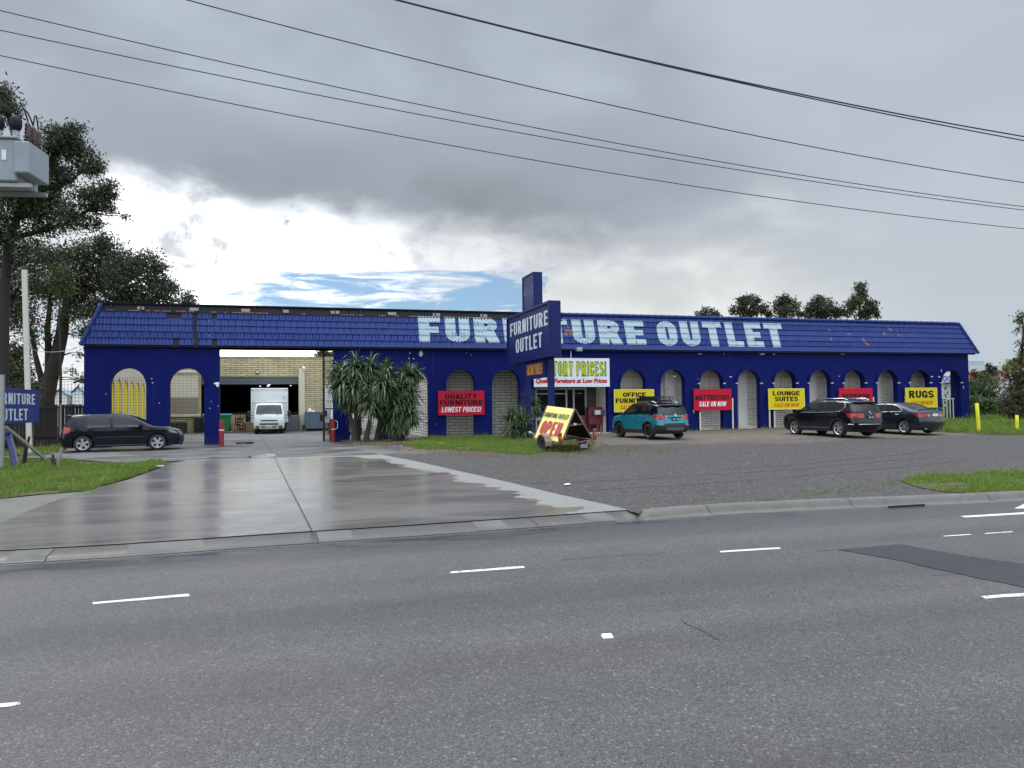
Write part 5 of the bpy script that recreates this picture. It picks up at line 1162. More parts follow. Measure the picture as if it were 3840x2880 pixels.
# --- dark sedan with boot wing
h2 = ang+R(3); P = ong(3388, 1633); d = Vector((P.x-CAM.x, P.y-CAM.y, 0)).normalized()
lo, hi = 1600., 1680.
for _ in range(40):
    mid = (lo+hi)/2; p = dep(3388, mid, 35.3)
    if p.z > zg(p.x, p.y): lo = mid
    else: hi = mid
P = dep(3388, lo, 35.3); hv = Vector((math.cos(h2), math.sin(h2), 0)); lv = Vector((-hv.y, hv.x, 0)); O = P+hv*1.335-lv*.87; O.z = zg(O.x, O.y)
print('sedan', O, math.degrees(h2))
sp = dict(hw=.885, belt=.99, sill=.20, ra=.375, rw=.325, xfw=1.335, xrw=-1.335, tum=.36, contour=[(-2.12, .22, 'bumper'), (-2.27, .36), (-2.295, .62), (-2.24, .72, 'tail'), (-2.215, .99), (-2.12, 1.065, 'deck'), (-1.72, 1.09, 'rearglass'), (-.92, 1.375, 'roof'), (-.5, 1.43), (0, 1.44), (.3, 1.405, 'windscreen'), (.75, 1.2), (1.18, .985, 'hood'), (1.6, .92), (2.0, .81), (2.2, .68, 'front'), (2.28, .5), (2.15, .2)],
    polys=dict(glass1=[(.24, 1.335), (.83, 1.03), (.78, .99), (-.2, .99), (-.22, 1.36)], glass2=[(-.3, 1.36), (-.3, .99), (-1.0, 1.005), (-1.24, 1.06), (-1.10, 1.19), (-.82, 1.315)], tail=[(-1.86, .965), (-2.22, .95), (-2.24, .79), (-2.0, .81)]))
car = Car('sedan_car', 'dark green grey sedan with boot wing beside the black wagon', 'car', sp, O, h2)
def sc(x, z, p):
    if p and p.startswith('glass'): return lambda sg: 'side_window#'+p+str(sg)
    if p == 'tail': return lambda sg: 'tail_light#l' if sg > 0 else 'tail_light#r'
    return 'body'
def cc(t, x, z, v):
    if t == 'windscreen': return 'windscreen' if abs(v) < .93 else 'body'
    if t == 'rearglass': return 'rear_window' if abs(v) < .90 else 'body'
    if t == 'tail' and abs(v) > .52 and .79 < z < .95: return ('reverse_light' if abs(v) < .66 else 'tail_light')+('#l' if v > 0 else '#r')
    if t == 'front' and abs(v) < .6 and z > .55: return 'grille'
    return 'body'
car.shell(sc, cc)
car.finish(dict(body=M['p_sedan'], side_window=M['carglassdark'], windscreen=M['carglass'], rear_window=M['carglassdark'], tail_light=M['tailred'], reverse_light=M['tailclear'], grille=M['trimblack']))
car.wheels(.325, .22, 'twin', M['rimsilver']); car.under(); car.seats([-.85, .2], .92, .45); car.mirrors(.72, .97, M['p_sedan']); car.handles([(-.08, .88), (-1.02, .90)], M['chrome'])
car.line('chrome_line', [(-.2, 1.385), (-.82, 1.345), (-1.14, 1.20), (-1.28, 1.06), (-1.24, 1.035), (.8, .975)], .011, M['chrome'])
for q in ([(-.26, .97), (-.26, .32)], [(-1.22, 1.02), (-1.1, .80), (-.95, .6), (-.92, .32)]): car.line('door_seam', q, .006, M['dark'])
b = MB(); b.tube([(-2.02, .72, 1.06), (-2.12, .70, 1.13), (-2.16, .5, 1.165), (-2.17, 0, 1.175), (-2.16, -.5, 1.165), (-2.12, -.70, 1.13), (-2.02, -.72, 1.06)], [.02, .03, .035, .035, .035, .03, .02], 8); b.build('boot_wing', M['p_sedan'], car.root, smooth=True)
car.plate(-2.31, .87, .36, .11, None, False)
lettering('badge', 'E', -.04, .04, .965, 1.04, lambda u, v, d: (-2.285-d, -u, v), M['chrome'], car.root, .006, 0, w=.7, t=.3, th=.2)
b = MB()
for y in (-.55, .55): b.cyl((-2.12, y, .25), (-2.28, y, .25), .035)
b.build('exhaust', M['steel'], car.root)
# --- white box truck
def truck(label, loc, rotz):
    sp = dict(hw=.99, belt=1.16, sill=.42, ra=.44, rw=.38, xfw=.05, xrw=-3.1, tum=.09, taper=.03, fil=.05, filx=.05, tall=1, contour=[(-.85, .42, 'back'), (-.85, 1.92, 'cab'), (-.3, 2.0), (.22, 1.99), (.38, 1.94, 'windscreen'), (.70, 1.24, 'front'), (.80, .98), (.86, .62), (.82, .34)], polys=dict(glass1=[(.30, 1.80), (.58, 1.22), (.5, 1.18), (-.42, 1.22), (-.45, 1.82)]))
    c = Car('box_truck', label, 'truck', sp, loc, rotz)
    c.sp['xrw'] = -3.1
    # the shell only has a front arch
    keep = c.sp['xrw']; c.sp['xrw'] = .05
    def shell_one():
        C = c.C; ra, rw, zs = sp['ra'], sp['rw'], sp['sill']; a0 = math.asin((zs-rw)/ra)
        return [(.05+ra*math.cos(a0+(math.pi-2*a0)*k/14), rw+ra*math.sin(a0+(math.pi-2*a0)*k/14)) for k in range(15)]
    arch = shell_one(); ex = []
    for i in range(25):
        for k in range(20): ex.append((-.82+i*.07, .4+k*.085))
    loops = [c.C+arch, resample(sp['polys']['glass1']+[sp['polys']['glass1'][0]], .1)[:-1]]
    pts, tr = fill2dp(loops, ex); Wv = [c.W(x, z) for x, z in pts]
    for t in tr:
        cx = sum(pts[i][0] for i in t)/3; cz = sum(pts[i][1] for i in t)/3; pn = 'side_window#' if inpoly(cx, cz, sp['polys']['glass1']) else 'cab'
        for sg in (1, -1): c.mb(pn+(str(sg) if '#' in pn else '')).add([(pts[i][0], sg*Wv[i], pts[i][1]) for i in t], [(0, 1, 2) if sg < 0 else (2, 1, 0)])
    V = [-1, -.985, -.93, -.86, -.7, -.5, -.25, 0, .25, .5, .7, .86, .93, .985, 1]; n = len(c.C); G_ = []
    for i in range(n):
        a = c.C[max(i-1, 0)]; b = c.C[min(i+1, n-1)]; dx, dz = b[0]-a[0], b[1]-a[1]; L = math.hypot(dx, dz) or 1; w = c.W(*c.C[i])
        G_.append([(c.C[i][0]-dz/L*c.cr[i]*.5*(1-v*v), v*w, c.C[i][1]+dx/L*c.cr[i]*.5*(1-v*v)) for v in V])
    for i in range(n-1):
        for j in range(len(V)-1):
            vm = abs(V[j]+V[j+1])/2; zm = (c.C[i][1]+c.C[i+1][1])/2; t = c.tags[i]
            pn = 'windscreen' if t == 'windscreen' and vm < .93 and 1.27 < zm < 1.92 else 'bumper' if t == 'front' and zm < .58 and vm > .62 else 'cab'
            c.mb(pn).add([G_[i][j], G_[i+1][j], G_[i+1][j+1], G_[i][j+1]], [(0, 1, 2, 3)])
    c.finish(dict(cab=M['p_white'], side_window=M['truckglass'], windscreen=M['truckglass'], bumper=M['trimgrey']))
    c.sp['xrw'] = -3.1; c.wheels(.38, .24, 'five', M['steel'], .93)
    r = c.root; b = MB(); b.bbox(-4.95, -.72, -1.20, 1.20, .72, 3.06, .05, 2); o = b.build('cargo_box', M['p_white'], r, smooth=True, angle=30)
    b = MB()
    for y in (-1.17, 1.17): b.beam((-.705, y, .76), (-.705, y, 3.02), .05, .02, (1, 0, 0))
    b.beam((-.705, -1.15, 2.12), (-.705, 1.15, 2.12), .06, .03); b.beam((-.705, -1.15, 2.99), (-.705, 1.15, 2.99), .05, .025); b.build('box_edging', M['pilaster'], o)
    b = MB()
    for y in (-1.12, 1.12):
        b.bbox(-.70, -.69, y-.04, y+.04, 2.9, 2.96, .005)
    b.beam((-.69, .98, 2.50), (-.69, .88, 2.38), .03, .02, (1, 0, 0)); b.build('scuff_mark', M['trimblack'], o)
    b = MB(); b.box(-4.8, -.2, -.42, .42, .50, .66); b.box(-4.6, -.9, -.9, .9, .6, .72); b.build('chassis', M['dark'], r)
    b = MB(); b.bbox(.80, .925, -.52, .52, .855, .925, .02); b.bbox(.83, .955, -.56, .56, .62, .69, .015); b.bbox(.80, .945, -.50, .50, .44, .50, .015); b.build('grille', M['trimblack'], r)
    b = MB(); b.beam((.905, -.60, .80), (.905, .60, .80), .05, .07); b.beam((.915, -.56, .745), (.915, .56, .745), .06, .05); b.build('grille_bar', M['p_white'], r)
    for sg in (1, -1):
        b = MB(); b.add([(.80, sg*.60, .93), (.72, sg*.93, .93), (.77, sg*.93, .66), (.855, sg*.64, .66)], [(0, 1, 2, 3)]); m_ = Matrix.Translation((.035, 0, 0)); b.M = m_; b.add([(.80, sg*.60, .93), (.72, sg*.93, .93), (.77, sg*.93, .66), (.855, sg*.64, .66)], [(0, 1, 2, 3)]); b.add([(.78, sg*.60, .93), (.70, sg*.93, .93), (.80, sg*.60, .93), (.72, sg*.93, .93)], [(0, 1, 3, 2)]); b.build('headlight', M['headlamp'], r)
        b = MB(); b.bbox(.72, .80, sg*.96-.03, sg*.96+.03, .86, .92, .01); b.build('indicator', M['plate'], r)
        b = MB(); b.beam((.32, sg*.98, 1.22), (.42, sg*1.24, 1.24), .03, .03); b.beam((.32, sg*.98, 1.05), (.42, sg*1.24, 1.05), .03, .03); b.beam((.42, sg*1.24, 1.02), (.42, sg*1.24, 1.3), .03, .03); b.bbox(.36, .48, sg*1.26-.10, sg*1.26+.10, 1.12, 1.52, .03); b.build('mirror', M['trimblack'], r)
        b = MB(); b.beam((.745, sg*.62, 1.25), (.64, sg*.05+.2, 1.36), .025, .02); b.build('wiper', M['trimblack'], r)
    c.plate(.955, .50, .37, .12, '1RV-5UT', False, False)
    b = MB()
    for a in (90, 210, 330):
        ca, sa = math.cos(R(a)), math.sin(R(a)); b.add([(.935, 0, .89), (.935, .05*ca-.028*sa, .89+.05*sa+.028*ca), (.935, .1*ca, .89+.1*sa), (.935, .05*ca+.028*sa, .89+.05*sa-.028*ca)], [(0, 1, 2, 3)])
    b.build('badge', M['chrome'], r)
    b = MB(); b.box(.40, .42, .12, .38, 1.42, 1.47); b.box(.5, .55, -.35, -.06, 1.28, 1.40); b.build('dash_papers', M['plate'], r)
    c.seats([-.35], 1.15, .5); return c
pt = ong(1012, 1627); pt = dep(1012, 1620, 50.6); pt.z = zlot(pt.x)
truck('white box truck standing before the open roller door', (pt.x-.05, pt.y+.86, zlot(pt.x)), R(-90))
pt2 = dep(1302, 1600, 46.5); truck('white box truck partly hidden behind the gate pillar and spiky plants', (pt2.x, pt2.y+.86, zlot(pt2.x)), R(-90))
# ------------------------------------------------------------------ pylon sign
PD = 32.0
def pyl(t, y=0):   # ground point of the sign plane: t = 0 far end, 1 near end
    near = dep(2066, 1500, PD); far = dep(1905, 1500, PD*1.18); return Vector((near.x*.5+far.x*.5, far.y+(near.y-far.y)*t, 0))
pn, pf = pyl(1), pyl(0); PX = pn.x; gz = zg(PX, (pn.y+pf.y)/2)
def pyz(px, py): return onx(px, py, PX).z
def pyy(px, py): return onx(px, py, PX).y
y_near, y_far = pyy(2066, 1330), pyy(1905, 1358)
z_bot = (pyz(2066, 1332)+pyz(1905, 1360))/2; z_top = (pyz(2066, 1130)+pyz(1905, 1187))/2
pylon = thing('pylon_sign', 'tall blue two-post pylon sign reading FURNITURE OUTLET', 'sign', (PX, (y_near+y_far)/2, gz)); oy = pylon.location.y
TH = .46
def L3(x, y, z): return (x, y-oy, z-gz)
mb = MB(); mb.bbox(0, TH, y_near-oy, y_far-oy, z_bot-gz, z_top-gz, .015); box = mb.build('sign_box', M['bluesteel'], pylon)
mb = MB(); e = .10
for q in ((y_near, y_near+e, z_bot, z_top), (y_far-e, y_far, z_bot, z_top), (y_near+e, y_far-e, z_top-e, z_top), (y_near+e, y_far-e, z_bot, z_bot+e)): mb.box(-.06, .002, q[0]-oy, q[1]-oy, q[2]-gz, q[3]-gz)
mb.box(-.09, TH+.04, y_near-.03-oy, y_far+.03-oy, z_bot-.09-gz, z_bot-.002-gz); mb.build('sign_frame', M['bluesteel'], box)
# text on the face turned to -X, running from the far end to the near end
def pface(u, v, d): return (-.012-d, u, v)
M['pyletter'] = mat('peeling_letter_paint', (.50, .56, .62), .6, var=.15, vs=4, dirt=((.05, .07, .22), .66, 6))
for s, a, b in (('FURNITURE', (1914, 1212, 1258), (2055, 1166, 1225)), ('OUTLET', (1935, 1270, 1323), (2034, 1249, 1304))):
    ya, yb = pyy(a[0], a[1]), pyy(b[0], b[1]); z1 = (pyz(a[0], a[1])+pyz(b[0], b[1]))/2; z0 = (pyz(a[0], a[2])+pyz(b[0], b[2]))/2
    p, Wd = words(s, gap=.13, w=.56, t=.22, th=.16); p = fit(p, Wd, 0, 1, z0-gz, z1-gz); mb = MB()
    mb.plate([[(ya-oy+(yb-ya)*u, v) for u, v in l] for l in p], pface, .004, 0, sides=False, rule='any'); mb.build('lettering', M['pyletter'], box, fix=True)
mb = MB(); ta, tb = pyy(1958, 1100), pyy(2000, 1100); zt, zb2 = pyz(1980, 1029), z_top+.001; mb.bbox(.03, .03+.40, tb-oy, ta-oy, zb2-gz, zt-gz, .012); topb = mb.build('number_box', M['bluesteel'], pylon)
mb = MB(); e = .06
for q in ((tb, tb+e, zb2, zt), (ta-e, ta, zb2, zt), (tb+e, ta-e, zt-e, zt), (tb+e, ta-e, zb2, zb2+e)): mb.box(0.0, .032, q[0]-oy, q[1]-oy, q[2]-gz, q[3]-gz)
mb.build('number_frame', M['bluesteel'], topb)
z0, z1 = pyz(1980, 1108), pyz(1980, 1080); p, Wd = words('47-53', gap=.14, w=.5, t=.13, th=.11); p = fit(p, Wd, 0, 1, z0-gz, z1-gz); mb = MB()
mb.plate([[(ta-.2-oy+(tb-ta+.35)*u, v) for u, v in l] for l in p], lambda u, v, d: (.028-d, u, v), .004, 0, sides=False, rule='any'); mb.build('lettering', M['greytext'], topb, fix=True)
for px, w in ((1965, .21), (2048, .24)):
    y = pyy(px, 1450); mb = MB(); mb.bbox(.10, .10+w, y-w/2-oy, y+w/2-oy, -.1, z_bot-.092-gz, .012); mb.build('post', M['bluesteel'], pylon)
ya, yb = pyy(1974, 1390), pyy(2037, 1390); za, zb3 = (pyz(1965, 1358)+pyz(2037, 1349))/2, (pyz(1965, 1420)+pyz(2037, 1419))/2
mb = MB(); mb.bbox(.06, .26, yb-oy+.01, ya-oy-.01, zb3-gz, z_bot-.094-gz, .01); sb = mb.build('price_board', M['bluesteel'], pylon)
yy0, yy1 = pyy(1963, 1390), pyy(2028, 1390); z1, z0 = (pyz(1965, 1370)+pyz(2027, 1360))/2, (pyz(1965, 1409)+pyz(2027, 1403))/2
p, Wd = words('FACTORY PRICES!', gap=.11, w=.48, t=.19, th=.14, space=.28); p = fit(p, Wd, 0, 1, z0-gz, z1-gz); mb = MB()
mb.plate([[(yy0-oy-.35+(yy1-yy0+.30)*u, v) for u, v in l] for l in p], lambda u, v, d: (.056-d, u, v), .004, 0, sides=False, rule='any'); mb.build('lettering', M['orangetext'], sb, fix=True)
# ------------------------------------------------------------------ A-frame trailer sign
BRp, BLp = dep(2106, 1659, 27.6), dep(2002, 1640, 29.6); ax = (BLp-BRp); Lb = ax.length; gz = .40
RRp = dep(2219, 1645, 28.3); apR, apL = dep(2155, 1534, 27.95), dep(2051, 1521.6, 29.85)
tr = thing('sign_trailer', 'small rusty trailer with yellow A-frame board reading OPEN', 'trailer', (BRp.x, BRp.y, zg(BRp.x, BRp.y))); o0 = tr.location
RLp = RRp+ax
def l(p): return Vector(p)-Vector(o0)
def quadboard(name, a, b, c, d, m, th=.03):   # a,b top edge; c,d bottom edge
    n = (b-a).cross(d-a).normalized(); mb = MB(); mb.add([p+n*k for k in (0, th) for p in (a, b, c, d)], [(0, 1, 2, 3), (7, 6, 5, 4), (0, 4, 5, 1), (1, 5, 6, 2), (2, 6, 7, 3), (3, 7, 4, 0)]); return mb.build(name, m, tr), n
TL, TR, BR, BL = l(apL), l(apR), l(BRp), l(BLp); RT = TR.copy(); RF, RB = l(RRp), l(RLp)
bd, n1 = quadboard('board', TL, TR, BR, BL, M['paleyellow']); nn = n1 if n1.x < 0 else -n1
quadboard('board', TR+Vector((.03, 0, .01)), TL+Vector((.03, 0, .01)), RB, RF, M['signblack'], .02)
def bface(u, v, d): return (BL*(1-u)+BR*u)*(1-v)+(TL*(1-u)+TR*u)*v+nn*(.02+d)*1.0
for s, u0, u1, v0, v1, m, kw in (('FURNITURE OUTLET', .04, .95, .66, .80, 'signblack', dict(w=.54, t=.20, th=.16, gap=.11)), ('OPEN', .13, .85, .14, .55, 'fadedred', dict(w=.52, t=.2, th=.12, gap=.12))):
    p, Wd = words(s, **kw); p = fit(p, Wd, u0, u1, v0, v1, .06); mb = MB(); mb.plate(p, lambda u, v, d: tuple(bface(u, v, d)), .02, 0, sides=False, rule='any'); mb.build('lettering', M[m], bd, fix=True)
M['rust'] = mat('rusty_steel', (.14, .075, .055), .8, var=.3, vs=6, dirt=((.26, .20, .19), .52, 4)); M['mudguard'] = mat('rusty_mudguard', (.24, .155, .135), .7, var=.3, vs=3, dirt=((.12, .05, .035), .55, 4))
mb = MB(); up = Vector((0, 0, 1)); axn = (BL-BR).normalized(); sd = (RF-BR).normalized()
for a, b in ((BR, TR), (RF, TR)): mb.beam(a-axn*.02, b-axn*.02, .05, .05)
mb.beam(BR.lerp(TR, .5), RF.lerp(TR, .5), .05, .05); mb.build('frame', M['rust'], tr); mb = MB()
for a, b in ((BL, TL), (RB, TL)): mb.beam(a-axn*.02, b-axn*.02, .05, .05)
mb.build('frame', M['rust'], tr)
mb = MB(); dz = Vector((0, 0, -.06))
for a, b in ((BR, RF), (BL, RB), (BR, BL), (RF, RB), (BR.lerp(BL, .5), RF.lerp(RB, .5))): mb.beam(a+dz, b+dz, .06, .06)
fr = (BL+RB)/2+dz; tip = fr+axn*1.25+Vector((0, 0, .03)); mb.beam(BL+dz, tip, .06, .06); mb.beam(RB+dz, tip, .06, .06); mb.beam(tip-axn*.1, tip+axn*.25, .06, .05); mb.build('chassis', M['rust'], tr)
mb = MB(); mb.tube([tip+axn*.2, tip+axn*.38+up*.03, tip+axn*.46+up*.0], [.05, .06, .035], 8); mb.build('coupling', M['steel'], tr, smooth=True)
gzl = 0.0
for k, base in ((-1, BR), (1, RF)):
    ac = base+axn*(Lb*.42)+sd*(k*.24); ac.z = .29; yax = sd.copy(); yax.z = 0; yax.normalize(); r = .29
    b = MB(); b.lathe([(r*.5, .06), (r*.8, .085), (r*.97, .07), (r, .0), (r*.97, -.07), (r*.8, -.085), (r*.5, -.06)], (0, 0, 0), yax*k, 24); w = b.build('wheel', M['tyre'], tr, smooth=True); w.location = ac
    b = MB(); b.lathe([(0, .03), (r*.2, .05), (r*.5, .03), (r*.55, .065)], (0, 0, 0), yax*k, 20); b.build('rim', M['rimdark'], w, smooth=True)
    b = MB(); pts = []; N = [Vector((axn.x, axn.y, 0)).normalized()*math.cos(R(a))*.40+up*math.sin(R(a))*.38 for a in (-12, 25, 60, 95, 130, 165, 190)]
    vs = [ac+q+yax*s for q in N for s in (-.14, .14)]; b.add(vs, [(2*i, 2*i+1, 2*i+3, 2*i+2) for i in range(len(N)-1)])
    b.add([ac+q*f+yax*(.14*k) for q in N for f in (1, .86)], [(2*i, 2*i+1, 2*i+3, 2*i+2) for i in range(len(N)-1)]); b.build('mudguard', M['mudguard'], tr)
    tl = base-axn*.06+sd*(k*.10)+Vector((0, 0, .0)); b = MB(); b.M = Matrix.Translation(tl)@Matrix.Rotation(math.atan2(sd.y, sd.x), 4, 'Z'); b.bbox(-.07, .07, -.04, .04, -.05, .36, .02); b.build('tail_light', mat('trailer_lamp', (.28, .03, .02), .3), tr)
    b = MB(); b.M = Matrix.Translation(tl)@Matrix.Rotation(math.atan2(sd.y, sd.x), 4, 'Z'); b.bbox(-.055, .055, -.047, -.038, .13, .23, .008); b.build('amber_lens', M['amber'], tr)
b = MB(); q = BR.lerp(RF, .5)+Vector((.33, .12, -.22)); b.M = Matrix.Translation(q)@Matrix.Rotation(math.atan2(sd.y, sd.x), 4, 'Z'); b.bbox(-.17, .17, -.01, .01, -.07, .09, .01); b.build('number_plate', M['steel'], tr)
b = MB(); q = BR.lerp(TR, .52).lerp(RF.lerp(TR, .52), .42)-axn*.05
for i in range(14): a = random.uniform(0, 6.28); rr = random.uniform(.03, .10); b.tube([q, q+sd*math.cos(a)*rr*.6+up*math.sin(a)*rr*.6, q+sd*math.cos(a+.8)*rr+up*math.sin(a+.8)*rr-up*.02], .006, 4)
b.build('rope_knot', M['plate'], tr)
# ------------------------------------------------------------------ verge sign on blue legs
SX = dep(78, 1520, 25.5).x
def vy(px, py): return onx(px, py, SX).y
def vz(px, py): return onx(px, py, SX).z
yn, yf = vy(7, 1520), vy(148, 1520); zt, zb = (vz(7, 1451)+vz(148, 1466))/2, (vz(12, 1591)+vz(148, 1583))/2
pit = (yf-yn)/ (7.15); yn2 = yn-pit*1.15
gz = zg(SX, (yn+yf)/2); vs_ = thing('verge_sign', 'blue FURNITURE OUTLET board on braced timber and blue legs beside the verge', 'sign', (SX, (yn2+yf)/2, gz)); oy = vs_.location.y
mb = MB(); mb.bbox(-.12, 0, yn2-oy, yf-oy, zb-gz, zt-gz, .01); vb = mb.build('board', mat('faded_blue_board', (.014, .026, .165), .55, var=.25, vs=1.5), vs_)
for s, a, b in (('FURNITURE', (7, 1472, 1514), (131, 1478, 1518)), ('OUTLET', (8, 1529, 1580), (104, 1536, 1574))):
    yb_ = vy(b[0], b[1]); ya_ = vy(a[0], a[1]); z1 = (vz(a[0], a[1])+vz(b[0], b[1]))/2; z0 = (vz(a[0], a[2])+vz(b[0], b[2]))/2
    k = 9/7.0 if s == 'FURNITURE' else 6/5.0; ya_ = yb_-(yb_-ya_)*k
    p, Wd = words(s, gap=.13, w=.56, t=.21, th=.15); p = fit(p, Wd, ya_-oy, yb_-oy, z0-gz, z1-gz); mb = MB(); mb.plate(p, lambda u, v, d: (.001+d, u, v), .004, 0, sides=False, rule='any'); mb.build('lettering', M['pyletter'], vb, fix=True)
def vloc(px, py, X): p = onx(px, py, X); return Vector((p.x-SX, p.y-oy, p.z-gz))
def vgr(px, py): p = ong(px, py); return Vector((p.x-SX, p.y-oy, p.z-gz-.05))
mb = MB(); mb.beam(vloc(22, 1600, SX-.06), vgr(60, 1760), .12, .10); mb.build('leg', M['bluesteel'], vs_)
mb = MB(); g_ = vgr(195, 1735); mb.beam(vloc(20, 1600, SX+.05), g_, .10, .08); mb.build('brace', M['timber'], vs_)
mb = MB(); mb.beam(vloc(6, 1635, SX-.2), vgr(78, 1708), .09, .08); mb.beam(vloc(38, 1625, SX-.1), vgr(72, 1742), .07, .05); mb.build('brace', M['timber'], vs_)
tag(MB().build, None) if False else None
p = ong(112, 1704); mb = MB(); q = dep(92, 1012, (p-CAM).dot(_F)); mb.beam(p-Vector((0, 0, .2)), q, .17, .15); o = mb.build('pale_pole', M['palepost']); tag(o, 'leaning pale square timber pole rising behind the verge sign', 'pole')
p = ong(3, 1762); q = dep(3, 1405, (p-CAM).dot(_F)); mb = MB(); mb.cyl(p-Vector((0, 0, .2)), Vector((p.x, p.y, q.z)), .09, .09, 14); o = mb.build('steel_post', M['steel'], None, smooth=True, angle=50); tag(o, 'thick galvanised steel post in front of the verge sign', 'post')
for (px, py, h, lean, lab) in ((88, 1742, .9, .15, 'dark split stump post under the verge sign'), (203, 1757, .42, -.05, 'short dark rotten stake at the foot of the brace'), (214, 1756, .62, .12, 'short grey splintered stake on the verge grass')):
    p = ong(px, py); mb = MB(); mb.tube([p-Vector((0, 0, .1)), p+Vector((lean*.4, 0, h*.5)), p+Vector((lean, .05, h))], [.07, .06, .035], 7); mb.tube([p+Vector((lean*.4, 0, h*.5)), p+Vector((lean*.4-.12, 0, h*.8))], [.03, .012], 5); o = mb.build('stake', M['timber' if 'grey' in lab else 'darktimber']); tag(o, lab, 'stake')
# ------------------------------------------------------------------ paling fence with wire above
fl = thing('paling_fence', 'dark timber paling fence with wire mesh above behind the hatchback', 'fence', (-20, .9, .42)); mb = MB(); x = -34.0
while x < WX0-.05:
    h = 1.93+random.uniform(-.05, .05); mb.bbox(x+20, x+20+.125, random.uniform(-.01, .01), .03, -.05, h, .006); x += .14
mb.build('palings', M['darktimber'], fl); mb = MB()
for z in (.5, 1.78): mb.box(-14, WX0+19.98, -.06, -.015, z, z+.09)
mb.build('rail', M['darktimber'], fl)
for i in range(14):
    x = -33.5+1.35*i; mb = MB(); mb.beam((x+20, -.07, -.1), (x+20, -.07, 2.0+.5*(i % 3 == 0)), .08, .06); mb.build('post', M['timber'], fl)
mb = MB(); i = 0
while -14+.15*i < WX0+19.9: x = -14+.15*i; mb.beam((x, .06, 1.9), (x, .06, 3.0), .012, .012); i += 1
for k in range(8): mb.beam((-14, .06, 1.95+.15*k), (WX0+19.95, .06, 1.95+.15*k), .012, .012)
mb.build('wire_mesh', M['wire'], fl)
# ------------------------------------------------------------------ yard behind the gate
RY = None
pj = dep(1125, 1613, 57.0); RY = pj.y; YZ = .45
def rw(px, py): return ony(px, py, RY)
rear = thing('warehouse', 'cream brick warehouse with open grey roller door behind the gate', 'building', (0, RY, YZ))
dx0, dx1, dz = rw(560, 1500).x, rw(1119, 1500).x, rw(1000, 1412).z; zt = rw(1000, 1341).z; xw0, xw1 = -18.0, 3.0
d0 = rw(640, 1500).x
mb = MB(); mb.plate([[(xw0, -.1), (xw1, -.1), (xw1, zt-YZ), (xw0, zt-YZ)], [(d0+2.0, 0), (dx1, 0), (dx1, dz-YZ), (d0+2.0, dz-YZ)]], lambda u, v, d: (u, d, v), 0, .3); mb.box(xw0, xw1, -.04, .34, zt-YZ+.002, zt-YZ+.09); mb.build('wall', M['creambrick'], rear)
M['roller'] = mat('roller_door_steel', (.13, .145, .16), .45, .3, var=.1); zr = rw(1000, 1437).z-YZ
mb = MB(); z = dz-YZ; k = 0
while z > zr+.02:
    a = .02 if k % 2 else -.02; mb.box(d0+2.0, dx1, .08+a, .12+a, max(zr, z-.11), z-.008); z -= .115; k += 1
mb.box(d0+2.0, dx1, .03, .15, zr-.07, zr-.004); mb.build('roller_door', M['roller'], rear)
mb = MB(); a, b = rw(1121, 1500).x, rw(1143, 1500).x; mb.bbox(a, b, -.22, -.002, -.1, rw(1130, 1383).z-YZ, .015); mb.build('pillar', M['creamwall'], rear)
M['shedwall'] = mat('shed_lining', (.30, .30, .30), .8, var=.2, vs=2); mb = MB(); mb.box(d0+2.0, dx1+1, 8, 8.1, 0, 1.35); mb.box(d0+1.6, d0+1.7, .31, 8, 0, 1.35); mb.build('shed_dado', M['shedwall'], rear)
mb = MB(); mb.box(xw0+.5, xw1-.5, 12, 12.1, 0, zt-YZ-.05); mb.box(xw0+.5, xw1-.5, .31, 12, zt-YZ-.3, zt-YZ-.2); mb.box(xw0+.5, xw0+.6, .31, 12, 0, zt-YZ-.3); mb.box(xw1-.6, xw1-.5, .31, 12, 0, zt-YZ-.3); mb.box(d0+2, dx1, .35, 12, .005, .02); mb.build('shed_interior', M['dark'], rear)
for px, py, w in ((1009, 1443, 12), (976, 1448, 6), (1005, 1448, 10), (1090, 1446, 6)):
    q = ony(px, py, RY+4.5); mb = MB(); hw = w*.009; mb.box(q.x-hw, q.x+hw, 4.4, 4.5, q.z-YZ-.025, q.z-YZ+.02); mb.build('ceiling_lamp', M['lamp'], rear)
q = rw(966, 1395); mb = MB(); mb.bbox(q.x-.15, q.x+.15, -.14, -.002, q.z-YZ-.09, q.z-YZ+.09, .02); fo = mb.build('floodlight', M['blacksteel'], rear); mb = MB(); mb.bbox(q.x-.11, q.x+.11, -.155, -.142, q.z-YZ-.055, q.z-YZ+.055, .006); mb.build('lens', M['plate'], fo)
q = rw(1139, 1381); mb = MB(); mb.cyl((q.x-.04, -.05, q.z-YZ+.10), (q.x+.06, -.42, q.z-YZ-.10), .085, .085, 12); mb.build('security_camera', M['plate'], rear, smooth=True, angle=50)
# boarded window seen through the second arch
a, b, c, d = rw(640, 1400), rw(743, 1396), rw(640, 1555), rw(745, 1490)
mb = MB(); mb.box(a.x, b.x, -.05, -.002, d.z-YZ, a.z-YZ); mb.build('window_board', M['creamwall'], rear); mb = MB(); mb.box(a.x, b.x, -.055, -.002, c.z-YZ, d.z-YZ-.003); mb.build('lower_board', mat('brown_board', (.26, .22, .18), .8, var=.1), rear)
mb = MB(); mb.bbox(a.x-.3, b.x+.15, -.16, -.002, c.z-YZ-.16, c.z-YZ-.003, .01); mb.build('sill', M['creamwall'], rear); mb = MB(); mb.bbox(a.x-.3, b.x+.1, -.16, -.003, a.z-YZ+.003, a.z-YZ+.16, .01); mb.build('lintel', M['creamwall'], rear)
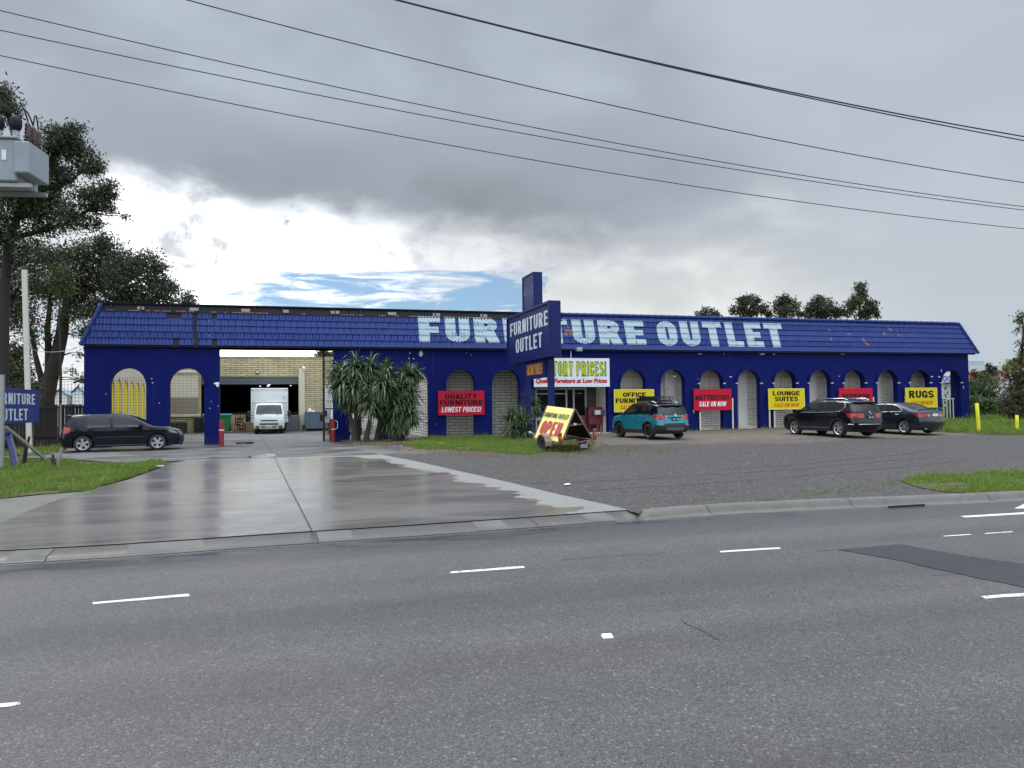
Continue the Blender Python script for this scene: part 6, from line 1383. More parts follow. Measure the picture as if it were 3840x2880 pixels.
# side wing with its own row of yellow backed arches
wing = thing('side_wing', 'cream wall with a row of arched yellow panels running back from the arcade', 'building', (-14.55, 0, YZ)); y0, y1 = 3.2, RY-.1; loops = [[(y0, -.1), (y1, -.1), (y1, 4.5), (y0, 4.5)]]
k = 0; yc = y0+1.0
while yc+.9 < y1: loops.append([(yc-.72, .15), (yc+.72, .15)]+[(yc+.72*math.cos(math.pi*i/12), 2.55+.72*math.sin(math.pi*i/12)) for i in range(13)]); yc += 1.75
mb = MB(); mb.plate(loops, lambda u, v, d: (-d, u, v), 0, .05); mb.build('wall', M['creamwall'], wing); mb = MB(); mb.box(-.16, -.052, y0, y1, -.1, 4.4); mb.build('panels', M['yellowwall'], wing)
# bins, cardboard, chairs and clutter
def yp(px, py): 
    p = onz(px, py, YZ); return Vector((p.x, p.y, YZ))
p = ony(815, 1600, RY-1.1); p.z = YZ; M['bingreen'] = mat('green_bin_plastic', (.012, .17, .055), .45); M['binblue'] = mat('blue_bin_lid', (.10, .30, .42), .45)
bn = thing('wheelie_bin', 'large green four-wheeled bin with blue lid beside the gate pillar', 'bin', p, R(4)); mb = MB(); mb.add([(-.62*s*k, -.5*t*k, z) for z, k in ((.14, .86), (1.12, 1.0)) for s, t in ((-1, -1), (1, -1), (1, 1), (-1, 1))], [(3, 2, 1, 0), (4, 5, 6, 7), (0, 1, 5, 4), (1, 2, 6, 5), (2, 3, 7, 6), (3, 0, 4, 7)]); mb.bbox(-.66, .66, -.54, .54, 1.08, 1.14, .02); mb.build('body', M['bingreen'], bn)
mb = MB(); mb.bbox(-.66, .66, -.55, .5, 1.145, 1.25, .05, 2); mb.build('lid', M['binblue'], bn)
for s in (-1, 1):
    for t in (-1, 1): mb = MB(); mb.cyl((s*.45-.03, t*.36, .08), (s*.45+.03, t*.36, .08), .08); mb.build('wheel', M['tyre'], bn)
bn.scale = (1.5, 1, 1.05)
p = ony(1196, 1600, RY-.85); p.z = YZ; sk = thing('skip_bin', 'blue grey steel skip bin with dark company panel beside the brick wall', 'bin', p, R(-3)); M['skip'] = mat('skip_paint', (.105, .145, .18), .55, var=.2, vs=3, dirt=((.05, .05, .05), .62, 4))
mb = MB(); mb.bbox(-.95, 1.05, -.7, .7, .14, 1.32, .03); mb.bbox(-.99, 1.09, -.74, .74, 1.30, 1.36, .015)
for x in (-.6, .1, .7): mb.bbox(x-.03, x+.03, -.74, -.70, .15, 1.28, .008)
mb.build('body', M['skip'], sk); mb = MB(); mb.box(.1, 1.0, -.755, -.742, .72, 1.16); sp_ = mb.build('sign_panel', M['plateblack'], sk); lettering('lettering', 'TER', .32, .92, .80, .91, lambda u, v, d: (u, -.757-d, v), M['plate'], sp_, .003, 0, w=.6, t=.2, th=.16)
mb = MB()
for i in range(3): mb.beam((.3+.16*i, -.76, .98), (.40+.16*i, -.76, 1.10), .05, .004)
mb.build('logo', M['plate'], sp_)
mb = MB(); mb.box(-.85, .95, -.6, .6, .0, .12); mb.build('skids', M['dark'], sk)
M['cardboard'] = mat('cardboard', (.36, .25, .15), .85, var=.15, vs=2)
mb = MB(); mb.add([(.1, 0, 1.36), (1.1, 0, 1.36), (1.1, .1, 2.1), (.75, .1, 2.15), (.35, .05, 1.75), (.1, .52, 1.37)], [(0, 1, 2, 3, 4), (0, 4, 3, 5)]); o = mb.build('cardboard_sheet', M['cardboard']); o.location = p; tag(o, 'folded brown cardboard sticking out of the blue grey skip bin', 'cardboard')
mb = MB(); mb.ball((-.65, -.3, 1.44), .16, .14, .14, 7, .15); mb.ball((-.4, -.4, 1.40), .12, .12, .10, 6, .15); mb.ball((-.63, -.3, 1.60), .05, .05, .09, 5); o = mb.build('rubbish_bag', M['plate'], None, smooth=True); o.location = p; tag(o, 'white plastic rubbish bag on the skip bin rim', 'bag')
# dining chair stacked upside down, crates and boards against the shed
def chair(label, loc, rz, flip, cardinal='chair'):
    t = thing('dining_chair', label, 'chair', loc, rz, 'discarded dining chairs'); f = -1 if flip else 1; b = .95 if flip else 0
    z = lambda v: b+f*v
    for x in (-.2, .2):
        for y in (-.2, .2): mb = MB(); mb.beam((x, y, z(0)), (x*1.0, y, z(.45)), .04, .04); mb.build('leg', M['darktimber'], t)
    mb = MB(); mb.bbox(-.24, .24, -.24, .24, min(z(.45), z(.50)), max(z(.45), z(.50)), .015); mb.build('seat', M['darktimber'], t)
    mb = MB(); mb.beam((-.2, .2, z(.5)), (-.2, .26, z(.95)), .04, .04); mb.beam((.2, .2, z(.5)), (.2, .26, z(.95)), .04, .04); mb.beam((-.2, .24, z(.9)), (.2, .24, z(.9)), .03, .08); mb.beam((-.2, .22, z(.7)), (.2, .22, z(.7)), .03, .05); mb.build('backrest', M['darktimber'], t); return t
p = ony(905, 1600, RY-.9); p.z = YZ; chair('dark dining chair standing by the cardboard in the shed doorway', p, R(160), False); chair('dark dining chair turned upside down on top of another chair', p+Vector((-.12, .02, .5)), R(150), True)
def cbox(label, px, py, w, h, d=.4, m='cardboard', name='cardboard_box', tilt=0, cat='box'):
    q = ony(px, py, RY-d-.08); q.z = YZ; mb = MB(); mb.bbox(-w/2, w/2, 0, d, 0, h, .01); mb.box(-w*.5-.002, w*.5+.002, -.003, 0, h*.62, h*.66); o = mb.build(name, M[m]); o.location = q; o.rotation_euler = (R(-tilt), 0, R(random.uniform(-6, 6))); return tag(o, label, cat)
cbox('tall brown flattened cardboard leaning behind the upturned chair', 893, 1606, 1.0, 1.25, .1, tilt=8); cbox('squat brown cardboard box beside the truck tyre', 934, 1613, .8, .7); cbox('low brown carton near the shed floor edge', 912, 1618, .5, .28)
cbox('low stack of old bricks at the foot of the cream pillar', 1150, 1612, .62, .42, .4, 'brownbrick', 'brick_stack', cat='bricks'); cbox('dark blue wrapped furniture stack inside the shed doorway', 1098, 1606, 1.0, 1.15, .8, 'roller', 'wrapped_furniture', cat='furniture'); cbox('black plastic crate below the boarded window', 742, 1616, .55, 1.05, .5, 'plateblack', 'plastic_crate', cat='crate'); cbox('dark heaped tyres and scrap beside the boarded window', 652, 1604, 1.5, .75, .8, 'darktimber', 'scrap_heap', cat='scrap')
q = ony(818, 1600, RY-.5); q.z = YZ; mb = MB(); mb.ball((0, 0, 1.25), .16, .16, .42, 8, .05); o = mb.build('white_bag', M['plate'], None, smooth=True); o.location = q; tag(o, 'upright white sack behind the green bin with blue lid', 'sack')
for i, (px, py) in enumerate(((852, 1622), (905, 1606), (1160, 1616))):
    q = ony(px, py, RY-1.5+.3*i); q.z = YZ+.02; mb = MB(); mb.bbox(-.4, .4, -.08, .08, 0, .05, .01); o = mb.build('timber_offcut', M['timber']); o.location = q; o.rotation_euler = (0, 0, R(20*i-10)); tag(o, ('timber offcut lying by the green bin wheels', 'pale timber offcut by the shed chairs', 'timber offcut in front of the brick stack')[i], 'timber')
# clutter seen through the arches behind the plants
for i, (px, py, w, h, m, lab) in enumerate(((1385, 1600, 1.6, 1.5, 'whitebrick', 'pale block wall stub behind the mesh near the leaning trunk'), (1400, 1612, .9, .5, 'plate', 'white bathtub rubble behind the spiky plants'), (1530, 1605, 1.3, .5, 'darktimber', 'dark pallets heaped inside the arch beside the plants'))):
    q = ony(px, py, RY-2.5); q.z = YZ; mb = MB(); mb.bbox(-w/2, w/2, 0, .5, 0, h, .02); mb.bbox(-w*.3, w*.4, -.12, 0, 0, h*.5, .02); o = mb.build(('block_wall', 'bathtub', 'pallet_heap')[i], M[m]); o.location = q; tag(o, lab, ('wall', 'bathtub', 'pallets')[i])
mb = MB(); a = ony(1570, 1570, .6); b = ony(1602, 1588, .6); mb.tube([(a.x-.5, .6, a.z+.12), a, ((a.x+b.x)/2, .6, (a.z+b.z)/2), b], .035, 8); mb.tube([a, (a.x+.5, .62, a.z+.05), (a.x+.62, .62, a.z-.25)], .03, 8); o = mb.build('bent_pipe', M['plate'], None, smooth=True); tag(o, 'bent white pipe leaning inside the arch beside QUALITY FURNITURE', 'pipe')
# ------------------------------------------------------------------ open gate leaf, bollards
ga = ony(1214, 1600, .9); gb_ = ony(1250, 1600, .2); gt = thing('gate_leaf', 'tall open black steel mesh gate leaf at the driveway gateway', 'gate', (ga.x, ga.y, zlot(-4))); hz = ony(1214, 1318, .9).z-zlot(-4); v = Vector((gb_.x-ga.x, gb_.y-ga.y, 0))
mb = MB(); mb.beam((0, 0, -.1), (0, 0, hz), .10, .10); mb.build('post', M['blacksteel'], gt); mb = MB()
for z in (.06, 1.6, hz-.5): mb.beam((0, 0, z), v+Vector((0, 0, z)), .05, .05)
mb.beam(v, v+Vector((0, 0, hz-.5)), .05, .05); mb.build('frame', M['blacksteel'], gt); mb = MB(); n = 8
for i in range(1, n): mb.beam(v*(i/n)+Vector((0, 0, .06)), v*(i/n)+Vector((0, 0, hz-.5)), .011, .011)
z = .2
while z < hz-.5: mb.beam((0, 0, z), v+Vector((0, 0, z)), .011, .011); z += .13
mb.build('mesh', M['wire'], gt)
def bollard(label, px, pb, pt, w, m, band=None, lean=0.0, hook=False, group=None):
    p = ong(px, pb); D = (p-CAM).dot(_F); r = w/FPX*D/2; h = (pb-pt)/FPX*D; t = thing('bollard', label, 'bollard', p, 0, group)
    mb = MB(); mb.tube([(0, 0, -.2), (lean*.5, 0, h*.5), (lean, 0, h-.01), (lean, 0, h)], [r, r, r, r*.85], 16); mb.build('post', M[m], t, smooth=True, angle=50)
    for z in band or ():
        mb = MB(); mb.lathe([(r*1.02, z-.025), (r*1.035, z), (r*1.02, z+.025)], (0, 0, 0), (0, 0, 1), 18); mb.build('band', M['whiteband'], t)
    if hook: mb = MB(); mb.tube([(r, 0, h*.93), (r+.10, -.05, h*.90), (r+.11, -.05, h*.62), (r*.6, -.08, h*.55)], .018, 6); mb.build('chain_loop', M['whiteband'], t)
    return t
bollard('red bollard against the blue gate pillar with a white band', 831, 1673, 1578, 18, 'redpost', (.72*1.0,), group='red gate bollards')
bollard('plain red bollard hidden half behind the one with the loop', 1241, 1654, 1571, 12, 'redpost', group='red gate bollards'); bollard('red bollard with a white wire loop on its side', 1250.5, 1658, 1572, 13, 'redpost', (.62,), 0, True, 'red gate bollards')
bollard('tall leaning yellow bollard on the grass by the last arch', 3672, 1623, 1512, 12.5, 'yellowpost', None, -.09, group='yellow bollards'); bollard('shorter yellow bollard on the grass near the weeping shrub', 3815, 1615, 1557, 11.5, 'yellowpost', group='yellow bollards')
# ------------------------------------------------------------------ entrance furniture
ca = ony(2209, 1600, .75); cb = ony(2261, 1600, .75); fz = zlot(8)+.06; zc = ony(2235, 1526, .75).z; cw = cb.x-ca.x
cbn = thing('red_cabinet', 'tall maroon steel cabinet standing in the shop entrance', 'cabinet', ((ca.x+cb.x)/2, .75, fz)); M['maroon'] = mat('maroon_paint', (.17, .022, .038), .5, var=.25, vs=4)
mb = MB(); mb.bbox(-cw/2, cw/2, 0, .5, .42, zc-fz, .02); mb.build('body', M['maroon'], cbn); mb = MB(); mb.bbox(-cw*.28, cw*.46, -.012, -.0, .5, zc-fz-.08, .005); mb.build('door', M['maroon'], cbn)
for x in (-cw/2+.04, cw/2-.04, ):
    for y in (.04, .46): mb = MB(); mb.beam((x, y, -.02), (x, y, .42), .05, .05); mb.build('leg', M['maroon'], cbn)
def wallbox(label, x0, x1, y0, y1, Y, m, name, cat):
    a = ony(x0, y1, Y); b = ony(x1, y0, Y); mb = MB(); mb.bbox(-(b.x-a.x)/2, (b.x-a.x)/2, 0, .22, 0, b.z-a.z, .012); mb.bbox(-(b.x-a.x)/2-.01, (b.x-a.x)/2+.01, -.012, .22, (b.z-a.z)*.86, (b.z-a.z)+.012, .006); o = mb.build(name, m); o.location = ((a.x+b.x)/2, Y, a.z); return tag(o, label, cat)
wallbox('pale paper tray box fixed in front of the maroon cabinet', 2233.5, 2253, 1538.5, 1555, .42, M['plate'], 'paper_box', 'box'); wallbox('grey meter box on the entrance wall beside the paper box', 2256, 2281, 1537, 1558.5, .45, mat('grey_box', (.10, .10, .15), .6), 'meter_box', 'box')
# ------------------------------------------------------------------ power pole, transformer and lines
WY = -20.6
pp = ony(-150, 1500, WY); pole = thing('power_pole', 'timber power pole with crossarms carrying the overhead lines', 'power pole', (pp.x, WY, zg(pp.x, WY)))
mb = MB(); mb.cyl((0, 0, -.3), (0, 0, 11.4), .19, .13, 18); mb.build('shaft', M['timber'], pole, smooth=True, angle=50)
WIRES = [('thin upper cable of the three farther lines', -20.6, ((0, 39), (1920, 462), (3840, 775)), .011), ('middle cable crossing the upper one of the farther lines', -20.3, ((0, 113), (1920, 493), (3840, 788)), .011), ('lowest cable of the overhead lines above the roof', -20.0, ((0, 208), (1920, 586), (3840, 858)), .011), ('single cable between the thick pair and the farther lines', -22.0, ((703, 0), (1920, 309), (3840, 685)), .012), ('upper thick cable of the nearest pair', -24.0, ((1493, 0), (1920, 107), (3840, 512)), .016), ('lower thick cable of the nearest pair', -24.0, ((1493, 2), (1920, 109.5), (3840, 527)), .014)]
M['cable'] = mat('line_cable', (.022, .022, .024), .6)
wz = []
for lab, Y, px, r in WIRES:
    P = [ony(x, y, Y) for x, y in px]; A_ = np.polyfit([p.x for p in P], [p.z for p in P], 2); xs = np.linspace(pp.x, 75, 90)
    mb = MB(); mb.tube([(x, Y, float(np.polyval(A_, x))) for x in xs], r, 6); o = mb.build('overhead_cable', M['cable'], None, smooth=True); tag(o, lab, 'cable', 'overhead power cables'); wz.append((Y, float(np.polyval(A_, pp.x))))
    if Y < -21: continue
mb = MB(); gz0 = pole.location.z
for Y, z in wz: mb.beam((0, min(0, Y-WY-.2), z-gz0-.25), (0, max(.2, Y-WY+.2), z-gz0-.25), .1, .1); mb.lathe([(.03, -.2), (.05, -.15), (.03, -.1), (.05, -.06), (.02, 0)], (0, Y-WY, z-gz0), (0, 0, 1), 8)
mb.build('crossarm', M['timber'], pole)
# transformer
TD = 17.0
def td(px, py, D=TD): return dep(px, py, D)
c0 = td(108, 590); rz = R(-8); tf = thing('pole_transformer', 'grey steel transformer tank with bushings hung on the power pole', 'transformer', c0, rz); Mi = tf.matrix_basis.copy(); M['tank'] = mat('transformer_grey', (.27, .31, .33), .5, var=.18, vs=3, dirt=((.20, .22, .23), .6, 5)); s_ = TD/FPX
hgt = lambda px: px*s_
# local frame: corner nearest the viewer at origin; -x along the front face, +y along the side face
mb = MB(); mb.bbox(-.30, -.002, 0, 1.0, -hgt(58), hgt(62), .02); mb.build('radiator', M['tank'], tf)
mb = MB(); mb.bbox(-1.35, -.302, .10, 1.15, -hgt(86), hgt(74), .03); mb.bbox(-1.40, -.28, .05, 1.2, hgt(74)+.002, hgt(74)+.05, .01); mb.build('tank', M['tank'], tf)
mb = MB(); mb.beam((-1.4, .25, -hgt(96)), (-.05, .25, -hgt(96)), .10, .09); mb.beam((-1.4, 1.0, -hgt(96)), (-.05, 1.0, -hgt(96)), .10, .09); mb.build('bearer', M['steel'], tf)
mb = MB(); mb.bbox(-.60, -.50, .085, .099, -.05, .18, .006); mb.bbox(-.78, -.70, .085, .099, .0, .15, .006); mb.build('rating_plate', M['plate'], tf)
M['porcelain'] = mat('porcelain', (.55, .56, .56), .25); M['browninsul'] = mat('brown_insulator', (.07, .035, .035), .25)
zt = hgt(74)+.05
for x, y in ((-.36, .2), (-.72, .2)):
    mb = MB(); mb.lathe([(.05, 0), (.085, .02), (.05, .05), (.085, .08), (.05, .11), (.08, .14), (.045, .17)], (x, y, zt), (0, 0, 1), 14); bs = mb.build('bushing', M['porcelain'], tf, smooth=True, angle=70); mb = MB(); mb.lathe([(0, .17), (.09, .18), (.125, .28), (.12, .42), (.06, .50), (0, .51)], (x, y, zt), (0, 0, 1), 14); mb.build('bushing_cap', M['plateblack'], bs, smooth=True)
for i, (x, y) in enumerate(((-.18, .35), (-.18, .6), (-.18, .85))):
    mb = MB(); pr = [(.05, 0)]
    for k in range(6): pr += [(.095-.006*k, .03+.08*k), (.055, .07+.08*k)]
    mb.lathe(pr+[(.03, .52), (0, .55)], (x, y, hgt(62)+.02), (0, 0, 1), 12); mb.build('surge_arrester', M['browninsul'], tf, smooth=True, angle=70); mb = MB(); mb.bbox(x-.09, x+.12, y-.1, y+.08, hgt(62)+.0, hgt(62)+.035, .01); mb.build('bracket', M['porcelain'], tf)
mb = MB()
for a, b in (((-.36, .2, zt+.5), (-.18, .35, hgt(62)+.56)), ((-.36, .2, zt+.45), (-.18, .6, hgt(62)+.56)), ((-.18, .6, hgt(62)+.56), (-.18, .85, hgt(62)+.56))):
    a = Vector(a); b = Vector(b); m_ = (a+b)/2+Vector((.0, 0, .28)); mb.tube([a, a.lerp(m_, .6)+Vector((0, 0, .08)), m_, b.lerp(m_, .6)+Vector((0, 0, .06)), b], .018, 6)
mb.tube([(-.36, .2, zt+.5), (-.42, .1, zt+.85), (-.75, 0, zt+1.25), (-1.3, 0, zt+1.5)], .012, 6); mb.tube([(-.2, .3, zt+.45), (-.7, .2, zt+.8), (-1.3, 0, zt+1.0)], .012, 6); mb.build('lead', M['cable'], tf, smooth=True)
mb = MB(); q = Mi.inverted()@Vector((pp.x, WY, c0.z)); mb.beam((-1.2, .6, -hgt(96)-.06), (q.x, q.y, -hgt(96)-.06), .12, .12); mb.build('support_arm', M['steel'], tf)
# service lead from the tree side to the roof corner
a = dep(62, 1290, 33.0); b = Vector((WX0+.1, -.2, EAVE-.02)); mb = MB(); mb.tube([a.lerp(b, i/14)+Vector((0, 0, -1.4*(i/14)*(1-i/14))) for i in range(15)], .012, 5); o = mb.build('service_lead', M['steel'], None, smooth=True); tag(o, 'slack pale service lead running to the roof corner', 'cable')
# raised white road marker
p = onz(2277, 2388, 0); mb = MB(); mb.M = Matrix.Translation((p.x, p.y, .0))@Matrix.Rotation(R(-8), 4, 'Z'); mb.add([(-.048, -.045, .001), (.048, -.045, .001), (.048, .045, .001), (-.048, .045, .001), (-.04, -.03, .022), (.04, -.03, .022), (.04, .03, .022), (-.04, .03, .022)], [(0, 1, 5, 4), (1, 2, 6, 5), (2, 3, 7, 6), (3, 0, 4, 7), (4, 5, 6, 7)]); o = mb.build('road_stud', M['whiteband']); tag(o, 'small white raised road stud on the asphalt', 'road stud')
for px, py, w, lab in ((595, 1753, .16, 'scrap of white paper on the verge edge'), (2127, 1822, .07, 'scrap of pale litter on the gravel')):
    p = ong(px, py); mb = MB(); mb.add([(-w, -.07, .03), (w, -.06, .04), (w*.9, .08, .05), (-w*.8, .09, .03), (-w, -.07, .036), (w, -.06, .046), (w*.9, .08, .056), (-w*.8, .09, .036)], [(3, 2, 1, 0), (4, 5, 6, 7), (0, 1, 5, 4), (1, 2, 6, 5), (2, 3, 7, 6), (3, 0, 4, 7)]); o = mb.build('paper_scrap', M['plate']); o.location = p; tag(o, lab, 'litter')
for px, py in ((1582, 1669), (1640, 1668)):
    p = ong(px, py); mb = MB(); mb.bbox(-.42, .42, -.05, .05, .05, .09, .01); o = mb.build('yellow_plank', mat('faded_yellow', (.42, .42, .10), .8)); o.location = p; o.rotation_euler = (0, 0, R(4)); tag(o, 'faded yellow plank lying in the lawn grass', 'plank', 'yellow planks in the grass')
# ------------------------------------------------------------------ vegetation
M['bark'] = mat('dark_bark', (.030, .025, .022), .9, var=.4, vs=3, bs=12, bstr=.6); M['bark2'] = mat('grey_bark', (.085, .070, .058), .9, var=.4, vs=3, bs=14, bstr=.6)
M['euc'] = m_leaf('gum_leaf', (.026, .042, .016), (.062, .085, .032), (.085, .065, .038), .22, .5); M['euc2'] = m_leaf('gum_leaf_grey', (.030, .042, .022), (.070, .082, .042), (.10, .07, .05), .22, .5)
M['lime'] = m_leaf('pale_gum_leaf', (.060, .090, .018), (.11, .14, .03), None, .3); M['acacia'] = m_leaf('olive_leaf', (.035, .055, .018), (.075, .095, .035), None, .25); M['bush'] = m_leaf('bush_leaf', (.030, .075, .014), (.070, .130, .028), (.12, .17, .05), .25)
M['brownleaf'] = m_leaf('brown_leaf', (.060, .048, .028), (.115, .085, .055), (.07, .085, .03), .2); M['yellowleaf'] = m_leaf('yellow_green_leaf', (.11, .12, .020), (.20, .19, .035), None, .3)
M['sword'] = m_leaf('sword_leaf', (.046, .080, .027), (.098, .142, .056), (.28, .32, .20), .18, .45); M['dead'] = m_leaf('dead_leaf', (.11, .085, .06), (.20, .16, .115), (.26, .22, .17), .15, .8)
def leafmesh(name, P, L, Wd, m, parent=None, droop=.35):
    n = len(P); d = RNG.normal(size=(n, 3)); d[:, 2] -= droop; d /= np.linalg.norm(d, axis=1)[:, None]
    s = np.cross(d, RNG.normal(size=(n, 3))); s /= np.linalg.norm(s, axis=1)[:, None]+1e-9
    l_ = (L*RNG.uniform(.6, 1.3, n))[:, None]; w = (Wd*RNG.uniform(.7, 1.2, n))[:, None]
    V = np.stack([P, P+d*l_*.45+s*w, P+d*l_, P+d*l_*.45-s*w], 1).reshape(-1, 3)
    me = bpy.data.meshes.new(name); me.from_pydata(V.tolist(), [], np.arange(n*4).reshape(-1, 4).tolist()); ms = m if isinstance(m, list) else [m]
    for q in ms: me.materials.append(q)
    if len(ms) > 1: me.polygons.foreach_set('material_index', RNG.integers(0, len(ms), n).astype(np.int32))
    o = bpy.data.objects.new(name, me); COL.objects.link(o); o.parent = parent; return o
def clumps_pts(cl, D, dens, sub=.34, dd=.8):
    out = []; subs = []
    for c in cl:
        px, py, r = c[:3]; k = c[3] if len(c) > 3 else 1.0; rr = r*D/FPX; C = dep(px, py, D+RNG.uniform(-dd, dd)*rr*1.2); m = max(5, int(9*k+5*rr))
        for _ in range(m):
            v = RNG.normal(size=3); v /= np.linalg.norm(v); v *= rr*RNG.uniform(.35, 1.0)*np.array((1, 1, .85)); sc = np.array(C)+v; subs.append((Vector(sc), C)); q = int(dens*rr*rr*k/m*RNG.uniform(.5, 1.5))+3
            p = RNG.normal(size=(q, 3))*rr*sub*np.array((1, 1, .8))*RNG.uniform(.6, 1.1); out.append(sc+p)
    return np.vstack(out), subs
def tree(name, label, base, limbs, groups, D, group=None, bark='bark', twig=True):
    t = thing(name, label, 'tree' if 'shrub' not in name else 'shrub', base, 0, group); o = Vector(base); mb = MB(); ends = []
    for pts, r0, r1 in limbs:
        q = [Vector(p)-o for p in pts]; k = len(q); mb.tube(q, [r0+(r1-r0)*i/(k-1) for i in range(k)], 9); ends += q[1:]
    for cl, dens, L, Wd, m, sub, nm in groups:
        P, subs = clumps_pts(cl, D, dens, sub)
        if twig and ends:
            for s, c in subs:
                if random.random() < .5:
                    s_ = s-o; e = min(ends, key=lambda q: (q-s_).length+max(0, q.z-s_.z)*2)
                    if (e-s_).length < 6: mid = e.lerp(s_, .5)+Vector((random.uniform(-.2, .2), random.uniform(-.2, .2), random.uniform(-.1, .25))); mb.tube([e, mid, s_], [.035, .022, .008], 4, False)
        leafmesh(nm, P-np.array(o), L, Wd, m, t)
    mb.build('trunk', M[bark], t, smooth=True); return t
def dp(D, *px): return [dep(x, y, D) for x, y in px]
def gnd(px, D):
    p = dep(px, 1600, D); return Vector((p.x, p.y, zg(p.x, p.y)-.05))
DA = 31.0; bA = gnd(12, DA)
tree('gum_tree', 'big dark gum tree whose trunk stands behind the verge sign and transformer', bA, [([bA]+dp(DA, (10, 1450), (12, 1250), (18, 1060), (32, 920), (58, 830), (85, 740)), .26, .12), (dp(DA, (85, 740), (120, 660), (180, 600), (240, 540)), .15, .04), (dp(DA, (85, 740), (70, 600), (40, 470), (15, 390)), .13, .04), (dp(DA, (30, 905), (90, 882), (170, 862), (260, 835), (330, 790), (380, 745)), .13, .03), (dp(DA, (58, 830), (140, 760), (220, 700), (320, 640)), .10, .03), (dp(DA, (14, 1200), (-30, 1080), (-90, 980)), .16, .05)],
     [([(8, 350, 54), (20, 410, 50), (-40, 400, 79), (225, 505, 59), (272, 500, 45), (240, 555, 56), (300, 580, 47), (335, 622, 45), (358, 630, 23), (205, 620, 54), (240, 660, 45), (50, 640, 90), (60, 730, 79), (140, 715, 75), (205, 745, 68), (100, 790, 62), (345, 728, 50), (400, 705, 36), (418, 735, 25), (330, 790, 45, .8), (400, 780, 38, .6), (250, 810, 59, .8), (165, 825, 68, .75), (80, 900, 62, .5), (330, 835, 41, .6), (-30, 800, 102), (-60, 950, 102, .7), (470, 815, 18, .35), (90, 980, 56, .5)], 2900, .17, .031, [M['euc'], M['euc'], M['euc2']], .40, 'crown')], DA)
DB = 45.0; bB = gnd(172, DB)
tree('gum_tree', 'spreading gum tree behind the paling fence at the end of the roof', bB, [([bB]+dp(DB, (172, 1500), (188, 1420), (212, 1340), (232, 1250), (240, 1180)), .50, .30), (dp(DB, (183, 1430), (182, 1330), (178, 1230), (190, 1110), (205, 1000)), .24, .07), (dp(DB, (165, 1460), (150, 1400), (132, 1330), (125, 1260), (90, 1180), (50, 1120)), .20, .05), (dp(DB, (240, 1180), (275, 1120), (320, 1060), (370, 990), (400, 930)), .24, .05), (dp(DB, (240, 1180), (250, 1100), (240, 1010)), .18, .05), (dp(DB, (300, 1090), (400, 1080), (500, 1040), (570, 1010)), .14, .04), (dp(DB, (320, 1060), (450, 1130), (600, 1120), (690, 1130)), .12, .03)],
     [([(385, 920, 47), (420, 950, 45), (330, 950, 56), (265, 965, 59), (200, 985, 68), (130, 960, 68, .8), (455, 985, 59), (525, 995, 59), (575, 985, 41), (600, 1010, 29), (590, 1050, 43), (480, 1060, 75), (390, 1030, 79), (300, 1060, 84), (215, 1080, 75), (560, 1100, 63), (635, 1110, 52), (690, 1125, 41), (715, 1135, 20), (640, 1075, 34, .7), (430, 1130, 70), (330, 1150, 75, .8), (520, 1140, 63), (120, 1060, 75, .8), (50, 1060, 75, .8), (100, 1170, 70, .7), (30, 1180, 75, .8), (-40, 1120, 102), (150, 1250, 47, .6), (280, 1180, 56, .6), (300, 1250, 45, .35), (308, 1330, 29, .35), (268, 1390, 18, .35), (300, 1420, 27, .4)], 1600, .21, .040, [M['euc'], M['euc2']], .46, 'crown')], DB)
bP = gnd(225, 40.5); tree('gum_sapling', 'pale green young gum in front of the spreading gum tree', bP, [([bP]+dp(40.5, (228, 1400), (222, 1200), (225, 1060)), .08, .03)], [([(225, 1010, 30), (240, 1050, 30), (200, 1055, 28), (225, 1095, 34), (262, 1085, 22)], 1100, .17, .035, [M['lime'], M['euc2']], .42, 'crown')], 40.5)
bS = gnd(50, 40); tree('gum_shrub', 'dark bushy shrub filling the gap behind the verge sign', bS, [([bS]+dp(40, (48, 1480), (40, 1380)), .12, .05)], [([(20, 1330, 60), (80, 1330, 52), (40, 1400, 60), (95, 1400, 45), (10, 1460, 60), (80, 1460, 50), (120, 1460, 34), (60, 1540, 60), (130, 1560, 40), (-50, 1430, 80)], 1300, .20, .04, [M['euc'], M['acacia']], .38, 'crown')], 40)
DT = 95.0
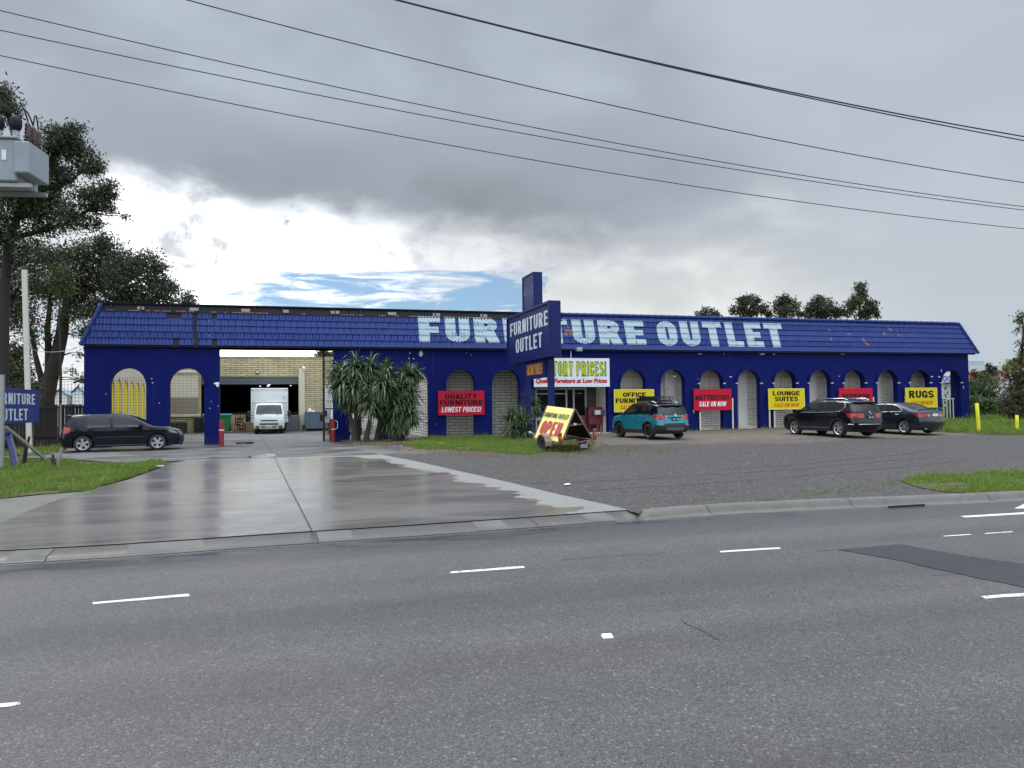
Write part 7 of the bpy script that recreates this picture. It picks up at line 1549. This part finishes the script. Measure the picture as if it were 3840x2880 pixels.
for lab, cl, tr_ in (('small rounded distant tree showing over the roof beside the T of OUTLET', [(2655, 1172, 26), (2630, 1183, 18), (2685, 1180, 18)], 2655), ('ragged distant tree over the roof with a flat wide top', [(2785, 1132, 30), (2830, 1130, 26), (2770, 1165, 28), (2815, 1165, 34), (2862, 1160, 22), (2880, 1178, 14)], 2815), ('compact rounded distant tree in the middle of the roof line group', [(2940, 1120, 24), (2925, 1150, 30), (2968, 1145, 28), (2945, 1175, 34), (2990, 1175, 16)], 2945), ('broad distant tree next to the tallest one over the roof', [(3080, 1125, 26), (3050, 1150, 30), (3105, 1150, 30), (3030, 1178, 22), (3080, 1178, 36), (3135, 1175, 20)], 3080), ('tallest distant gum tree over the roof line', [(3225, 1080, 22), (3238, 1110, 26), (3215, 1130, 26), (3262, 1140, 24), (3190, 1150, 28), (3160, 1170, 24), (3280, 1160, 16), (3240, 1170, 34), (3290, 1185, 12)], 3225)):
    b = gnd(tr_, DT); top = min(c[1] for c in cl)
    tree('distant_gum_tree', lab, b, [([b]+dp(DT, (tr_, 1400), (tr_+4, 1260), (tr_, 1180), (tr_-2, top+20)), .35, .07), (dp(DT, (tr_+3, 1240), (tr_-30, 1170)), .15, .04), (dp(DT, (tr_+3, 1230), (tr_+35, 1165)), .15, .04)], [(cl+[(tr_-20, 1230, 40), (tr_+20, 1240, 40), (tr_, 1300, 50)], 560, .40, .08, [M['euc2'], M['euc']], .36, 'crown')], DT, 'distant trees behind the roof', twig=False)
b = gnd(1225, 78); tree('distant_gum_tree', 'dark tree seen in the gateway above the brick warehouse', b, [([b]+dp(78, (1226, 1400), (1224, 1330)), .25, .08)], [([(1195, 1335, 20), (1215, 1325, 22), (1240, 1330, 22), (1230, 1350, 26), (1195, 1355, 20), (1262, 1340, 24)], 700, .30, .06, [M['euc'], M['euc2']], .36, 'crown')], 78)
# right hand edge planting
DR = 46.0; b = gnd(3815, DR)
tree('weeping_shrub', 'tall weeping brown shrub with yellow green crown near the shorter bollard', b, [([b]+dp(DR, (3818, 1480), (3830, 1350), (3838, 1240), (3830, 1190)), .12, .03)], [([(3835, 1185, 24, .9), (3815, 1205, 16, .9)], 1100, .26, .030, [M['yellowleaf'], M['acacia'], M['brownleaf']], .4, 'crown'), ([(3845, 1230, 30, .6), (3822, 1235, 18, .4), (3850, 1290, 36, .8), (3842, 1330, 30)], 900, .28, .030, [M['euc2'], M['brownleaf']], .4, 'crown'), ([(3800, 1362, 26), (3835, 1350, 36), (3780, 1385, 22)], 1600, .18, .04, M['yellowleaf'], .4, 'yellow_crown'), ([(3805, 1420, 40), (3850, 1420, 50), (3795, 1470, 36), (3830, 1480, 50), (3790, 1520, 34), (3825, 1535, 50), (3870, 1540, 50), (3800, 1560, 30)], 1700, .18, .034, [M['brownleaf'], M['brownleaf'], M['acacia']], .4, 'brown_crown')], DR)
b = gnd(3675, 60); tree('acacia_shrub', 'olive rounded wattle shrub beyond the end pillar', b, [([b]+dp(60, (3680, 1510), (3685, 1440)), .12, .04), (dp(60, (3680, 1490), (3650, 1440)), .07, .03)], [([(3650, 1440, 30), (3690, 1425, 32), (3725, 1450, 28), (3670, 1465, 36), (3715, 1480, 28), (3640, 1470, 22)], 900, .22, .045, [M['acacia'], M['acacia'], M['bush']], .38, 'crown')], 60)
b = gnd(3690, 53); tree('green_shrub', 'low bright green bramble bush between end pillar and weeping shrub', b, [([b]+dp(53, (3690, 1560)), .05, .02)], [([(3650, 1510, 24), (3690, 1515, 30), (3730, 1520, 30), (3760, 1530, 26), (3660, 1545, 30), (3705, 1550, 36), (3745, 1555, 30), (3640, 1540, 22)], 1500, .16, .055, [M['bush'], M['bush'], M['acacia']], .4, 'crown')], 53, twig=False)
b = gnd(3562, 50); tree('green_shrub', 'green weeds behind the white bar gate of the last arch', b, [([b]+dp(50, (3562, 1570)), .04, .02)], [([(3545, 1560, 20), (3570, 1562, 20), (3590, 1556, 18), (3555, 1585, 22), (3580, 1585, 20)], 1300, .15, .05, [M['bush'], M['acacia']], .4, 'crown')], 50, twig=False)
b = gnd(3712, 85); tree('distant_gum_tree', 'small thin tree in front of the far pale warehouse', b, [([b]+dp(85, (3714, 1440), (3712, 1390)), .12, .04)], [([(3708, 1375, 14), (3725, 1385, 14), (3700, 1395, 14), (3712, 1400, 18), (3650, 1400, 14), (3668, 1412, 16), (3690, 1412, 20), (3735, 1400, 12)], 700, .30, .06, [M['euc2'], M['acacia']], .38, 'crown')], 85)
tl = [(x, y) for x in (3600,) for y in ()]
xs = RNG.uniform(28, 80, 5200); ys = 30+RNG.normal(0, 3, 5200)-.1*xs; P = np.c_[xs, ys, .7+np.abs(RNG.normal(0, 1, 5200))*1.1]; o = leafmesh('far_shrubbery', P, .5, .13, [M['acacia'], M['bush'], M['euc2']]); tag(o, None, None, None, 'stuff'); o['label'] = 'far mixed green scrub along the next property'; o['category'] = 'scrub'
xs = RNG.uniform(-75, 110, 16000); hh = 5.5+2.2*np.sin(xs*.21)+1.6*np.sin(xs*.083+2); P = np.c_[xs, -72+RNG.normal(0, 2.2, 16000), RNG.uniform(0, 1, 16000)**.8*hh]; o = leafmesh('unseen_tree_belt', P, 1.5, .5, [M['euc'], M['euc2']]); tag(o, None, None, None, 'stuff'); o['label'] = 'unseen belt of trees added across the road to darken reflections'; o['category'] = 'trees'  # added out of view so low reflections in cars and wall go darker
# ------------------------------------------------------------------ cordylines and yuccas
def rosette(C, n, L, w, pol=(0, 125), bias=.8, dead=0):
    V = []; F = []; C = Vector(C)
    for i in range(n+dead):
        dd = i >= n; th = R(random.uniform(125, 172)) if dd else R(pol[0]+(pol[1]-pol[0])*random.random()**bias); ph = random.uniform(0, 2*math.pi); d = Vector((math.sin(th)*math.cos(ph), math.sin(th)*math.sin(ph), math.cos(th)))
        l_ = L*random.uniform(.7, 1.15)*(.8 if dd else 1); s = d.cross(Vector((0, 0, 1)))
        s = s.normalized() if s.length > .05 else Vector((1, 0, 0)); s = (s+Vector((0, 0, random.uniform(-.5, .5)))).normalized(); p = C+d*.05; o = len(V); dr = random.uniform(.35, 1.7); dirv = d.copy(); ww = w*random.uniform(.75, 1.2)
        for k, f in enumerate((.6, 1, .95, .62, 0)):
            V += [p-s*ww*f/2, p+s*ww*f/2]; dirv = (dirv+Vector((0, 0, -dr*.20*(k+.6)))).normalized(); p = p+dirv*(l_/4)
        F += [((o+2*k, o+2*k+1, o+2*k+3, o+2*k+2), 1 if dd else 0) for k in range(4)]
    return V, F
def spiky(name, label, cat, base, heads, trunks, group=None, w=.075, mats=None):
    t = thing(name, label, cat, base, 0, group); o = Vector(base); mb = MB()
    for pts, r0, r1 in trunks:
        q = [Vector(p)-o for p in pts]; k = len(q); mb.tube(q, [r0+(r1-r0)*i/(k-1) for i in range(k)], 8)
        for _ in range(70):      # shaggy dead leaves down the stem
            i = random.randrange(k-1); p = q[i].lerp(q[i+1], random.random()); a = random.uniform(0, 6.28); e = p+Vector((math.cos(a)*.16, math.sin(a)*.16, -random.uniform(.3, .7))); s = Vector((-math.sin(a), math.cos(a), 0))*.02; mb.add([p-s, p+s, e+s*.4, e-s*.4], [(0, 1, 2, 3)])
    if trunks: mb.build('stem', M['bark2'], t)
    for (c, n, L, pol, dead) in heads:
        V, F = rosette(Vector(c)-o, n, L, w, pol, .8, dead); b = MB(); b.v = [tuple(v) for v in V]; b.f = [f for f, _ in F]; b.mi = [m for _, m in F]; b.build('leaf_head', mats or [M['sword'], M['dead']], t)
    return t
def sd_(px, py, D): return dep(px, py, D)
D1 = 36.0
b = gnd(1327, D1); spiky('cordyline_palm', 'tallest clump of spiky cordylines beside the red bollards', 'palm', b, [(sd_(1305, 1500, D1-.2), 110, .8, (40, 140), 50), (sd_(1360, 1470, D1-.2), 120, .8, (40, 140), 40), (sd_(1284, 1445, D1-.3), 232, 1.06, (0, 130), 30), (sd_(1334, 1385, D1), 232, 1.03, (0, 130), 25), (sd_(1388, 1392, D1+.3), 201, 0.95, (0, 125), 20), (sd_(1330, 1458, D1-.5), 186, 0.92, (20, 135), 30), (sd_(1268, 1410, D1+.3), 139, 0.82, (0, 125), 10)], [([b]+[sd_(x, y, D1) for x, y in ((1322, 1590), (1300, 1510), (1284, 1450))], .12, .05), ([b, sd_(1335, 1560, D1), sd_(1336, 1470, D1), sd_(1334, 1390, D1)], .13, .05), ([b+Vector((.2, .1, 0)), sd_(1350, 1560, D1+.3), sd_(1375, 1480, D1+.3), sd_(1388, 1395, D1+.3)], .11, .05), ([b+Vector((.1, 0, 0)), sd_(1338, 1600, D1), sd_(1330, 1520, D1-.3), sd_(1330, 1462, D1-.5)], .12, .06)], 'cordyline clumps at the gateway')
b = gnd(1368, D1-.4); spiky('cordyline_palm', 'cordyline with a leaning shaggy trunk in the middle of the clump', 'palm', b, [(sd_(1425, 1520, D1), 120, .8, (40, 140), 50), (sd_(1437, 1455, D1-.4), 263, 1.06, (0, 130), 30), (sd_(1388, 1520, D1-.8), 201, 0.87, (0, 120), 10), (sd_(1452, 1400, D1+.4), 186, 0.87, (0, 120), 10)], [([b, sd_(1385, 1590, D1-.6), sd_(1392, 1525, D1-.8)], .14, .07), ([b+Vector((.5, .2, 0)), sd_(1425, 1570, D1-.2), sd_(1436, 1465, D1-.4)], .11, .05), ([b+Vector((.6, .4, 0)), sd_(1440, 1540, D1+.3), sd_(1452, 1405, D1+.4)], .09, .05)], 'cordyline clumps at the gateway')
b = gnd(1508, D1); spiky('cordyline_palm', 'drooping cordyline clump with dead skirts in front of the open arch', 'palm', b, [(sd_(1505, 1590, D1-.3), 120, .75, (30, 140), 90), (sd_(1460, 1590, D1-.2), 90, .7, (40, 150), 90), (sd_(1515, 1460, D1), 120, .75, (20, 140), 30), (sd_(1530, 1415, D1+.3), 201, 0.87, (0, 130), 25), (sd_(1562, 1405, D1+.5), 108, 0.66, (0, 125), 8), (sd_(1540, 1488, D1), 201, 0.84, (0, 130), 25), (sd_(1490, 1512, D1-.2), 186, 0.87, (0, 130), 20), (sd_(1530, 1558, D1-.3), 217, 0.87, (10, 135), 40), (sd_(1478, 1560, D1-.1), 170, 0.79, (20, 140), 60)], [([b, sd_(1525, 1540, D1), sd_(1530, 1420, D1+.3)], .09, .05), ([b, sd_(1520, 1560, D1), sd_(1540, 1492, D1)], .09, .05), ([b, sd_(1500, 1570, D1), sd_(1490, 1515, D1-.2)], .10, .06), ([b+Vector((-.3, 0, 0)), sd_(1482, 1600, D1), sd_(1476, 1565, D1)], .12, .08)], 'cordyline clumps at the gateway')
for px, D, lab, H, n in ((1918, 35.2, 'tall spiky yucca tuft on the lawn beside the pylon', 1585, 170), (1962, 35.0, 'bushy yucca tuft touching the blue pylon post', 1600, 160)):
    b = gnd(px, D); spiky('yucca_plant', lab, 'plant', b, [(sd_(px, H, D), n, .95, (0, 60), 0), (sd_(px+4, H+28, D-.1), 120, .75, (20, 110), 25)], [([b, sd_(px, 1625, D), sd_(px, H, D)], .10, .07)], 'yucca tufts on the lawn', .045)
b = gnd(1993, 38.4); spiky('cordyline_palm', 'single stemmed cordyline with brown flower head behind the pylon', 'palm', b, [(sd_(1990, 1525, 38.4), 170, .78, (0, 130), 35)], [([b, sd_(1990, 1590, 38.4), sd_(1990, 1530, 38.4)], .13, .08)])
V, F = rosette((0, 0, 0), 120, .55, .03, (0, 100)); fb = MB(); fb.v = [tuple(v) for v in V]; fb.f = [f for f, _ in F]; fb.mi = [0]*len(F); o = fb.build('flower_head', M['brownleaf'], bpy.data.objects['cordyline_palm.003']); o.location = sd_(1980, 1482, 38.4)-bpy.data.objects['cordyline_palm.003'].location
# ------------------------------------------------------------------ buildings far off
M['palewall'] = mat('pale_far_cladding', (.50, .51, .50), .7, var=.06, vs=.3); M['redband'] = mat('red_far_band', (.48, .03, .05), .6); M['whitewall'] = mat('white_far_wall', (.72, .73, .73), .7, var=.05, vs=.3); M['bluetext'] = mat('blue_far_text', (.05, .10, .36), .6); M['skylight'] = mat('grey_far_roof', (.26, .33, .38), .5)
FD = 130.0; a = dep(3560, 1500, FD); bq = dep(3960, 1500, FD); fy = a.y
def fz_(px, py): return ony(px, py, fy)
wh = thing('far_warehouse', 'pale far warehouse with red sign band beyond the wattle shrub', 'building', (fz_(3700, 1500).x, fy, .6)); ox = wh.location.x; oz = .6
mb = MB(); mb.box(fz_(3560, 1400).x-ox, fz_(4100, 1400).x-ox, 0, 40, 0, fz_(3700, 1369).z-oz)
for px in range(3600, 4000, 34): mb.box(fz_(px, 1400).x-ox-.05, fz_(px, 1400).x-ox+.05, -.06, 0, 0, fz_(3700, 1369).z-oz-.05)
mb.build('wall', M['palewall'], wh); mb = MB(); mb.box(fz_(3634, 1400).x-ox, fz_(3776, 1400).x-ox, -.4, -.07, fz_(3700, 1424).z-oz, fz_(3700, 1398).z-oz); rb = mb.build('sign_band', M['redband'], wh)
for s, u0, u1, v0, v1 in (('T', 3736, 3746, 1402, 1411), ('ES', 3742, 3757, 1414, 1423)): lettering('lettering', s, fz_(u0, 1410).x-ox, fz_(u1, 1410).x-ox, fz_(3740, v1).z-oz, fz_(3740, v0).z-oz, lambda u, v, d: (u, -.41-d, v), M['plate'], rb, .03, 0, w=.7, t=.25, th=.2)
zt = fz_(3700, 1369).z-oz; mb = MB(); x0, x1 = fz_(3662, 1370).x-ox, fz_(3702, 1370).x-ox; mb.plate([[(x0+(x1-x0)*i/10, zt+2.0*math.sin(math.pi*min(1, i/14+.05))*.5*(1-.0)) for i in range(11)]+[(x1, zt+.01), (x0, zt+.01)]], lambda u, v, d: (u, d, v), 3, 30); mb.box(x1+.1, fz_(3748, 1370).x-ox, 3, 30, zt+.01, zt+.9); mb.build('roof_light', M['skylight'], wh)
PDp = 88.0; a = dep(3560, 1500, PDp); py_ = a.y
def pz_(px, py): return ony(px, py, py_)
pb = thing('sign_building', 'white building with blue letters seen through the last arch', 'building', (pz_(3565, 1500).x, py_, .6)); ox = pb.location.x
mb = MB(); mb.box(pz_(3520, 1400).x-ox, pz_(3612, 1400).x-ox, 0, 20, 0, pz_(3560, 1392).z-.6); mb.build('wall', M['palewall'], pb); mb = MB(); mb.box(pz_(3524, 1400).x-ox, pz_(3610, 1400).x-ox, -.3, -.01, pz_(3560, 1434).z-.6, pz_(3560, 1398).z-.6); pz2 = mb.build('sign_panel', M['whitewall'], pb)
lettering('lettering', 'OOL', pz_(3528, 1420).x-ox, pz_(3571, 1420).x-ox, pz_(3550, 1431).z-.6, pz_(3550, 1409).z-.6, lambda u, v, d: (u, -.31-d, v), M['bluetext'], pz2, .02, 0, w=.75, t=.22, th=.18)
mb = MB(); mb.bbox(pz_(3540, 1437).x-ox, pz_(3556, 1437).x-ox, -1.2, -.2, pz_(3548, 1440).z-.6, pz_(3548, 1436).z-.6, .05); mb.build('lamp', M['blacksteel'], pb)
LD_ = 85.0; a = dep(255, 1480, LD_); ly = a.y
def lz_(px, py): return ony(px, py, ly)
for x0, x1, yt, lab in ((200, 250, 1462, 'white far shed with a low roof behind the fence mesh'), (272, 312, 1452, 'white far shed nearest the blue wall behind the fence mesh')):
    w = thing('far_shed', lab, 'building', (lz_((x0+x1)/2, 1500).x, ly, .4)); hw = (lz_(x1, 1500).x-lz_(x0, 1500).x)/2; h = lz_(x0, yt).z-.4; mb = MB(); mb.plate([[(-hw, 0), (hw, 0), (hw, h*.85), (0, h), (-hw, h*.85)]], lambda u, v, d: (u, d, v), 0, 12); mb.build('wall', M['whitewall'], w); mb = MB(); mb.add([(-hw-.2, -.3, h*.85), (0, -.3, h+.12), (0, 12.3, h+.12), (-hw-.2, 12.3, h*.85), (hw+.2, -.3, h*.85), (hw+.2, 12.3, h*.85)], [(0, 1, 2, 3), (1, 4, 5, 2)]); mb.build('roof', M['skylight'], w)
